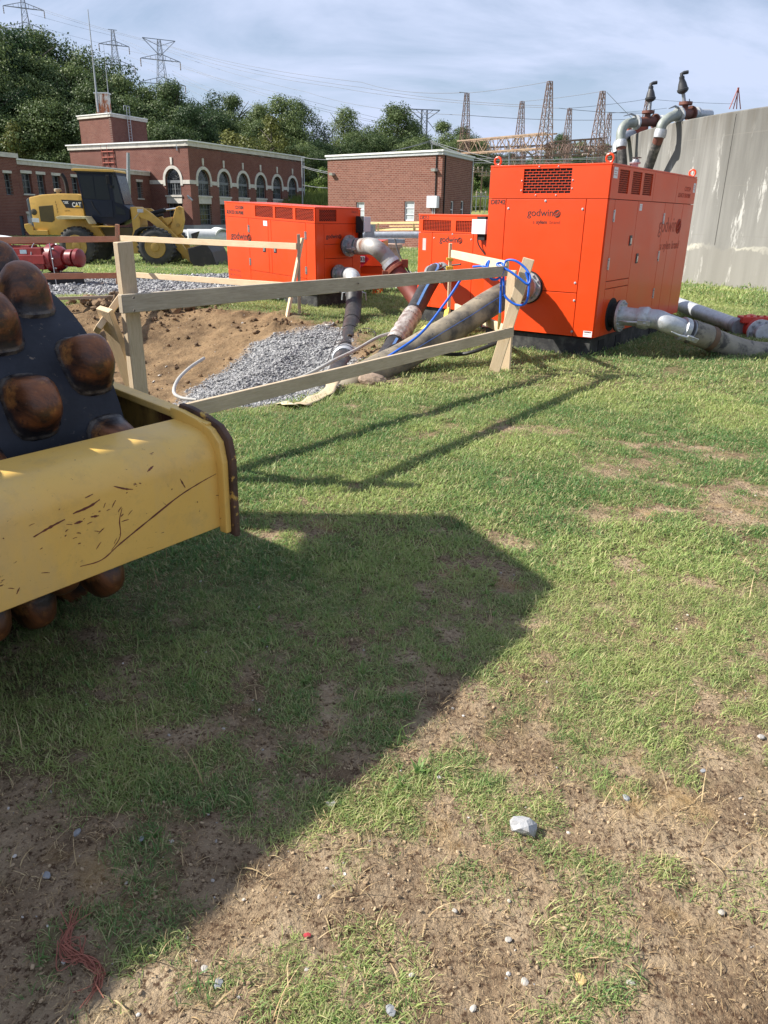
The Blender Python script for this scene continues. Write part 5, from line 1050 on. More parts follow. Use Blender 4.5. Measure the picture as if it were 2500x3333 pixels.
def wall_faces(width, z0, z1, ops, th=.35):
    """front skin + reveals of a wall in local x (along) z (up), y=0 front, outside is -y. ops: (x0,x1,z0,z1,arch)"""
    b = MB(); xs = {0.0, width}
    for (a, c, e, f_, ar) in ops:
        if ar:
            for i in range(17): xs.add(round(a + (c - a) * (1 - math.cos(pi * i / 16)) / 2, 5))
        else: xs |= {round(a, 5), round(c, 5)}
    xs = sorted(xs)
    def top(o, x):
        a, c, e, f_, ar = o
        if not ar: return f_
        r = (c - a) / 2; return f_ + math.sqrt(max(0, r * r - (x - (a + c) / 2) ** 2))
    for i in range(len(xs) - 1):
        xa, xb = xs[i], xs[i + 1]; xm = (xa + xb) / 2; cur = (z0, z0)
        for o in sorted([o for o in ops if o[0] - 1e-6 < xm < o[1] + 1e-6], key=lambda q: q[2]):
            b.add([(xa, 0, cur[0]), (xb, 0, cur[1]), (xb, 0, o[2]), (xa, 0, o[2])], [(0, 1, 2, 3)])
            ta, tb = top(o, xa), top(o, xb); b.add([(xa, 0, ta), (xb, 0, tb), (xb, th, tb), (xa, th, ta)], [(0, 1, 2, 3)]); b.add([(xa, 0, o[2]), (xb, 0, o[2]), (xb, th, o[2]), (xa, th, o[2])], [(0, 3, 2, 1)])
            cur = (ta, tb)
        b.add([(xa, 0, cur[0]), (xb, 0, cur[1]), (xb, 0, z1), (xa, 0, z1)], [(0, 1, 2, 3)])
    for (a, c, e, f_, ar) in ops:
        for x in (a, c): b.add([(x, 0, e), (x, th, e), (x, th, f_), (x, 0, f_)], [(0, 1, 2, 3)])
    return b
class WallF:
    """local frame of a wall: origin at its left end seen from outside, X to the right, -Y outwards"""
    def __init__(s, root, o, X):
        s.root = root; X = Vector(X).normalized(); s.M = Matrix.Identity(4); Yv = UP.cross(X)
        for i in range(3): s.M[i][0] = X[i]; s.M[i][1] = Yv[i]; s.M[i][2] = UP[i]; s.M[i][3] = o[i]
    def put(s, b, name, m_, parent=None, bevel=0, smooth=False):
        o = b.build(name, m_, None, local=True, bevel=bevel, smooth=smooth); 
        if parent is None: o.parent = s.root; o.matrix_basis = world_of(s.root).inverted() @ s.M
        else: o.parent = parent; o.matrix_basis = world_of(parent).inverted() @ s.M
        return o
    def world(s, x, y, z): return s.M @ V(x, y, z)
def lbox(b, x0, x1, y0, y1, z0, z1): return b.box(((x0 + x1) / 2, (y0 + y1) / 2, (z0 + z1) / 2), (x1 - x0, y1 - y0, z1 - z0))
def window(W, x0, x1, z0, z1, cols=2, rows=3, dep=.28, fr=WFRAME, arch=False, gl=None, bar=.035):
    b = MB(); t = bar
    if arch:
        r = (x1 - x0) / 2; cx = (x0 + x1) / 2
        lbox(b, x0, x0 + 2 * t, dep - .05, dep, z0, z1); lbox(b, x1 - 2 * t, x1, dep - .05, dep, z0, z1); lbox(b, x0, x1, dep - .05, dep, z0, z0 + 2 * t); lbox(b, x0, x1, dep - .10, dep, z1 - .32, z1 - .05)
        lbox(b, cx - 1.6 * t, cx + 1.6 * t, dep - .06, dep, z0, z1 - .3)
        for i in range(1, cols): 
            x = x0 + (x1 - x0) * i / cols; lbox(b, x - t * .5, x + t * .5, dep - .03, dep, z0, z1 - .3)
        for i in range(1, rows): z = z0 + (z1 - .3 - z0) * i / rows; lbox(b, x0, x1, dep - .03, dep - .002, z - t * .5, z + t * .5)
        for rr in (r - t, r * .68, r * .36):
            b.tube([(cx + rr * math.cos(a), dep - .02, z1 + rr * math.sin(a)) for a in [pi * i / 16 for i in range(17)]], t * (.9 if rr > r * .8 else .5), 4)
        for k in range(1, 8):
            a = pi * k / 8; b.tube([(cx + r * .1 * math.cos(a), dep - .02, z1 + r * .1 * math.sin(a)), (cx + r * math.cos(a), dep - .02, z1 + r * math.sin(a))], t * .4, 4)
    else:
        for (a, c) in ((x0, x0 + 1.6 * t), (x1 - 1.6 * t, x1)): lbox(b, a, c, dep - .05, dep, z0, z1)
        for (a, c) in ((z0, z0 + 1.6 * t), (z1 - 1.6 * t, z1)): lbox(b, x0, x1, dep - .05, dep - .003, a, c)
        for i in range(1, cols): x = x0 + (x1 - x0) * i / cols; lbox(b, x - t * .5, x + t * .5, dep - .03, dep, z0, z1)
        for i in range(1, rows): z = z0 + (z1 - z0) * i / rows; lbox(b, x0, x1, dep - .035, dep - .003, z - t * .6, z + t * .6)
    f = W.put(b, 'window', fr); b = MB()
    if arch:
        r = (x1 - x0) / 2; cx = (x0 + x1) / 2; b.prism([(x0, z0), (x1, z0)] + [(cx + r * math.cos(a), z1 + r * math.sin(a)) for a in [pi * i / 16 for i in range(17)]], (0, dep + .005, 0), (1, 0, 0), (0, 0, 1), (0, .03, 0))
    else: lbox(b, x0, x1, dep + .005, dep + .03, z0, z1)
    W.put(b, 'pane', gl or GLASS, f); return f
HALL = thing('brick_hall', 'large red brick hall with tall arched windows and a pale stone cornice', 'building', (-22, 95, -.6))
A0 = V(-20.6, 85.0, -1.1)
def Z_(z): return z + 1.1
# long side with six arches, runs away to the right
B0 = V(-11.1, 107.2, -1.1); Xs = (B0 - A0).normalized(); LS = (B0 - A0).length
WS = WallF(HALL, A0, Xs); ops = []
ac = [2.37 + 3.755 * i for i in range(6)]
for i, x in enumerate(ac):
    ops.append((x - 1.08, x + 1.08, Z_(3.22), Z_(4.72), True)); ops.append((x - 1.08, x + 1.08, Z_(.32 if i != 1 else -.6), Z_(2.40), False))
TOPH = 8.41
WS.put(wall_faces(LS, 0, Z_(TOPH - .55), ops), 'wall', BRICK)
def hall_trim(W, Lw, xs_, ends=(0, 0)):
    b = MB(); cur = 0.0
    segs = []
    for x in xs_: segs.append((cur, x - 1.38)); cur = x + 1.38
    segs.append((cur, Lw))
    for (a, c) in segs:
        if c > a: lbox(b, a, c, -.06, .02, Z_(4.30), Z_(4.68))
    W.put(b, 'string_course', LIME)
    b = MB(); lbox(b, -.15, Lw, -.14, .3, Z_(TOPH - .55), Z_(TOPH - .12)); W.put(b, 'parapet', BRICK if False else LIME); b = MB(); lbox(b, -.28, Lw, -.28, .35, Z_(TOPH - .12), Z_(TOPH)); W.put(b, 'coping', mat('white_coping', (.72, .72, .70), .7))
    b = MB(); lbox(b, -.1, Lw, -.10, .02, 0, Z_(.30)); W.put(b, 'plinth', mat('plinth_stone', (.34, .34, .34), .85, var=.15, vs=1))
    for i, x in enumerate(xs_):
        n = 18; b = MB()
        for k in range(n):
            a0, a1 = pi * k / n, pi * (k + 1) / n; r0, r1 = 1.08, 1.38
            b.prism([(x + r0 * math.cos(a0), Z_(4.70) + r0 * math.sin(a0)), (x + r1 * math.cos(a0), Z_(4.70) + r1 * math.sin(a0)), (x + r1 * math.cos(a1), Z_(4.70) + r1 * math.sin(a1)), (x + r0 * math.cos(a1), Z_(4.70) + r0 * math.sin(a1))], (0, -.07, 0), (1, 0, 0), (0, 0, 1), (0, .09, 0))
        lbox(b, x - 1.38, x - 1.08, -.07, .02, Z_(4.15), Z_(4.70)); lbox(b, x + 1.08, x + 1.38, -.07, .02, Z_(4.15), Z_(4.70))
        W.put(b, 'arch_surround', LIME)
        b = MB(); b.prism([(x - .10, Z_(6.15)), (x + .10, Z_(6.15)), (x + .14, Z_(6.85)), (x - .14, Z_(6.85))], (0, -.09, 0), (1, 0, 0), (0, 0, 1), (0, .11, 0)); W.put(b, 'keystone', LIME)
        window(W, x - 1.08, x + 1.08, Z_(3.22), Z_(4.72), 6, 2, arch=True)
        b = MB(); lbox(b, x - 1.2, x + 1.2, -.12, .25, Z_(3.05), Z_(3.22)); W.put(b, 'sill', LIME)
        b = MB(); lbox(b, x - 1.1, x + 1.1, -.04, .01, Z_(2.42), Z_(3.05)); W.put(b, 'stone_panel', LIME)
        window(W, x - 1.08, x + 1.08, Z_(.32), Z_(2.40), 4, 4)
hall_trim(WS, LS, ac)
# front face, partly lit, one arch
Xf = azv(-60); LF = 18.0; C0 = A0 + Xf * LF; WFf = WallF(HALL, C0, -Xf); xa_ = LF - 2.40
WFf.put(wall_faces(LF, 0, Z_(TOPH - .55), [(xa_ - 1.08, xa_ + 1.08, Z_(3.22), Z_(4.72), True), (xa_ - 1.08, xa_ + 1.08, Z_(.3), Z_(2.4), False)]), 'wall', BRICK)
hall_trim(WFf, LF, [xa_])
b = MB(); b.prism([(0, 0), (LF, 0), (LF, LS), (0, LS)], A0 + UP * Z_(TOPH - .7), Xf, Xs, UP * .1); b.build('roof', mat('flat_roof', (.25, .25, .25), .9), HALL)
b = MB(); b.prism([(.5, .5), (LF - .3, .5), (LF - .3, LS), (.5, LS)], A0, Xf, Xs, UP * Z_(TOPH - .8)); b.build('inner_core', DARK, HALL) if False else None
b = MB(); lbox(b, 0, .02, 1.2, 1.3, 0, Z_(TOPH - .7)); 
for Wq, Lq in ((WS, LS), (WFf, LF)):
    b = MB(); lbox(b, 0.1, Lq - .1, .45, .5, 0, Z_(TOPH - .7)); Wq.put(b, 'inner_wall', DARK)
b = MB(); p = WFf.world(LF - .25, -.15, Z_(3.0)); b.tube([p, p + V(0, -.3, .15), p + V(.5, -.4, -.3)], .10, 8); b.box(p + V(.2, -.3, -.05), (.3, .25, .2)); b.build('floodlight', GALV_D, HALL)
b = MB(); q = WFf.world(LF - 1.4, -.1, Z_(7.75)); b.box(q, (.12, .1, .6)); b.build('downspout', GALV, HALL)
b = MB(); q = B0 + UP * 0; b.tube([q + V(.05, -.15, 0), q + V(.05, -.15, Z_(TOPH - .7))], .07, 8); b.build('downspout', GALV, HALL)
# plant tower on the hall roof
def block(root, P0, XL, ll, XR, lr, zb, zt, cop=.35, m_=BRICK):
    """corner P0; XL runs to the left, XR to the right"""
    W1 = WallF(root, P0 + XL * ll, -XL); W2 = WallF(root, P0, XR)
    for W_, l_ in ((W1, ll), (W2, lr)):
        b = MB(); lbox(b, 0, l_, 0, .3, zb, zt - cop); W_.put(b, 'wall', m_); b = MB(); lbox(b, -.12, l_ + .1, -.15, .35, zt - cop, zt - .1); W_.put(b, 'cornice', LIME); b = MB(); lbox(b, -.2, l_ + .1, -.22, .36, zt - .1, zt); W_.put(b, 'coping', mat('white_coping', (1, 1, 1)))
    b = MB(); b.prism([(0.1, .1), (ll - .1, .1), (ll - .1, lr), (.1, lr)], P0 + UP * (zt - cop), XL, XR, UP * .1); b.build('roof', mat('flat_roof', (.2, .2, .2)), root)
    return W1, W2
TP = V(-32.1, 97, 0); TXL = (V(-37.1, 100.5, 0) - TP); TXR = (V(-29.7, 102.6, 0) - TP)
tw1, tw2 = block(HALL, TP, TXL.normalized(), TXL.length, TXR.normalized(), TXR.length, 7.0, 12.04, .4)
b = MB()
q = TP + TXR * .45 + V(.3, -.3, 0)
for s in (-.25, .25): b.tube([q + TXR.normalized() * s + UP * 8.0, q + TXR.normalized() * s + UP * 13.0], .035, 6)
for i in range(16): b.tube([q + TXR.normalized() * -.25 + UP * (8.1 + i * .3), q + TXR.normalized() * .25 + UP * (8.1 + i * .3)], .02, 5)
b.tube([q + TXR.normalized() * -.7 + UP * 12.5, q + TXR.normalized() * -.7 + UP * 13.0, q + TXR.normalized() * .3 + UP * 13.0], .03, 6)
b.build('ladder', GALV, HALL)
b = MB(); q = WFf.world(LF - 12.2, -.1, 0)
for s in (-.45, .45): b.tube([q - Xf * s + UP * 6.2, q - Xf * s + UP * 9.4], .06, 5); b.tube([q - Xf * (s + .9) + UP * 6.2, q - Xf * (s + .9) + UP * 9.0], .05, 5)
for i in range(5): b.beam(q - Xf * -.45 + UP * (6.5 + i * .55), q - Xf * 1.35 + UP * (6.5 + i * .55), .08, .08)
b.build('red_ladder', mat('red_steel', (.42, .12, .08), .6), HALL)
CH = thing('rusty_housing', 'rust-streaked white metal housing on top of the brick roof tower', 'housing', (-34.5, 99.5, 12.1))
q = at(338, 352, 99.5); b = MB(); 
for dx_ in (-.5, 0, .5): b.box((q.x + dx_, q.y, 13.2), (.46, .9, 2.1), None)
b.build('panel', mat('rusty_white', (.62, .60, .56), .7, var=.1, vs=2, dirt=(.36, .12, .05), ds=1.6, dp=(.45, .58), stretch=(1, 1, .5)), CH, bevel=.03); b = MB(); b.box((q.x, q.y, 14.3), (1.7, 1.1, .12)); b.build('cap', WFRAME_W, CH)
def antenna(px0, py0, px1, py1, Y, r0, lab):
    b = MB(); p, q_ = at(px0, py0, Y), at(px1, py1, Y); b.tube([p, p.lerp(q_, .5), q_], [r0, r0 * .6, r0 * .3], 6); o = b.build('antenna', GALV_D, None, smooth=True); tag(o, lab, 'antenna')
antenna(320, 365, 286, 30, 99, .13, 'tall whip antenna on the roof tower, the taller of two'); antenna(354, 318, 337, 145, 99.5, .06, 'short thin whip antenna on the roof tower, the shorter of two')
# two-storey wing on the left
WING = thing('brick_wing', 'low two-storey brick wing with small stone-lintelled windows left of the hall', 'building', (-30, 75, -.6))
W0_ = V(-25.6, 88.0, -1.1); Xw = azv(-164.0); LW = 20.2
WW = WallF(WING, W0_ + Xw * LW, -Xw); zt_ = 5.55; u_ = lambda v_: LW - v_
ups = [(19.52, 18.36), (17.65, 16.65), (15.67, 14.64), (13.06, 12.05), (10.97, 10.0), (9.05, 8.1), (7.1, 6.2), (4.9, 4.0), (2.59, 1.6)]
ops = [(u_(a), u_(c), Z_(2.85), Z_(4.45), False) for a, c in ups]
los = [(19.55, 18.4), (16.2, 15.2)]; ops += [(u_(a), u_(c), Z_(-.02), Z_(1.27), False) for a, c in los]
door = (21.4, 20.9)
WW.put(wall_faces(LW, 0, Z_(zt_ - .45), ops), 'wall', BRICK)
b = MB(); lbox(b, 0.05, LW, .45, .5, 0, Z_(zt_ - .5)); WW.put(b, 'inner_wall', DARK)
b = MB(); lbox(b, 0, LW + .8, -.12, .3, Z_(zt_ - .45), Z_(zt_ - .12)); WW.put(b, 'cornice', LIME); b = MB(); lbox(b, 0, LW + .8, -.2, .4, Z_(zt_ - .12), Z_(zt_)); WW.put(b, 'coping', mat('white_coping', (1, 1, 1)))
b = MB(); lbox(b, 0, LW, .3, 14, Z_(zt_ - .5), Z_(zt_ - .4)); WW.put(b, 'roof', mat('flat_roof', (.2, .2, .2)))
for (a, c) in ups:
    window(WW, u_(a), u_(c), Z_(2.85), Z_(4.45), 2, 3); b = MB(); lbox(b, u_(a) - .1, u_(c) + .1, -.05, .25, Z_(4.45), Z_(4.68)); WW.put(b, 'lintel', LIME); b = MB(); lbox(b, u_(a) - .1, u_(c) + .1, -.08, .25, Z_(2.74), Z_(2.85)); WW.put(b, 'sill', LIME)
for (a, c) in los:
    window(WW, u_(a), u_(c), Z_(-.02), Z_(1.27), 3, 3, gl=BLINDS, dep=.2, fr=WFRAME_W); b = MB(); lbox(b, u_(a) - .1, u_(c) + .1, -.05, .2, Z_(1.27), Z_(1.45)); WW.put(b, 'lintel', LIME); b = MB(); lbox(b, u_(a) - .1, u_(c) + .1, -.08, .2, Z_(-.14), Z_(-.02)); WW.put(b, 'sill', LIME)
# taller projecting block at the far left of the wing
q0_ = W0_ + Xw * LW + V(.25, 0, 0); WB = WallF(WING, q0_ + Xw * 9.0, -Xw)
WB.put(wall_faces(9.0, 0, Z_(5.55), [(7.3, 8.1, Z_(2.7), Z_(4.35), False), (8.35, 8.85, Z_(-1.0), Z_(1.1), False), (4.6, 5.6, Z_(2.7), Z_(4.35), False)]), 'wall', BRICK)
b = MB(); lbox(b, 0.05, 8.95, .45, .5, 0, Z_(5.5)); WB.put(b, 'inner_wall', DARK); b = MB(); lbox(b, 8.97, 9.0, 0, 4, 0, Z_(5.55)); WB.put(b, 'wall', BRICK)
b = MB(); lbox(b, -.1, 9.1, -.15, 4, Z_(5.55), Z_(5.9)); WB.put(b, 'cornice', LIME); window(WB, 7.3, 8.1, Z_(2.7), Z_(4.35), 2, 3); window(WB, 4.6, 5.6, Z_(2.7), Z_(4.35), 2, 3)
b = MB(); lbox(b, 7.2, 8.2, -.05, .2, Z_(4.35), Z_(4.55)); WB.put(b, 'lintel', LIME); b = MB(); lbox(b, 8.35, 8.85, .1, .15, Z_(-1.0), Z_(1.1)); WB.put(b, 'door', mat('dark_door', (.03, .04, .06), .5))
# small brick building
SM = thing('brick_outbuilding', 'small plain brick building with a white roof edge right of the hall', 'building', (1, 58, -.6))
S0 = V(3.38, 52.67, -.8); SL = V(-4.42, 59.4, -.8); SR = V(5.87, 58.42, -.8); zs = lambda z: z + .8
XL = (SL - S0).normalized(); XR = (SR - S0).normalized(); l1 = (SL - S0).length; l2 = (SR - S0).length
WA = WallF(SM, SL, -XL); v = lambda q: l1 - q
opsA = [(v(7.50), v(6.72), zs(.9), zs(2.42), False), (v(3.06), v(2.20), zs(1.25), zs(2.48), False)]
WA.put(wall_faces(l1, 0, zs(5.22), opsA, .2), 'wall', BRICK2)
WC = WallF(SM, S0, XR); opsC = [(1.97, 2.66, zs(.9), zs(2.55), False), (4.12, 4.82, zs(.9), zs(2.6), False)]
WC.put(wall_faces(l2, 0, zs(5.22), opsC, .2), 'wall', BRICK2)
for W_, l_, oo in ((WA, l1, opsA), (WC, l2, opsC)):
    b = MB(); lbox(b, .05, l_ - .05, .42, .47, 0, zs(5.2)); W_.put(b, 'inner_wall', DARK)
    b = MB(); lbox(b, -.08, l_ + .08, -.08, .3, zs(5.22), zs(5.40)); W_.put(b, 'fascia', mat('grey_fascia', (.42, .44, .45), .6)); b = MB(); lbox(b, -.14, l_ + .14, -.14, .34, zs(5.40), zs(5.51)); W_.put(b, 'coping', mat('white_coping', (1, 1, 1)))
    for (a, c, e, f_, _) in oo: window(W_, a, c, e, f_, 1, 3, dep=.12, fr=WFRAME_W, gl=BLINDS if W_ is WA else GLASS, bar=.05)
b = MB(); b.prism([(.1, .1), (l1, .1), (l1, l2), (.1, l2)], S0 + UP * zs(5.25), XL, XR, UP * .1); b.build('roof', mat('flat_roof', (.2, .2, .2)), SM)
for (x, z) in ((v(9.75), 4.28), (v(.52), 4.35)):
    b = MB(); b.prism([(0, 0), (.26, 0), (.32, .16), (0, .16)], WA.world(x - .16, -.001, zs(z) - .1), -WA.M.col[1].to_3d(), UP, -XL * .34); b.build('wall_light', GALV, SM, bevel=.01)
jb = thing('junction_box', 'light grey electrical cabinet with two conduits on the small brick building', 'electrical box', tuple(WA.world(v(.5), -.3, zs(2.4))))
b = MB(); b.box(WA.world(v(.53), -.16, zs(2.44)), (.82, .3, .72), (-XL, WA.M.col[1].to_3d(), UP)); b.build('cabinet', GREYBOX, jb, bevel=.02); b = MB()
for s in (-.08, .08): b.tube([WA.world(v(.50) + s, -.1, zs(2.1)), WA.world(v(.50) + s, -.1, zs(-.5))], .04, 8)
b.build('conduit', GALV, jb)
b = MB(); b.tube([WC.world(l2 + .12, .0, 0), WC.world(l2 + .12, .0, zs(5.3))], .05, 6); b.build('downspout', GALV, SM)
# concrete block and yellow timber barrier before it
b = MB(); b.box((-2.3, 50, .25), (3.0, 1.5, 1.9)); o = b.build('concrete_block', mat('grey_concrete', (.36, .36, .34), .9), None, bevel=.03); tag(o, 'plain grey concrete block in front of the small brick building', 'block')
TBN = thing('timber_guardrail', 'distant guardrail of new yellow timber before the small brick building', 'guardrail', (1, 45, -.5)); YW = wood('wood_yellow', (.70, .50, .24), (.78, .60, .34))
def b2(nm, p, q, w_, h_): b = MB(); b.beam(p, q, w_, h_); b.build(nm, YW, TBN)
b2('rail', at(1205, 726, 46), at(1420, 724, 43), .05, .12); b2('rail', at(1225, 747, 46), at(1420, 745, 43), .05, .12); b2('rail', at(1268, 736, 46), at(1420, 735, 43), .04, .05)
for x in (1231, 1347): b2('post', at(x, 727, 44), at(x, 762, 44), .09, .09)
b2('brace', at(1232, 755, 44), at(1226, 764, 44), .09, .05)
gpipe = thing('steel_pipe', 'horizontal galvanised pipe on supports behind the middle pump', 'pipe', (1, 30, .3)); b = MB(); b.tube([at(1165, 765, 26), at(1420, 764, 26)], .10, 12); b.build('pipe_body', GALV, gpipe, smooth=True)
b = MB(); b.box(at(1200, 783, 25.5), (2.3, .6, .12)); b.build('tray', GALV_D, gpipe); b = MB(); b.tube([at(1235, 783, 25.6), at(1292, 784, 25.6)], .07, 8); b.tube([at(1291, 776, 25.6), at(1291, 850, 25.6)], .05, 8); b.build('support', GALV_D, gpipe)
vt = thing('valve_cylinder', 'rust-stained upright cylinder under the horizontal pipe behind the middle pump', 'tank', (-.1, 22, .0))
c_ = at(1268, 800, 22.5); b = MB(); b.lathe([(-1.15, .30), (-.06, .30), (-.05, .36), (.05, .36), (.06, .2)], c_, UP, 20); b.build('cylinder', mat('rusty_cylinder', (.44, .30, .22), .8, var=.3, vs=3, dirt=(.35, .12, .05), ds=3), vt, smooth=True); b = MB(); b.prism([(-.2, -.2), (.18, -.24), (.1, .25), (.02, .32), (-.14, .18)], c_ + V(-.55, -.4, .25), (1, 0, 0), UP, (0, .1, 0)); b.build('bent_flap', GALV_D, vt, bevel=.01)
# ------------------------------------------------------------------ round concrete tank
def tank_mat():
    g = G('tank_concrete'); geo = g.co
    n1_ = g.noise(1.2, 6, .6, stretch=(1, 1, .12)); c = g.mixc(g.ramp(n1_, .36, .64), (0.118, 0.115, 0.106), (0.225, 0.220, 0.205))
    n2_ = g.noise(5, 6, .65, stretch=(1, 1, .05)); c = g.mixc(g.ramp(n2_, .46, .70, 0, .6), c, (0.115, 0.112, 0.105)); n3 = g.noise(2.2, 7, .7, stretch=(1, 1, .22)); 
    sp = g.n('ShaderNodeSeparateXYZ'); g.l(geo, sp.inputs[0])
    lo_ = g.ramp(sp.outputs['Z'], 4.2, 1.6); c = g.mixc(g.math('MULTIPLY', lo_, .22), c, (0.42, 0.41, 0.38))
    c = g.mixc(g.math('MULTIPLY', g.ramp(n3, .585, .64), g.ramp(sp.outputs['Z'], 4.0, 3.0, 0, .7)), c, (0.52, 0.51, 0.48))
    top_ = g.ramp(sp.outputs['Z'], 3.4, 4.25); c = g.mixc(g.math('MULTIPLY', top_, g.ramp(g.noise(3.5, 6, .65, stretch=(1, 1, .10)), .42, .62, 0, .8)), c, (0.115, 0.105, 0.09))
    seam = g.n('ShaderNodeMath', operation='PINGPONG'); g.l(sp.outputs['Z'], seam.inputs[0]); seam.inputs[1].default_value = .62; c = g.mixc(g.ramp(seam.outputs[0], .0, .015, .5, 0), c, (0.2, 0.19, 0.17))
    # lime-coloured wet line low on the wall
    wv = g.math('ADD', sp.outputs['Z'], g.math('MULTIPLY', g.noise(1.1, 4, .6), -1.0)); ln_ = g.ramp(g.math('ABSOLUTE', g.math('SUBTRACT', wv, .42)), .02, .06, 1, 0); c = g.mixc(g.math('MULTIPLY', ln_, g.ramp(g.noise(.5, 2, .5), .42, .55, 0, .6)), c, (0.60, 0.57, 0.47))
    c = g.mixc(g.math('MULTIPLY', g.ramp(wv, .42, .38), .35), c, (0.25, 0.235, 0.20))
    g.col(c); g.rough(.9); g.spec(.2); g.bump(g.noise(18, 5, .65), .25, .01); return g.m
TK = thing('concrete_tank', 'huge round weathered concrete tank behind the orange pumps at the right edge', 'tank', (23.65, 27.0, 0)); TR = 15.5; TZ = 4.27; TM = tank_mat()
b = MB(); b.lathe([(-.5, TR), (TZ - .03, TR), (TZ, TR - .03), (TZ, TR - .38), (TZ - .03, TR - .41), (1.0, TR - .42)], (23.65, 27.0, 0), UP, 220); o = b.build('tank_wall', TM, TK, smooth=True)
b = MB(); b.lathe([(2.6, TR - .43), (2.62, TR - .43)], (23.65, 27.0, 0), UP, 96); b.build('water_surface', mat('tank_water', (.05, .07, .06), .1), TK)
for (x0_, x1_, m__) in ((25.35, 25.35, 0),):
    pass
def tank_pt(y, z, off=0.0): r = TR + off; return V(23.65 - math.sqrt(r * r - (y - 27) ** 2), y, z)
b = MB(); 
for y in (22.0,): b.box(tank_pt(y, 2.6, .004), (.012, .02, 3.2))
b.build('joint_strip', mat('joint_dark', (.17, .16, .148), .9), TK)
b = MB(); pts = [tank_pt(20.6, z, .004) for z in ()]
RISER = mat('riser_black', (0.06, 0.058, 0.055), .7, var=.5, vs=4, dirt=(.22, .2, .18), ds=5, dp=(.5, .7), bump=.3, bs=14)
VALVE = mat('air_valve_black', (0.035, 0.036, 0.04), .5)
def overflow(name, label, low, pth, tee, out_, vb, vm, vn, vt_, spout, r):
    rt = thing(name, label, 'pipework', tuple(tee))
    lo = Vector(low); k = lo.lerp(pth[0], .72) ; base = lo + (lo - pth[0]).normalized() * 2.2
    b = MB(); b.tube([base, k], r * 1.02, 18); b.build('riser', RISER, rt, smooth=True); b = MB(); b.tube([k, pth[0]], r * 1.03, 18); b.build('riser_band', RUSTDARK, rt, smooth=True)
    b = MB(); b.tube([pth[0] - (pth[1] - pth[0]).normalized() * .1, pth[0], pth[0] + (pth[1] - pth[0]).normalized() * .12], [r * 1.16, r * 1.25, r * 1.16], 20); b.build('coupling_ring', GALV, rt, smooth=True)
    b = MB(); b.tube(spline(pth, 6), r, 20); b.build('bend', mat('sage_steel', (.24, .265, .24), .55, metal=.2, var=.2), rt, smooth=True)
    e = pth[-1]; d = (tee - e).normalized()
    b = MB(); b.lathe([(-.08, r * 1.5), (-.01, r * 1.5)], e + d * .05, d, 22); b.build('flange', GALV, rt, smooth=True)
    b = MB(); b.tube([e + d * .05, tee + d * .35], r * .98, 18); b.tube([tee, tee + UP * .27], r * .6, 14); b.lathe([(.24, r * 1.35), (.32, r * 1.35)], tee, UP, 22); b.lathe([(.32, r * 1.5), (.38, r * 1.5)], tee + d * .0, d, 20); b.build('tee', RUSTDARK, rt, smooth=True)
    b = MB(); b.tube([tee + d * .35, out_], r, 18); b.lathe([(0, r * 1.2), (.1, r * 1.2)], tee + d * .6, d, 20); b.build('outlet', GALV, rt, smooth=True)
    for s in (-1, 1): b = MB(); p = e - d * .1 + UP * r * 1.2; b.tube([p + d * .1, p - d * .15 + UP * .07, p - d * .45 + UP * .02], [.035, .03, .012], 6); b.build('lever_clamp', GALV_D, rt); break
    b = MB(); b.tube([vb, vm], r * .36, 12); b.tube([vb.lerp(vm, .1) + V(.06, 0, 0), vb.lerp(vm, .15) + V(.14, 0, .05), vb.lerp(vm, .5) + V(.15, 0, .02)], .015, 5); b.build('valve_stem', GALV_D, rt, smooth=True)
    H_ = (vn - vm); b0 = vm.copy(); b0.z -= .02; 
    b = MB(); b.lathe([(0, r * .35), (.03, r * .8), (.08, r * 1.12), (.13, r * 1.14), (.14, r * 1.0), (.27, r * .80), (.38, r * .50), (.40, r * .54), (.46, r * .50)], b0, H_, 22); b.tube([b0 + H_.normalized() * .44, b0 + H_.normalized() * .52, b0 + H_.normalized() * .55 + V(.07, 0, 0), b0 + H_.normalized() * .55 + V(.19, 0, .02)], r * .36, 10); b.build('air_valve', VALVE, rt, smooth=True)
overflow('overflow_pipework', 'right-hand grey pipe bending over the tank rim with a black air valve standing on it', at(2116, 531, 24.9), [at(2149, 436, 24.3), at(2156, 405, 24.3), at(2180, 383, 24.4), at(2208, 374, 24.6)], at(2227, 372, 24.8), at(2310, 373, 25.6), at(2229, 345, 24.8), at(2224, 303, 24.8), at(2221, 265, 24.8), None, None, .140)
overflow('overflow_pipework', 'left-hand grey pipe bending over the tank rim with a black air valve standing on it', at(2026, 530, 27.5), [at(2022, 470, 27.5), at(2022, 430, 27.6), at(2038, 405, 27.7), at(2070, 398, 27.8)], at(2106, 396, 28.0), at(2160, 390, 28.4), at(2112, 385, 28.0), at(2117, 330, 28.0), at(2119, 285, 28.0), None, None, .150)
rt = thing('overflow_pipework', 'third pipe bend low behind the tank rim, farthest of the three', 'pipework', tuple(at(2005, 500, 28)))
b = MB(); b.tube([at(2008, 545, 28), at(2008, 500, 28)], .13, 14); b.build('riser', RISER, rt, smooth=True); b = MB(); b.tube(spline([at(2008, 500, 28), at(2010, 470, 28.2), at(2035, 444, 29), at(2062, 436, 30)], 5), .16, 14); b.build('bend', GALV_D, rt, smooth=True); b = MB(); b.box(at(2070, 428, 30), (.7, .5, .35)); b.tube([at(2062, 424, 30), at(2095, 424, 30)], .17, 12); b.build('tee', RUSTRED, rt)
b = MB(); q = at(2393, 350, 30)
for (a, c) in ((-.2, 0), (-.06, .02), (.06, -.02), (.2, 0)): b.tube([q + V(a, 0, -.05), q + V(c, 0, .62)], .018, 5)
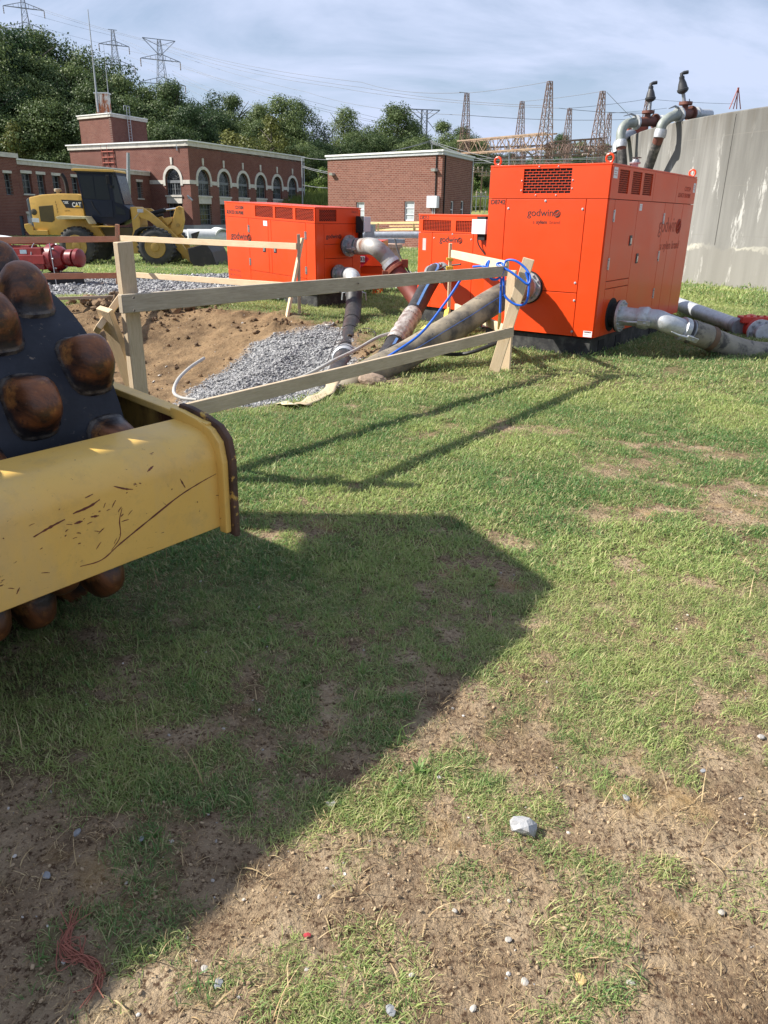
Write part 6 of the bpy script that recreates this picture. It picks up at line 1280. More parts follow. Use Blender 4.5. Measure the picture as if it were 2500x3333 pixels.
o = b.build('tripod_frame', mat('red_steel', (.42, .12, .08)), None); tag(o, 'small red steel frame on the tank rim', 'frame')
# ------------------------------------------------------------------ wheel loader
def loader():
    rt = thing('wheel_loader', 'yellow articulated wheel loader with a dark cab and its bucket down', 'wheel loader', (-9.9, 32.2, -.36)); O = V(-14.38 + .0, 32.2, -.36)
    s = 1 / 191.0
    def P(zx, zy, y=0.0): return O + V(zx * s * 1.0, y, (703 - zy) * s)
    def pr(pts, y0, y1): 
        b = MB(); b.prism([(x * s, (703 - z) * s) for x, z in pts], O + V(0, y0, 0), (1, 0, 0), UP, (0, y1 - y0, 0)); return b
    global O_L; off = at(100, 0, 32.2)  # align zoom origin column
    O.x = at(100 + 460 / 2.37, 859, 32.2).x - 460 * s
    def Pm(*a): return P(*a)
    CABM = mat('cab_navy', (0.008, 0.012, 0.026), .5, var=.1, spec=.25); TYRE = mat('tyre_rubber', (0.035, 0.035, 0.037), .85, var=.3, vs=4, dirt=(.10, .095, .085), ds=3, dp=(.4, .8)); RIM = mat('rim_yellow', (0.40, 0.25, 0.06), .6, var=.15, vs=5)
    LG = G('cab_glass'); LG.col((.018, .024, .028)); LG.rough(.25); LG.spec(.2); LG = LG.m
    for (zx, y, nm) in ((463, -1.0, 0), (1048, -1.0, 1), (468, 1.05, 2), (1052, 1.05, 3)):
        c = P(zx, 570, y); ax = V(0, 1, 0); b = MB(); b.lathe([(-.25, .40), (-.27, .50), (-.25, .62), (-.20, .685), (.20, .685), (.25, .62), (.27, .5), (.25, .40)], c, ax, 36); w_ = b.build('wheel', TYRE, rt, smooth=True)
        b = MB()
        for k in range(26):
            a = 2 * pi * k / 26; e = V(math.cos(a), 0, math.sin(a))
            for sy in (-1, 1): b.box(c + e * .69 + V(0, sy * .12, 0) , (.05, .24, .075), (e, V(0, 1, 0) * 1.0, V(-e.z, 0, e.x)))
        b.build('tread_lugs', TYRE, w_)
        sg = -1 if y < 0 else 1; b = MB(); b.lathe([(.252, .41), (.285, .40), (.285, .36), (.262, .34), (.256, .30), (.258, .17), (.30, .15), (.31, .05)], c, ax * sg, 30); b.build('rim', RIM, w_, smooth=True)
    b = pr([(105, 240), (200, 220), (330, 210), (470, 210), (500, 225), (505, 430), (600, 430), (600, 500), (240, 500), (115, 465)], -.62, .62); b.build('engine_hood', YEL, rt, bevel=.05, smooth=True)
    b = pr([(85, 255), (105, 240), (118, 465), (98, 460)], -.6, .6); b.build('rear_grille', mat('grey_grille', (.13, .15, .17), .6), rt, bevel=.02)
    b = pr([(172, 300), (280, 290), (280, 395), (255, 410), (172, 405)], -.635, -.60); b.build('mesh_panel', mat('olive_mesh', (.10, .075, .03), .7), rt, bevel=.01)
    b = MB(); b.lathe([(0, .115), (.02, .115), (.03, .09)], P(132, 340, -.62), V(0, -1, 0), 24); b.build('fan_cover', mat('fan_dark', (.06, .05, .03), .6), rt, smooth=True)
    b = pr([(107, 382), (160, 382), (162, 412), (107, 410)], -.63, -.615); b.build('label_plate', WHITE, rt)
    b = pr([(50, 425), (85, 420), (112, 445), (112, 500), (80, 500), (60, 475), (50, 450)], -.7, .7); b.build('counterweight', YEL, rt, bevel=.02)
    b = pr([(110, 465), (220, 465), (220, 500), (110, 500)], -.7, .7); b.build('battery_box', YEL, rt, bevel=.02)
    b = pr([(345, 252), (500, 256), (503, 310), (375, 308)], -.632, -.61); dc = b.build('decal_panel', mat('decal_black', (.01, .01, .012), .35), rt)
    text('930K', .13, P(358, 279, -.634), V(1, 0, 0), UP, WHITE, dc, offset=.004, shear=.12, sx=.75); text('CAT', .23, P(424, 300, -.634), V(1, 0, 0), UP, WHITE, dc, offset=.008, sx=.78)
    b = pr([(440, 302), (487, 302), (463, 286)], -.645, -.634); b.build('triangle_mark', mat('mark_yellow', (.8, .5, .03), .4), dc)
    text('1727', .14, P(300, 345, -.634), V(.1, 0, 1), V(-1, 0, 0.1), LETTER, rt, sx=1.1) if False else None
    for i, ch in enumerate('1727'): text(ch, .13, P(298 + i * 2, 278 + i * 23, -.64), V(1, 0, 0), UP, LETTER, rt)
    text('L20NW3', .055, P(362, 332, -.634), V(1, 0, 0), UP, LETTER, rt)
    b = MB(); b.tube([P(275, 212, .1), P(275, 190, .1)], .06, 12); b.lathe([(0, .13), (.05, .14), (.10, .13), (.115, .1)], P(275, 195, .1), UP, 20); b.build('precleaner', mat('precleaner_grey', (.30, .26, .2), .6), rt, smooth=True)
    b = MB(); b.tube(spline([P(362, 212, -.1), P(360, 140, -.1), P(350, 100, -.1), P(335, 75, -.1)], 5), .075, 12); b.build('exhaust_stack', DARK, rt, smooth=True)
    b = pr([(335, 372), (370, 362), (558, 364), (590, 415), (575, 415), (555, 380), (350, 388)], -1.25, -.6); b.build('rear_fender', mat('fender_white_yellow', (.62, .52, .30), .5), rt, bevel=.01)
    b = pr([(300, 430), (370, 380), (545, 390), (600, 440), (640, 510), (560, 530), (330, 500)], -.6, .6); b.build('rear_frame', YEL, rt, bevel=.03)
    b = pr([(585, 428), (740, 430), (742, 436), (585, 436)], -1.15, -.6); b.build('step_edge', YEL, rt)
    b = pr([(600, 440), (870, 440), (870, 540), (600, 530)], -.45, .45); b.build('articulation', mat('frame_dark', (.10, .07, .03), .7), rt, bevel=.02)
    # cab
    b = pr([(480, 60), (770, 55), (805, 280), (845, 310), (840, 380), (740, 425), (560, 405), (515, 355), (500, 240)], -.60, .60); cab = b.build('cab', CABM, rt, bevel=.02)
    b = pr([(500, 84), (600, 84), (604, 245), (515, 240)], -.612, -.603); b.build('side_window', LG, cab); b = pr([(606, 84), (700, 88), (712, 247), (608, 246)], -.612, -.603); b.build('side_window', LG, cab)
    b = pr([(733, 75), (768, 85), (803, 278), (745, 262)], -.612, -.603); b.build('side_window', mat('pale_glass', (.025, .033, .037), .2, spec=.3), cab); b = pr([(742, 285), (812, 318), (815, 350), (745, 345)], -.612, -.603); b.build('lower_window', LG, cab)
    b = MB(); b.add([P(774, 80, -.52), P(774, 80, .52), P(808, 276, .52), P(808, 276, -.52)], [(0, 1, 2, 3)]); b.build('windscreen', mat('pale_glass', (.2, .24, .23)), cab)
    b = pr([(502, 250), (722, 252), (722, 370), (620, 370), (560, 350)], -.62, -.603); b.build('door_panel', mat('door_navy', (.012, .018, .034), .5, spec=.25), cab, bevel=.01)
    b = MB(); b.tube([P(570, 258, -.64), P(585, 300, -.64), P(625, 350, -.64)], .015, 6); b.build('hand_rail', DARK, cab)
    b = pr([(532, 150), (560, 150), (566, 210), (600, 215), (596, 228), (536, 226)], -.2, .2); b.build('seat', DARK, cab)
    b = pr([(455, 42), (480, 38), (760, 44), (772, 50), (772, 60), (455, 54)], -.68, .68); b.build('cab_roof', YEL, rt, bevel=.015); b = pr([(470, 54), (770, 58), (768, 70), (474, 66)], -.66, .66); b.build('roof_edge', DARK, rt)
    b = MB(); b.box(P(768, 75, -.70), (.10, .06, .16)); b.box(P(720, 110, -.78), (.12, .05, .30)); b.box(P(735, 158, -.74), (.08, .05, .10)); b.build('mirror', DARK, cab, bevel=.01)
    b = MB(); b.tube([P(742, 50, .3), P(738, -2, .3)], .02, 5); b.tube([P(738, 0, .3), P(731, -90, .3)], .008, 4)
    # front frame and lift arms
    b = pr([(845, 295), (885, 292), (905, 310), (910, 420), (880, 520), (880, 625), (820, 625), (815, 560), (850, 460)], -.5, .5); b.build('front_frame', YEL, rt, bevel=.02)
    for y in (-.52, .40):
        b = pr([(888, 300), (950, 303), (1000, 335), (1060, 385), (1120, 440), (1180, 500), (1240, 590), (1270, 650), (1300, 690), (1270, 695), (1225, 650), (1170, 590), (1100, 510), (1030, 430), (980, 390), (920, 370), (895, 350)], y, y + .12); b.build('lift_arm', YEL, rt, bevel=.015)
    b = pr([(1168, 295), (1195, 283), (1215, 292), (1220, 380), (1195, 470), (1155, 500), (1110, 450), (1130, 400)], -.16, .16); b.build('bell_crank', YEL, rt, bevel=.02)
    b = pr([(1060, 372), (1130, 360), (1140, 385), (1100, 420)], -.2, .2); b.build('crank_bracket', YEL, rt, bevel=.01)
    b = MB(); b.lathe([(0, .06), (.36, .06)], P(1198, 298, -.2), V(0, 1, 0), 16); b.lathe([(0, .07), (.38, .07)], P(1177, 418, -.2), V(0, 1, 0), 16); b.build('pivot_pin', RIM, rt, smooth=True)
    b = MB(); b.tube([P(950, 345, 0), P(1085, 312, 0)], .085, 14); b.build('tilt_cylinder', DARK, rt, smooth=True); b = MB(); b.tube([P(1085, 312, 0), P(1195, 296, 0)], .04, 10); b.build('cylinder_rod', CHROME, rt, smooth=True)
    b = MB(); b.tube([P(950, 372, -.3), P(1080, 345, -.3)], .05, 12); b.build('tilt_cylinder', DARK, rt, smooth=True)
    b = pr([(890, 495), (910, 455), (950, 432), (1030, 424), (1045, 436), (985, 440), (935, 462), (905, 500)], -1.25, -.75); b.build('front_fender', DARK, rt, bevel=.01)
    b = MB(); b.box(P(935, 320, -.75), (.2, .12, .13)); b.tube([P(930, 325, -.72), P(870, 380, -.6)], .012, 5); b.build('headlamp', mat('lamp_glass', (.5, .52, .55), .2), rt, bevel=.02)
    b = MB(); 
    for q in range(5): b.tube(spline([P(770 + q * 8, 440, -.3 + q * .1), P(800, 490 + q * 9, -.4), P(835, 520, -.3)], 4), .018, 6)
    b.build('hydraulic_hose', DARK, rt)
    b = MB(); b.tube([P(740, 470, -.85), P(830, 475, -.85)], .02, 6)
    BK = mat('bucket_worn', (.028, .026, .028), .55, metal=.2, var=.25, vs=3, dirt=(.06, .05, .045), ds=3)
    b = pr([(1290, 575), (1430, 540), (1470, 600), (1505, 708), (1340, 708), (1300, 665)], -1.3, 1.3); b.build('bucket', BK, rt, bevel=.02)
    b = pr([(1325, 470), (1375, 455), (1370, 480), (1350, 520), (1400, 545), (1300, 560), (1330, 510)], -1.25, 1.25) if False else pr([(1322, 472), (1377, 456), (1352, 512), (1328, 512)], -1.28, -1.0); b.build('bucket_guard', BK, rt, bevel=.01)
    b = pr([(1185, 600), (1300, 560), (1310, 690), (1285, 700), (1245, 655), (1200, 660)], -.35, .35); b.build('coupler', YEL, rt, bevel=.02)
    b = MB(); b.tube([P(1225, 570, -.9), P(1240, 575, .9)], .05, 8)
    return rt
loader()
# concrete pipes beyond the bucket
CP = mat('white_pipe', (0.58, 0.58, 0.57), .7, var=.12)
for i, (px, py, Y, r, lab) in enumerate(((665, 775, 40, .42, 'pale concrete pipe lying behind the loader bucket, nearest of three'), (712, 768, 42, .42, 'pale concrete pipe behind the loader bucket, middle one of three'), (630, 772, 43, .38, 'pale concrete pipe farthest left behind the loader bucket'))):
    p = at(px, py, Y); b = MB(); n_ = 28
    d = V(.88, .3, 0).normalized() if i != 1 else V(.3, -.9, 0).normalized(); e = p + d * 3
    b.lathe([(0, r), (3, r), (3, r * .82), (.01, r * .82)], p - d * .8, d, n_); o = b.build('concrete_pipe', CP, None, smooth=True); tag(o, lab, 'pipe')
# red pump assembly strapped on timber at the left
RA = thing('red_pump_column', 'dark red flanged pump column strapped on timber blocks at the left edge', 'pump', (-9.8, 20.5, -.1))
ro = at(255, 840, 19.0); rl = at(-200, 840, 20.0); dx_ = (ro - rl).normalized(); 
def RX(px, dy=0): t = (px - 255) / (-200 - 255); return ro.lerp(rl, t) + UP * dy
b = MB(); b.beam(RX(170), RX(-200), .62, .50); b.beam(RX(168) + V(0, -.33, -.02), RX(-200) + V(0, -.33, -.02), .06, .22); b.beam(RX(120, .27), RX(-200, .27), .3, .06); b.build('column_body', REDPAINT, RA, bevel=.02)
b = MB(); b.tube([RX(190), RX(172)], .33, 24); b.build('bolted_flange', REDPAINT, RA, smooth=True); b = MB(); b.tube([RX(216), RX(205), RX(188)], [.20, .27, .30], 20); b.build('bell', REDPAINT, RA, smooth=True)
b = MB(); b.tube([RX(268), RX(262), RX(252)], [.14, .21, .22], 20); b.tube([RX(249), RX(247)], .17, 16); b.tube([RX(244), RX(226)], [.20, .20], 20); b.tube([RX(226), RX(214)], .16, 14); b.build('coupling', REDPAINT, RA, smooth=True)
for k in range(8):
    a = 2 * pi * k / 8; b = MB(); q = RX(190) + V(0, -math.cos(a) * .31, math.sin(a) * .31); b.lathe([(0, .025), (.04, .02)], q, dx_, 6); b.build('flange_bolt', CHROME, RA)
b = MB(); b.box(RX(-20, .38), (3.0, .5, .08)); b.build('base_plate', REDPAINT, RA, bevel=.01); b = MB(); b.box(RX(-30, -.05), (.9, .7, .8)); b.build('bracket', mat('orange_red', (.8, .06, .01)), RA, bevel=.02)
for px in (128, 46): b = MB(); b.tube([RX(px) + V(0, -math.cos(a) * .35, math.sin(a) * .35) for a in [pi * i / 12 - pi / 2 for i in range(25)]], .012, 6); b.build('strap', GALV_D, RA)
b = MB(); b.tube([RX(188, .35) + V(0, -.3, 0), RX(195, -.65) + V(0, -.35, 0)], .012, 6); b.build('strap', GALV_D, RA)
b = MB(); q = RX(105, .10); b.box((q.x, q.y - .34, q.z + .06), (.16, .01, .09)); b.build('label_plate', mat('label_pale_blue', (.55, .70, .72), .5), RA)
b = MB(); b.box(RX(205, -.48), (.75, .5, .30)); b.box(RX(10, -.48), (1.2, .5, .30)); b.build('saddle', DARK, RA, bevel=.01); b = MB(); b.box(RX(60, -.72), (4.4, .9, .10)); b.box(RX(60, -.60), (4.2, .8, .06)); b.build('timber_skid', mat('timber_dark', (.14, .10, .08), .85), RA, bevel=.01)
b = MB(); q = RX(20, .43); b.add([q + V(-.8, -.3, 0), q + V(.5, -.3, 0), q + V(.55, .3, 0), q + V(-.8, .3, .02), q + V(-.35, 0, .13), q + V(.1, .05, .09)], [(0, 1, 4), (1, 5, 4), (1, 2, 5), (2, 3, 5), (3, 4, 5), (3, 0, 4)]); b.build('plastic_wrap', WHITE, RA)
# ------------------------------------------------------------------ lattice steel
STR = mat('lattice_rust', (0.24, 0.155, 0.125), .75, var=.25, vs=2, dirt=(.32, .29, .26), ds=1.5)
STY = mat('lattice_ochre', (0.31, 0.22, 0.15), .75, var=.25, vs=2, dirt=(.30, .14, .08), ds=1.2)
STG = mat('lattice_grey', (0.30, 0.31, 0.33), .6, var=.2)
def lattice_mast(name, label, cat, base, H, w0, w1, nseg, m_, group=None, mb_r=.07, rz=.3, extra=None):
    """tapered four-legged mast from its base up to H"""
    rt = thing(name, label, cat, tuple(base), rz, group); th = mb_r
    def cor(k, t): h = (w0 + (w1 - w0) * t) / 2; sx_, sy_ = ((-1, -1), (1, -1), (1, 1), (-1, 1))[k % 4]; return V(sx_ * h, sy_ * h, t * H)
    for k in range(4): b = MB(); b.beam(cor(k, 0), cor(k, 1), th * 1.15, th * 1.15, up=(.3, 1, .1)); b.build('leg', m_, rt, local=True)
    b = MB(); ts = [1 - (1 - i / nseg) ** 1.0 for i in range(nseg + 1)]
    for i in range(nseg):
        for k in range(4):
            b.beam(cor(k, ts[i]), cor(k + 1, ts[i + 1]), th * .55, th * .4, up=(.3, 1, .1)); b.beam(cor(k + 1, ts[i]), cor(k, ts[i + 1]), th * .55, th * .4, up=(.3, 1, .1)); b.beam(cor(k, ts[i + 1]), cor(k + 1, ts[i + 1]), th * .55, th * .5, up=(.3, 1, .1))
    b.build('bracing', m_, rt, local=True); return rt
masts = [(1520, 303, 118, 'rust-red lattice mast farthest left of the substation, joined by a gantry beam', 2.3, .08), (1790, 265, 100, 'tallest rust-red lattice mast, standing at the middle of the substation', 2.6, .085), (1700, 330, 125, 'slim rust-red lattice mast just left of the tallest one', 2.4, .08), (1855, 352, 135, 'slim rust-red lattice mast just right of the tallest one', 2.4, .08), (1962, 297, 108, 'second tallest lattice mast, nearest the tank rim', 2.6, .085), (1985, 368, 142, 'short rust-red lattice mast behind the one nearest the tank', 2.4, .08), (2108, 322, 150, 'lattice mast half hidden behind the left-hand air valve', 2.4, .08)]
tops = []
for (px, py, Y, lab, w0, th) in masts:
    t_ = at(px, py, Y); z0 = 1.0; lattice_mast('lattice_mast', lab, 'mast', (t_.x, t_.y, z0), t_.z - z0, w0, .45, 13, STR, 'lattice masts of the substation', th); tops.append(t_)
def truss(name, label, p, q, d, w_, n, m_, th=.07):
    rt = thing(name, label, 'gantry', tuple(p)); p = Vector(p); q = Vector(q); ax = (q - p).normalized(); sd = ax.cross(UP).normalized() * w_ / 2; dn = UP * -d
    b = MB()
    for o in (sd, -sd, sd + dn, -sd + dn): b.beam(p + o, q + o, th * 1.6, th * 1.6)
    b.build('chord', m_, rt); b = MB()
    for i in range(n):
        a, c = p.lerp(q, i / n), p.lerp(q, (i + 1) / n)
        for s in (sd, -sd):
            if i % 2: b.beam(a + s, c + s + dn, th, th * .6)
            else: b.beam(a + s + dn, c + s, th, th * .6)
            b.beam(a + s, a + s + dn, th, th * .6)
        b.beam(a + sd, c - sd, th * .8, th * .5); b.beam(a + sd + dn, c - sd + dn, th * .8, th * .5)
    b.build('web', m_, rt); return rt
truss('gantry_beam', 'long ochre lattice gantry beam between the leftmost and the tallest mast', at(1505, 460, 118), at(1795, 434, 100), 1.6, 1.6, 12, STY, .10)
truss('gantry_beam', 'rust-brown lattice gantry beam from the tallest mast towards the tank', at(1795, 462, 106), at(1965, 450, 108), 1.5, 1.5, 10, STR, .09)
truss('gantry_beam', 'farther dark gantry beam behind the first one, lower in the yard', at(1590, 480, 135), at(1870, 470, 135), 1.6, 1.5, 14, STR, .09)
truss('gantry_beam', 'short gantry beam at the right end of the yard beside the tank', at(1850, 478, 150), at(2010, 476, 150), 1.5, 1.5, 10, STR, .09)
R = np.random.RandomState(9)
def gpost(px, py0, py1, Y, lab, m_=STR, w_=.5):
    p, q = at(px, py0, Y), at(px, py1, Y); lattice_mast('gantry_post', lab, 'post', (p.x, p.y, p.z), q.z - p.z, w_, w_, 8, m_, 'gantry posts of the substation', .055)
for i, (px, a, c, Y, lab) in enumerate(((1515, 560, 460, 117, 'gantry post under the leftmost mast'), (1700, 560, 470, 124, 'gantry post under the slim left mast'), (1780, 560, 465, 101, 'gantry post left under the tallest mast'), (1840, 560, 470, 120, 'gantry post between the tallest and second tallest mast'), (1945, 560, 455, 108, 'gantry post under the second tallest mast'))): gpost(px, a, c, Y, lab)
INS = mat('insulator', (.32, .26, .22), .4)
for i in range(16):
    px = 1690 + i * 20 + R.rand() * 8; Y = 112 + R.rand() * 25; p = at(px, 482 + R.rand() * 22, Y); b = MB(); d = V(.8, .3, R.randn() * .35).normalized(); b.tube([p + d * (k * .16) for k in range(9)], [.10 if k % 2 else .16 for k in range(9)], 8); o = b.build('insulator_string', INS if i % 3 else GALV, None); tag(o, 'insulator string hanging in the substation framework', 'insulator', 'insulator strings of the substation')
# small switch frames right of the small building
for i, (px, py, Y, lab) in enumerate(((1556, 560, 95, 'low ochre switch frame beside the small building, upper left'), (1582, 572, 95, 'low ochre switch frame behind the tall pump, upper right'), (1566, 640, 90, 'pale steel switch stand behind the small building'))):
    p = at(px, py, Y); rt = thing('switch_frame', lab, 'switchgear', (p.x, p.y, p.z - 3)); b = MB()
    for s in (-.5, .5):
        b.beam((p.x + s, p.y, 2.0), (p.x + s, p.y, p.z + .4), .09, .09); b.beam((p.x + s, p.y, p.z), (p.x - s, p.y, p.z + .5), .07, .07)
    b.beam((p.x - .9, p.y, p.z), (p.x + .9, p.y, p.z), .12, .12); b.build('stand', STY if i < 2 else STG, rt); b = MB()
    for s in (-.5, 0, .5): b.tube([(p.x + s, p.y, p.z + k * .1) for k in range(7)], [.06 if k % 2 else .11 for k in range(7)], 8)
    b.build('insulator', INS, rt)
# transmission pylons on the hill
def pylon(name, label, px, pyt, Y, w_, arms, H, m_=STG, vee=False, top_w=.9):
    t_ = at(px, pyt, Y); base = V(t_.x, t_.y, t_.z - H); rt = lattice_mast(name, label, 'pylon', tuple(base), H, w_, top_w, 16, m_, None, Y * .00042, .5); th = Y * .0006
    for (dz, ln) in arms:
        b = MB(); z = H - dz
        for s in (-1, 1):
            tip = V(s * ln, 0, z + (.0 if not vee else dz * 0)); b.beam(V(0, -.5, z), tip, th, th); b.beam(V(0, .5, z), tip, th, th); b.beam(V(0, 0, z + ln * .28), tip, th, th)
            for k in range(1, 4): b.beam(V(s * ln * k / 4, 0, z), V(s * ln * k / 4, 0, z + ln * .28 * (1 - k / 4)), th * .7, th * .7)
        b.build('cross_arm', m_, rt, local=True)
        for s in (-1, 1):
            b = MB(); b.tube([V(s * ln, 0, z - .1 - k * .35) for k in range(8)], [.14 if k % 2 else .22 for k in range(8)], 6); b.build('insulator', INS, rt, local=True)
    return t_, rt
PY = {}
PY['c'] = pylon('transmission_pylon', 'nearest steel pylon with three pairs of arms above the hall roof', 517, 128, 300, 6.5, [(6.2, 6.8), (13.5, 8.0), (20, 7.2)], 34)
PY['b'] = pylon('transmission_pylon', 'middle steel pylon with wide arms behind the whip antennas', 366, 97, 330, 6, [(5, 5.5), (11.5, 7.0), (18, 7)], 34)
PY['a'] = pylon('transmission_pylon', 'steel pylon cut by the top edge of the picture above the left trees', 70, -25, 330, 7, [(5, 7), (12, 9), (15, 8)], 40)
for key, sp_ in (('c', 5.6), ('b', 1.8)):
    t_, rt = PY[key]; H = 34; b = MB(); th = .2
    if key == 'c':
        b.beam(V(-sp_, 0, H), V(sp_, 0, H), th, th)
        for s in (-1, 1): b.beam(V(s * sp_, 0, H), V(0, 0, H - 5.0), th, th); b.beam(V(s * sp_, 0, H), V(0, 0, H - 2.0), th * .8, th * .8)
    else: b.beam(V(-1.6, 0, H), V(1.6, 0, H), th, th)
    b.build('top_arm', STG, rt, local=True)
t_ = at(1382, 357, 230); base = V(t_.x, t_.y, t_.z - 22); rt = thing('transmission_tower', 'grey T-shaped steel tower behind the small brick building', 'pylon', tuple(base), .2)
b = MB()
for s in (-.75, .75): 
    for y in (-.5, .5): b.beam(V(s, y, 0), V(s, y, 22), .22, .22, up=(.2, 1, 0))
for k in range(11): b.beam(V(-.75, -.5, k * 2), V(.75, -.5, k * 2 + 2), .12, .12, up=(.2, 1, 0)); b.beam(V(.75, -.5, k * 2), V(-.75, -.5, k * 2 + 2), .12, .12, up=(.2, 1, 0)); b.beam(V(-.75, -.5, k * 2), V(.75, -.5, k * 2), .12, .12, up=(.2, 1, 0))
b.build('tower_legs', STG, rt, local=True); b = MB(); b.beam(V(-4.3, 0, 22), V(4.3, 0, 22), .25, .25)
for s in (-1, 1): b.beam(V(s * 4.3, 0, 22), V(s * .7, 0, 19.6), .2, .2, up=(0, 1, 0)); b.beam(V(s * .7, 0, 19.6), V(s * 2.8, 0, 17.4), .15, .15, up=(0, 1, 0)); b.beam(V(s * 2.5, 0, 22), V(s * .7, 0, 20.8), .12, .12, up=(0, 1, 0))
b.build('cross_arm', STG, rt, local=True)
# wires
WIRE = mat('wire_grey', (0.16, 0.17, 0.19), .6)
def wire(pts, r, label, sag=0.0, group='overhead power lines'):
    q = []
    for i in range(len(pts) - 1):
        a, c = Vector(pts[i]), Vector(pts[i + 1])
        for k in range(17):
            t = k / 16; p = a.lerp(c, t); p.z -= sag * 4 * t * (1 - t) * (c - a).length / 100; q.append(p)
    b = MB(); b.tube(q, r, 5, caps=False); o = b.build('power_line', WIRE, None); tag(o, label, 'power line', group)
wl = 'one of the thin overhead lines sweeping across the sky from the pylons'
def W2(pts, r=.035, sag=1.0, lab=wl): wire([at(*p) for p in pts], r, lab, sag)
W2([(105, 18, 330), (520, 140, 300), (1180, 268, 190), (1500, 302, 120)], .04)
W2([(108, 26, 330), (545, 150, 300), (1180, 285, 190), (1788, 345, 140)], .04); W2([(545, 160, 300), (1100, 285, 200), (1820, 352, 140), (2100, 368, 150)], .038)
W2([(530, 160, 300), (1000, 300, 230), (1520, 375, 130), (2060, 388, 150)], .038)
for (a, c, d) in ((480, 185, 300), (555, 195, 470), (555, 200, 440), (480, 225, 480), (560, 230, 500), (560, 240, 520), (560, 262, 530)):
    W2([(a, c, 300), (900, 300 + (c - 185) * 1.6, 230), (1390 if c < 215 else 1340, 420 + (c - 185) * .9, 215)], .036, .6)
W2([(100, 45, 330), (375, 118, 330), (500, 190, 300)], .036, .6); W2([(105, 80, 330), (345, 145, 330), (480, 178, 300)], .036, .6); W2([(400, 130, 330), (560, 190, 300)], .036, .4); W2([(410, 180, 330), (500, 210, 300)], .036, .4)
lab2 = 'one of the thin lines strung between the substation masts'
def W3(pts, r=.028, sag=.6): wire([at(*p) for p in pts], r, lab2, sag, 'lines between the substation masts')
W3([(1522, 303, 118), (1790, 265, 100)]); W3([(1702, 330, 125), (1962, 297, 108)]); W3([(1857, 352, 135), (2108, 322, 150)]); W3([(1987, 368, 142), (2170, 352, 150)]); W3([(1975, 300, 108), (2060, 388, 120)], .028, .1)
W3([(1495, 300, 118), (1522, 303, 118)], .05, 0); W3([(2108, 322, 150), (2390, 338, 160)])
lab3 = 'one of the pale low cables fanning from the pole behind the small building'
for i, (x0_, y0_, x1_, y1_) in enumerate(((1400, 458, 1600, 515), (1400, 462, 1600, 530), (1400, 466, 1640, 540), (1545, 515, 1990, 517), (1545, 522, 1990, 510), (1545, 530, 2000, 522), (1400, 458, 1240, 500), (1400, 462, 1280, 490), (985, 512, 1070, 520), (985, 540, 1070, 560), (985, 544, 1070, 565), (985, 602, 1070, 612))):
    wire([at(x0_, y0_, 95), at(x1_, y1_, 88)], .028, lab3, .8, 'pale low cables')
def pole(px, py0, py1, Y, r, lab, m_=GALV_D):
    b = MB(); b.tube([at(px, py0, Y), at(px - 2, py1, Y)], [r, r * .7], 8); o = b.build('utility_pole', m_, None, smooth=True); tag(o, lab, 'pole')
pole(419, 640, 497, 62, .17, 'dark timber utility pole standing behind the loader cab'); pole(1407, 520, 455, 95, .08, 'short pale pole with cables above the small building roof'); pole(985, 680, 512, 100, .10, 'thin grey pole at the right corner of the hall'); pole(1658, 560, 458, 118, .16, 'dark pole between the gantry beams of the substation')
# low building on the hill with a reddish roof
HB = thing('hill_building', 'low pale building with a dull red metal roof far up between the trees', 'building', tuple(at(930, 500, 150)))
p = at(862, 505, 150); q = at(975, 512, 150); b = MB(); b.box(((p.x + q.x) / 2, 152, p.z - 1.2), (q.x - p.x, 5, 3)); b.build('wall', mat('beige_wall', (.42, .38, .33), .8), HB); b = MB(); b.prism([(0, 0), (q.x - p.x, 0), (q.x - p.x - .6, 1.5), (1.2, 1.5)], (p.x, 148.8, p.z + .3), (1, 0, 0), V(0, .55, .8).normalized(), V(0, .1, -.15)); b.build('roof', mat('red_metal_roof', (.33, .16, .15), .6, stretch=(8, 1, 1)), HB)
b = MB(); b.box((q.x + .3, 149, q.z + .3), (1.8, 3, 2.0)); b.build('annex', LIME, HB)
HB2 = tag(None or (lambda: (lambda b: (b.box((at(1030, 545, 150).x, 150, at(1030, 545, 150).z), (5, 4, 2.0)), b.build('shed', mat('brown_shed', (.16, .10, .08), .8), None))[1])(MB()))(), 'small dark brown shed on the hill between the two brick buildings', 'shed')
# chain-link fence on the bank
FN = thing('chain_fence', 'thin chain-link fence on the grass bank behind the buildings', 'fence', tuple(at(1030, 660, 95))); b = MB()
for i in range(0, 24, 2): 
    x = -14 + i * 1.4; z = float(base_z(np.array([x]), np.array([96.0]))[0]); b.tube([(x, 96, z), (x, 96, z + 1.8)], .02, 5)
for h_ in (.1, .95, 1.8): b.tube([(-14 + i * 1.4, 96, float(base_z(np.array([-14 + i * 1.4]), np.array([96.0]))[0]) + h_) for i in range(24)], .010, 4)
b.build('fence_posts', GALV, FN)

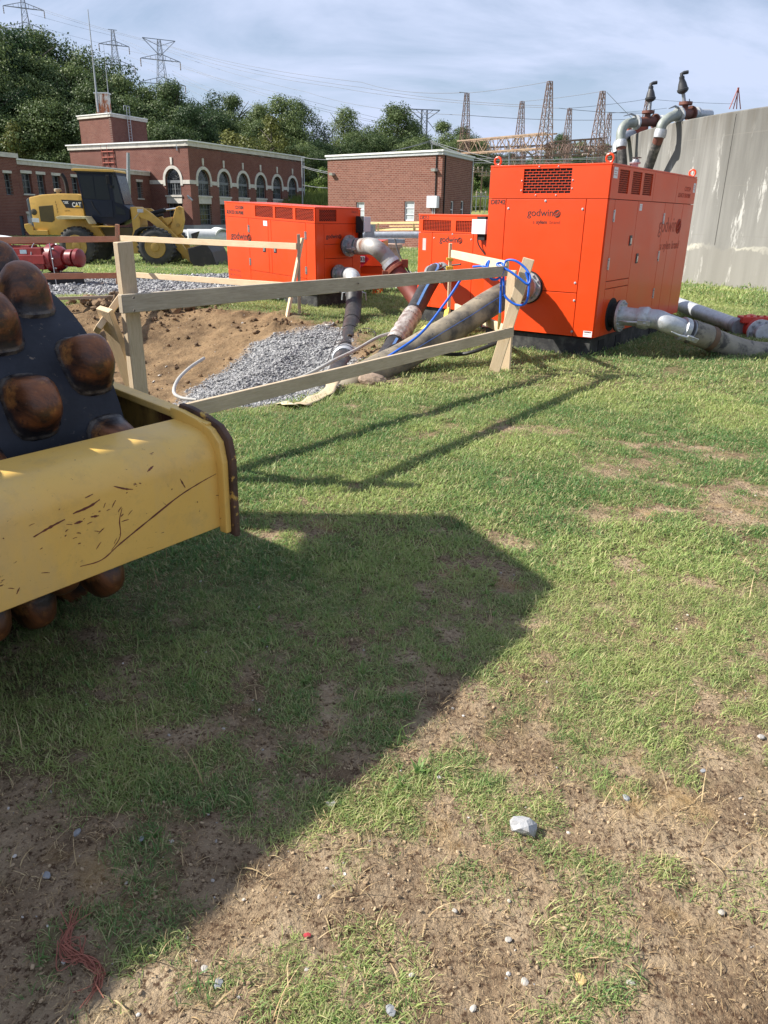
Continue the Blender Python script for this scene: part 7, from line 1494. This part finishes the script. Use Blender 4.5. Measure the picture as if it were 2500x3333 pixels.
# ------------------------------------------------------------------ trees
def leaf_mat(name, a, c, trans=.25):
    g = G(name); n = g.noise(.55, 3, .6); geo = g.n('ShaderNodeObjectInfo'); v = g.n('ShaderNodeMath', operation='ADD'); g.l(n, v.inputs[0]); g.l(geo.outputs['Random'], v.inputs[1]); k = g.ramp(v.outputs[0], .55, 1.35)
    c_ = g.mixc(k, a, c); c_ = g.mixc(g.ramp(g.noise(5, 2, .6), .4, .7, 0, .5), c_, sc3(a, .7)); g.col(c_); g.rough(.55); g.spec(.25)
    tr = g.n('ShaderNodeBsdfTranslucent'); g.l(c_, tr.inputs[0]); ms = g.n('ShaderNodeMixShader'); ms.inputs[0].default_value = trans; g.l(g.b.outputs[0], ms.inputs[1]); g.l(tr.outputs[0], ms.inputs[2]); g.l(ms.outputs[0], g.out.inputs[0]); return g.m
LEAF = leaf_mat('leaves_dark', (0.042, 0.080, 0.028), (0.155, 0.205, 0.068)); LEAF_Y = leaf_mat('leaves_yellow_green', (0.095, 0.115, 0.025), (0.18, 0.19, 0.05)); LEAF_B = leaf_mat('leaves_fresh', (0.075, 0.13, 0.022), (0.14, 0.20, 0.045))
BARK = mat('bark', (0.10, 0.085, 0.07), .9, var=.3, vs=2)
def crown_mesh(name, H, Wd, nl, seed, m_, leaf=.42, low=.12, lobes=16):
    """foliage: lobes of leaf cards spread through the crown's volume; trunk length below"""
    R = np.random.RandomState(seed); C_ = []; 
    for i in range(lobes):
        t = low + (1 - low) * R.rand() ** .85; a = R.rand() * 6.28; prof = math.sin(min(1, (t - low * .6) / (1 - low * .6) * 1.02) ** .75 * pi) ** .6 if t < .99 else .2
        rr = Wd * .5 * prof * (.35 + .62 * R.rand() ** .5); r = (H * .10 + H * .09 * R.rand()) * (1.1 - .35 * t); C_.append((rr * math.cos(a), rr * math.sin(a), H * (low + (1 - low) * t) - r * .5, r))
    C_.append((0, 0, H * .9, H * .10)); C_.append((0, 0, H * .6, H * .2))
    vol = np.array([c[3] ** 2 for c in C_]); pk = R.choice(len(C_), nl, p=vol / vol.sum()); C_ = np.array(C_)[pk]
    d = R.randn(nl, 3); d /= np.linalg.norm(d, axis=1)[:, None]; rad_ = C_[:, 3] * (.55 + .5 * R.rand(nl)) * (1 + .25 * np.sin(d[:, 0] * 7 + d[:, 2] * 9))
    P = C_[:, :3] + d * rad_[:, None] * np.array([1.15, 1.15, .85]); keep = P[:, 2] > H * low * .7; P = P[keep]; d = d[keep]; n = len(P)
    nr = d + R.randn(n, 3) * .55 + np.array([0, 0, .35]); nr /= np.linalg.norm(nr, axis=1)[:, None]; t1 = np.cross(nr, R.randn(n, 3)); t1 /= np.linalg.norm(t1, axis=1)[:, None]; t2 = np.cross(nr, t1); s = leaf * (.55 + .75 * R.rand(n))[:, None]
    q = np.stack([P - t1 * s * .6, P + t2 * s * .38, P + t1 * s * .6, P - t2 * s * .38], 1).reshape(-1, 3)
    me = bpy.data.meshes.new(name); me.vertices.add(len(q)); me.vertices.foreach_set('co', q.astype(np.float32).ravel()); f = np.arange(4 * n, dtype=np.int32); me.loops.add(4 * n); me.loops.foreach_set('vertex_index', f); me.polygons.add(n); me.polygons.foreach_set('loop_start', f[::4]); me.update(calc_edges=True); me.materials.append(m_); return me
def trunk_mesh(H, seed):
    R = np.random.RandomState(seed); b = MB(); b.tube([V(0, 0, -.5), V(R.randn() * .1, R.randn() * .1, H * .3), V(R.randn() * .3, R.randn() * .3, H * .65), V(R.randn() * .4, R.randn() * .4, H * .88)], [H * .022, H * .017, H * .010, H * .003], 8)
    for k in range(9): a = R.rand() * 6.28; z = H * (.22 + .5 * R.rand()); l_ = H * (.15 + .14 * R.rand()); b.tube([V(0, 0, z), V(math.cos(a) * l_ * .5, math.sin(a) * l_ * .5, z + l_ * .45), V(math.cos(a) * l_, math.sin(a) * l_, z + l_ * .8)], [H * .008, H * .005, H * .002], 5)
    me = bpy.data.meshes.new('trunk'); me.from_pydata(b.v, [], b.f); me.materials.append(BARK); return me
KIND = {}
def kind(k, H, Wd, nl, seed, m_, leaf, low=.12, lobes=16): KIND[k] = (crown_mesh('crown', H, Wd, nl, seed, m_, leaf, low, lobes), trunk_mesh(H, seed))
QL = QT
for i in range(5): kind('oak%d' % i, 16, 12.5, int(24000 * QL), 600 + i, LEAF, .26, .08, 30)
for i in range(2): kind('tall%d' % i, 18, 6.5, int(14000 * QL), 620 + i, LEAF, .26, .10, 18)
kind('yel', 12, 10, int(9000 * QL), 630, LEAF_Y, .32, .05, 20); kind('bush0', 5, 7, int(4500 * QL), 640, LEAF_B, .22, .0, 16); kind('bush1', 4, 8, int(4500 * QL), 641, LEAF_B, .22, .0, 16); kind('air', 15, 9, int(5600 * QL), 650, LEAF, .27, .15, 22)
def tree(k, x, y, s, label, name='tree', group='trees on the hill', rz=0, cat='tree', dz=-.3, sx=1.0):
    z = float(base_z(np.array([x]), np.array([float(y)]))[0]) + dz; t = thing(name, label, cat, (x, y, z), rz, group); me, tm = KIND[k]; c = bpy.data.objects.new('crown', me); COL.objects.link(c); c.parent = t; c.scale = (s * sx, s * sx, s); c2 = bpy.data.objects.new('trunk', tm); COL.objects.link(c2); c2.parent = t; c2.scale = (s, s, s)
    return t
# skyline trees: photo column and row of the top, depth, kind, width factor
sky_ = [(-60, 30, 120, 'oak0', 1.1, 'dark tree at the left picture edge, its top cut by the frame'), (30, 72, 128, 'oak1', 1.0, 'tallest dark tree at the far left skyline'), (115, 105, 135, 'oak2', 1.0, 'dark tree second on the skyline from the left'), (205, 95, 138, 'air', .9, 'loose-crowned tree with sky showing through beside the whip antenna'), (262, 150, 136, 'oak3', .9, 'dark round tree behind the whip antennas'), (335, 165, 132, 'oak4', .95, 'dark tree behind the middle pylon, right of the whip antennas'), (375, 235, 126, 'oak0', .8, 'broad tree right of the roof tower, below the middle pylon'), (470, 268, 128, 'oak1', .85, 'broad tree straight below the nearest pylon, left'), (550, 272, 128, 'oak2', .9, 'round tree below and right of the nearest pylon'), (622, 330, 122, 'oak3', .7, 'smaller tree above the hall cornice, right of the round one'), (690, 288, 150, 'oak4', .95, 'rounded tree left of the pair on the central ridge'), (760, 305, 150, 'oak0', .85, 'middle tree on the central ridge'), (845, 345, 140, 'oak2', .7, 'low tree on the central ridge between two taller ones'), (915, 302, 142, 'oak1', 1.0, 'big dark tree at the right end of the central ridge'), (970, 320, 150, 'oak3', .8, 'dark tree tucked behind the big one at the ridge end'), (1120, 340, 155, 'tall0', 1.0, 'tall narrow tree standing alone above the valley'), (1048, 385, 150, 'air', .8, 'thin pale tree in the gap left of the narrow one'), (1195, 402, 150, 'oak4', .8, 'round tree between the narrow tree and the small building'), (1160, 420, 160, 'oak0', .75, 'low tree right of the narrow one'), (1290, 345, 150, 'oak2', .95, 'big tree above the small brick building'), (1345, 385, 158, 'oak3', .8, 'tree right of the big one above the small building'), (1440, 392, 175, 'oak0', 1.0, 'wide dark tree behind the T-shaped tower'), (1505, 405, 180, 'oak1', .95, 'dark tree left of the leftmost lattice mast'), (1548, 432, 185, 'oak4', .9, 'dark tree behind the leftmost lattice mast'), (1720, 520, 190, 'oak1', .7, 'low tree behind the gantry beams, left'), (1830, 440, 190, 'oak2', .9, 'tree behind the slim right lattice mast'), (1895, 455, 195, 'oak3', .9, 'tree behind the second tallest lattice mast'), (1975, 465, 195, 'oak0', .85, 'tree beside the tank rim behind the masts'), (2030, 470, 200, 'oak4', .8, 'tree just left of the tank rim')]
def tree_top(px, py, Y, k, sx_, lab, grp='trees on the hill'):
    t_ = at(px, py, Y); z = float(base_z(np.array([t_.x]), np.array([float(Y)]))[0]) - .3; H = {'oak': 16, 'tal': 18, 'yel': 12, 'bus': 4.5, 'air': 15}[k[:3]]; s = max(.12, (t_.z - z) / (H * 1.0)); tree(k, t_.x, Y, s, lab, rz=(px * .37) % 6.28, sx=sx_ * min(1.25, max(.72, 1.0 / max(s, .3) ** .35)), group=grp)
for q in sky_: tree_top(q[0], q[1], q[2], q[3], q[4], q[5])
R = np.random.RandomState(33)
mass = 'one of the dark trees massed on the wooded slope'
for i in range(64):
    px = -150 + 1180 * (i + R.rand() * .9) / 64; row = i % 3; top = np.interp(px, [-150, 60, 250, 330, 420, 560, 700, 950, 1060], [90, 150, 190, 240, 300, 320, 350, 370, 440]) + row * 62 + R.rand() * 40
    tree_top(px, min(top, 470), 122 - row * 5 + R.rand() * 4 + (14 if px > 650 else 0), 'oak%d' % R.randint(5), .9 + R.rand() * .3, mass, 'trees massed on the slope')
for i in range(26):
    px = 1030 + 540 * (i + R.rand()) / 26; top = 425 + R.rand() * 60; tree_top(px, top, 138 + R.rand() * 10, 'oak%d' % R.randint(5), .9, 'one of the dark trees in the valley behind the small building', 'trees in the valley')
for i in range(18):
    px = 1600 + 440 * (i + R.rand()) / 18; tree_top(px, 490 + R.rand() * 40, 170 + R.rand() * 12, 'oak%d' % R.randint(5), 1.0, 'one of the low trees behind the substation framework', 'trees behind the substation')
for (px, py, Y, k, sx_, lab) in ((880, 375, 118, 'yel', .95, 'yellow-green tree above the right end of the hall roof'), (745, 425, 112, 'yel', 1.1, 'pale olive bushy tree over the middle of the hall roof'), (40, 400, 108, 'yel', .7, 'patch of yellow-green foliage low among the left trees')): tree_top(px, py, Y, k, sx_, lab, None)
for i in range(30):
    x = -26 + i * 1.35 + R.rand(); y = 112 + (i % 3) * 6 + R.rand() * 3; s = .55 + R.rand() * .5; tree('bush%d' % (i % 2), x, y, s, 'one of the leafy shrubs growing on the bank behind the buildings', 'shrub', 'shrubs on the bank', R.rand() * 6, 'shrub', -.2)
# tall reeds and weeds on the bank between the two brick buildings
WEED = blade_mat('weed_blade', (0.10, 0.15, 0.03), (0.22, 0.27, 0.07), (0.16, 0.18, 0.05))
wd_ = [proto_mesh('weed_clump', *tuft(.5, 60, .5, 1.3, .06, .5, 700 + i, 2), WEED) for i in range(4)]
def reed_fn(x, y): return np.ones_like(x) * .9
scat2('reeds', 'tall weeds and reeds covering the bank', wd_, 4200, (-22, 20, 99, 112), reed_fn, (.7, 1.5), 710)
scat2('reeds', 'low weeds under the trees on the slope', wd_, 5000, (-70, -4, 100, 140), reed_fn, (.9, 2.0), 711)
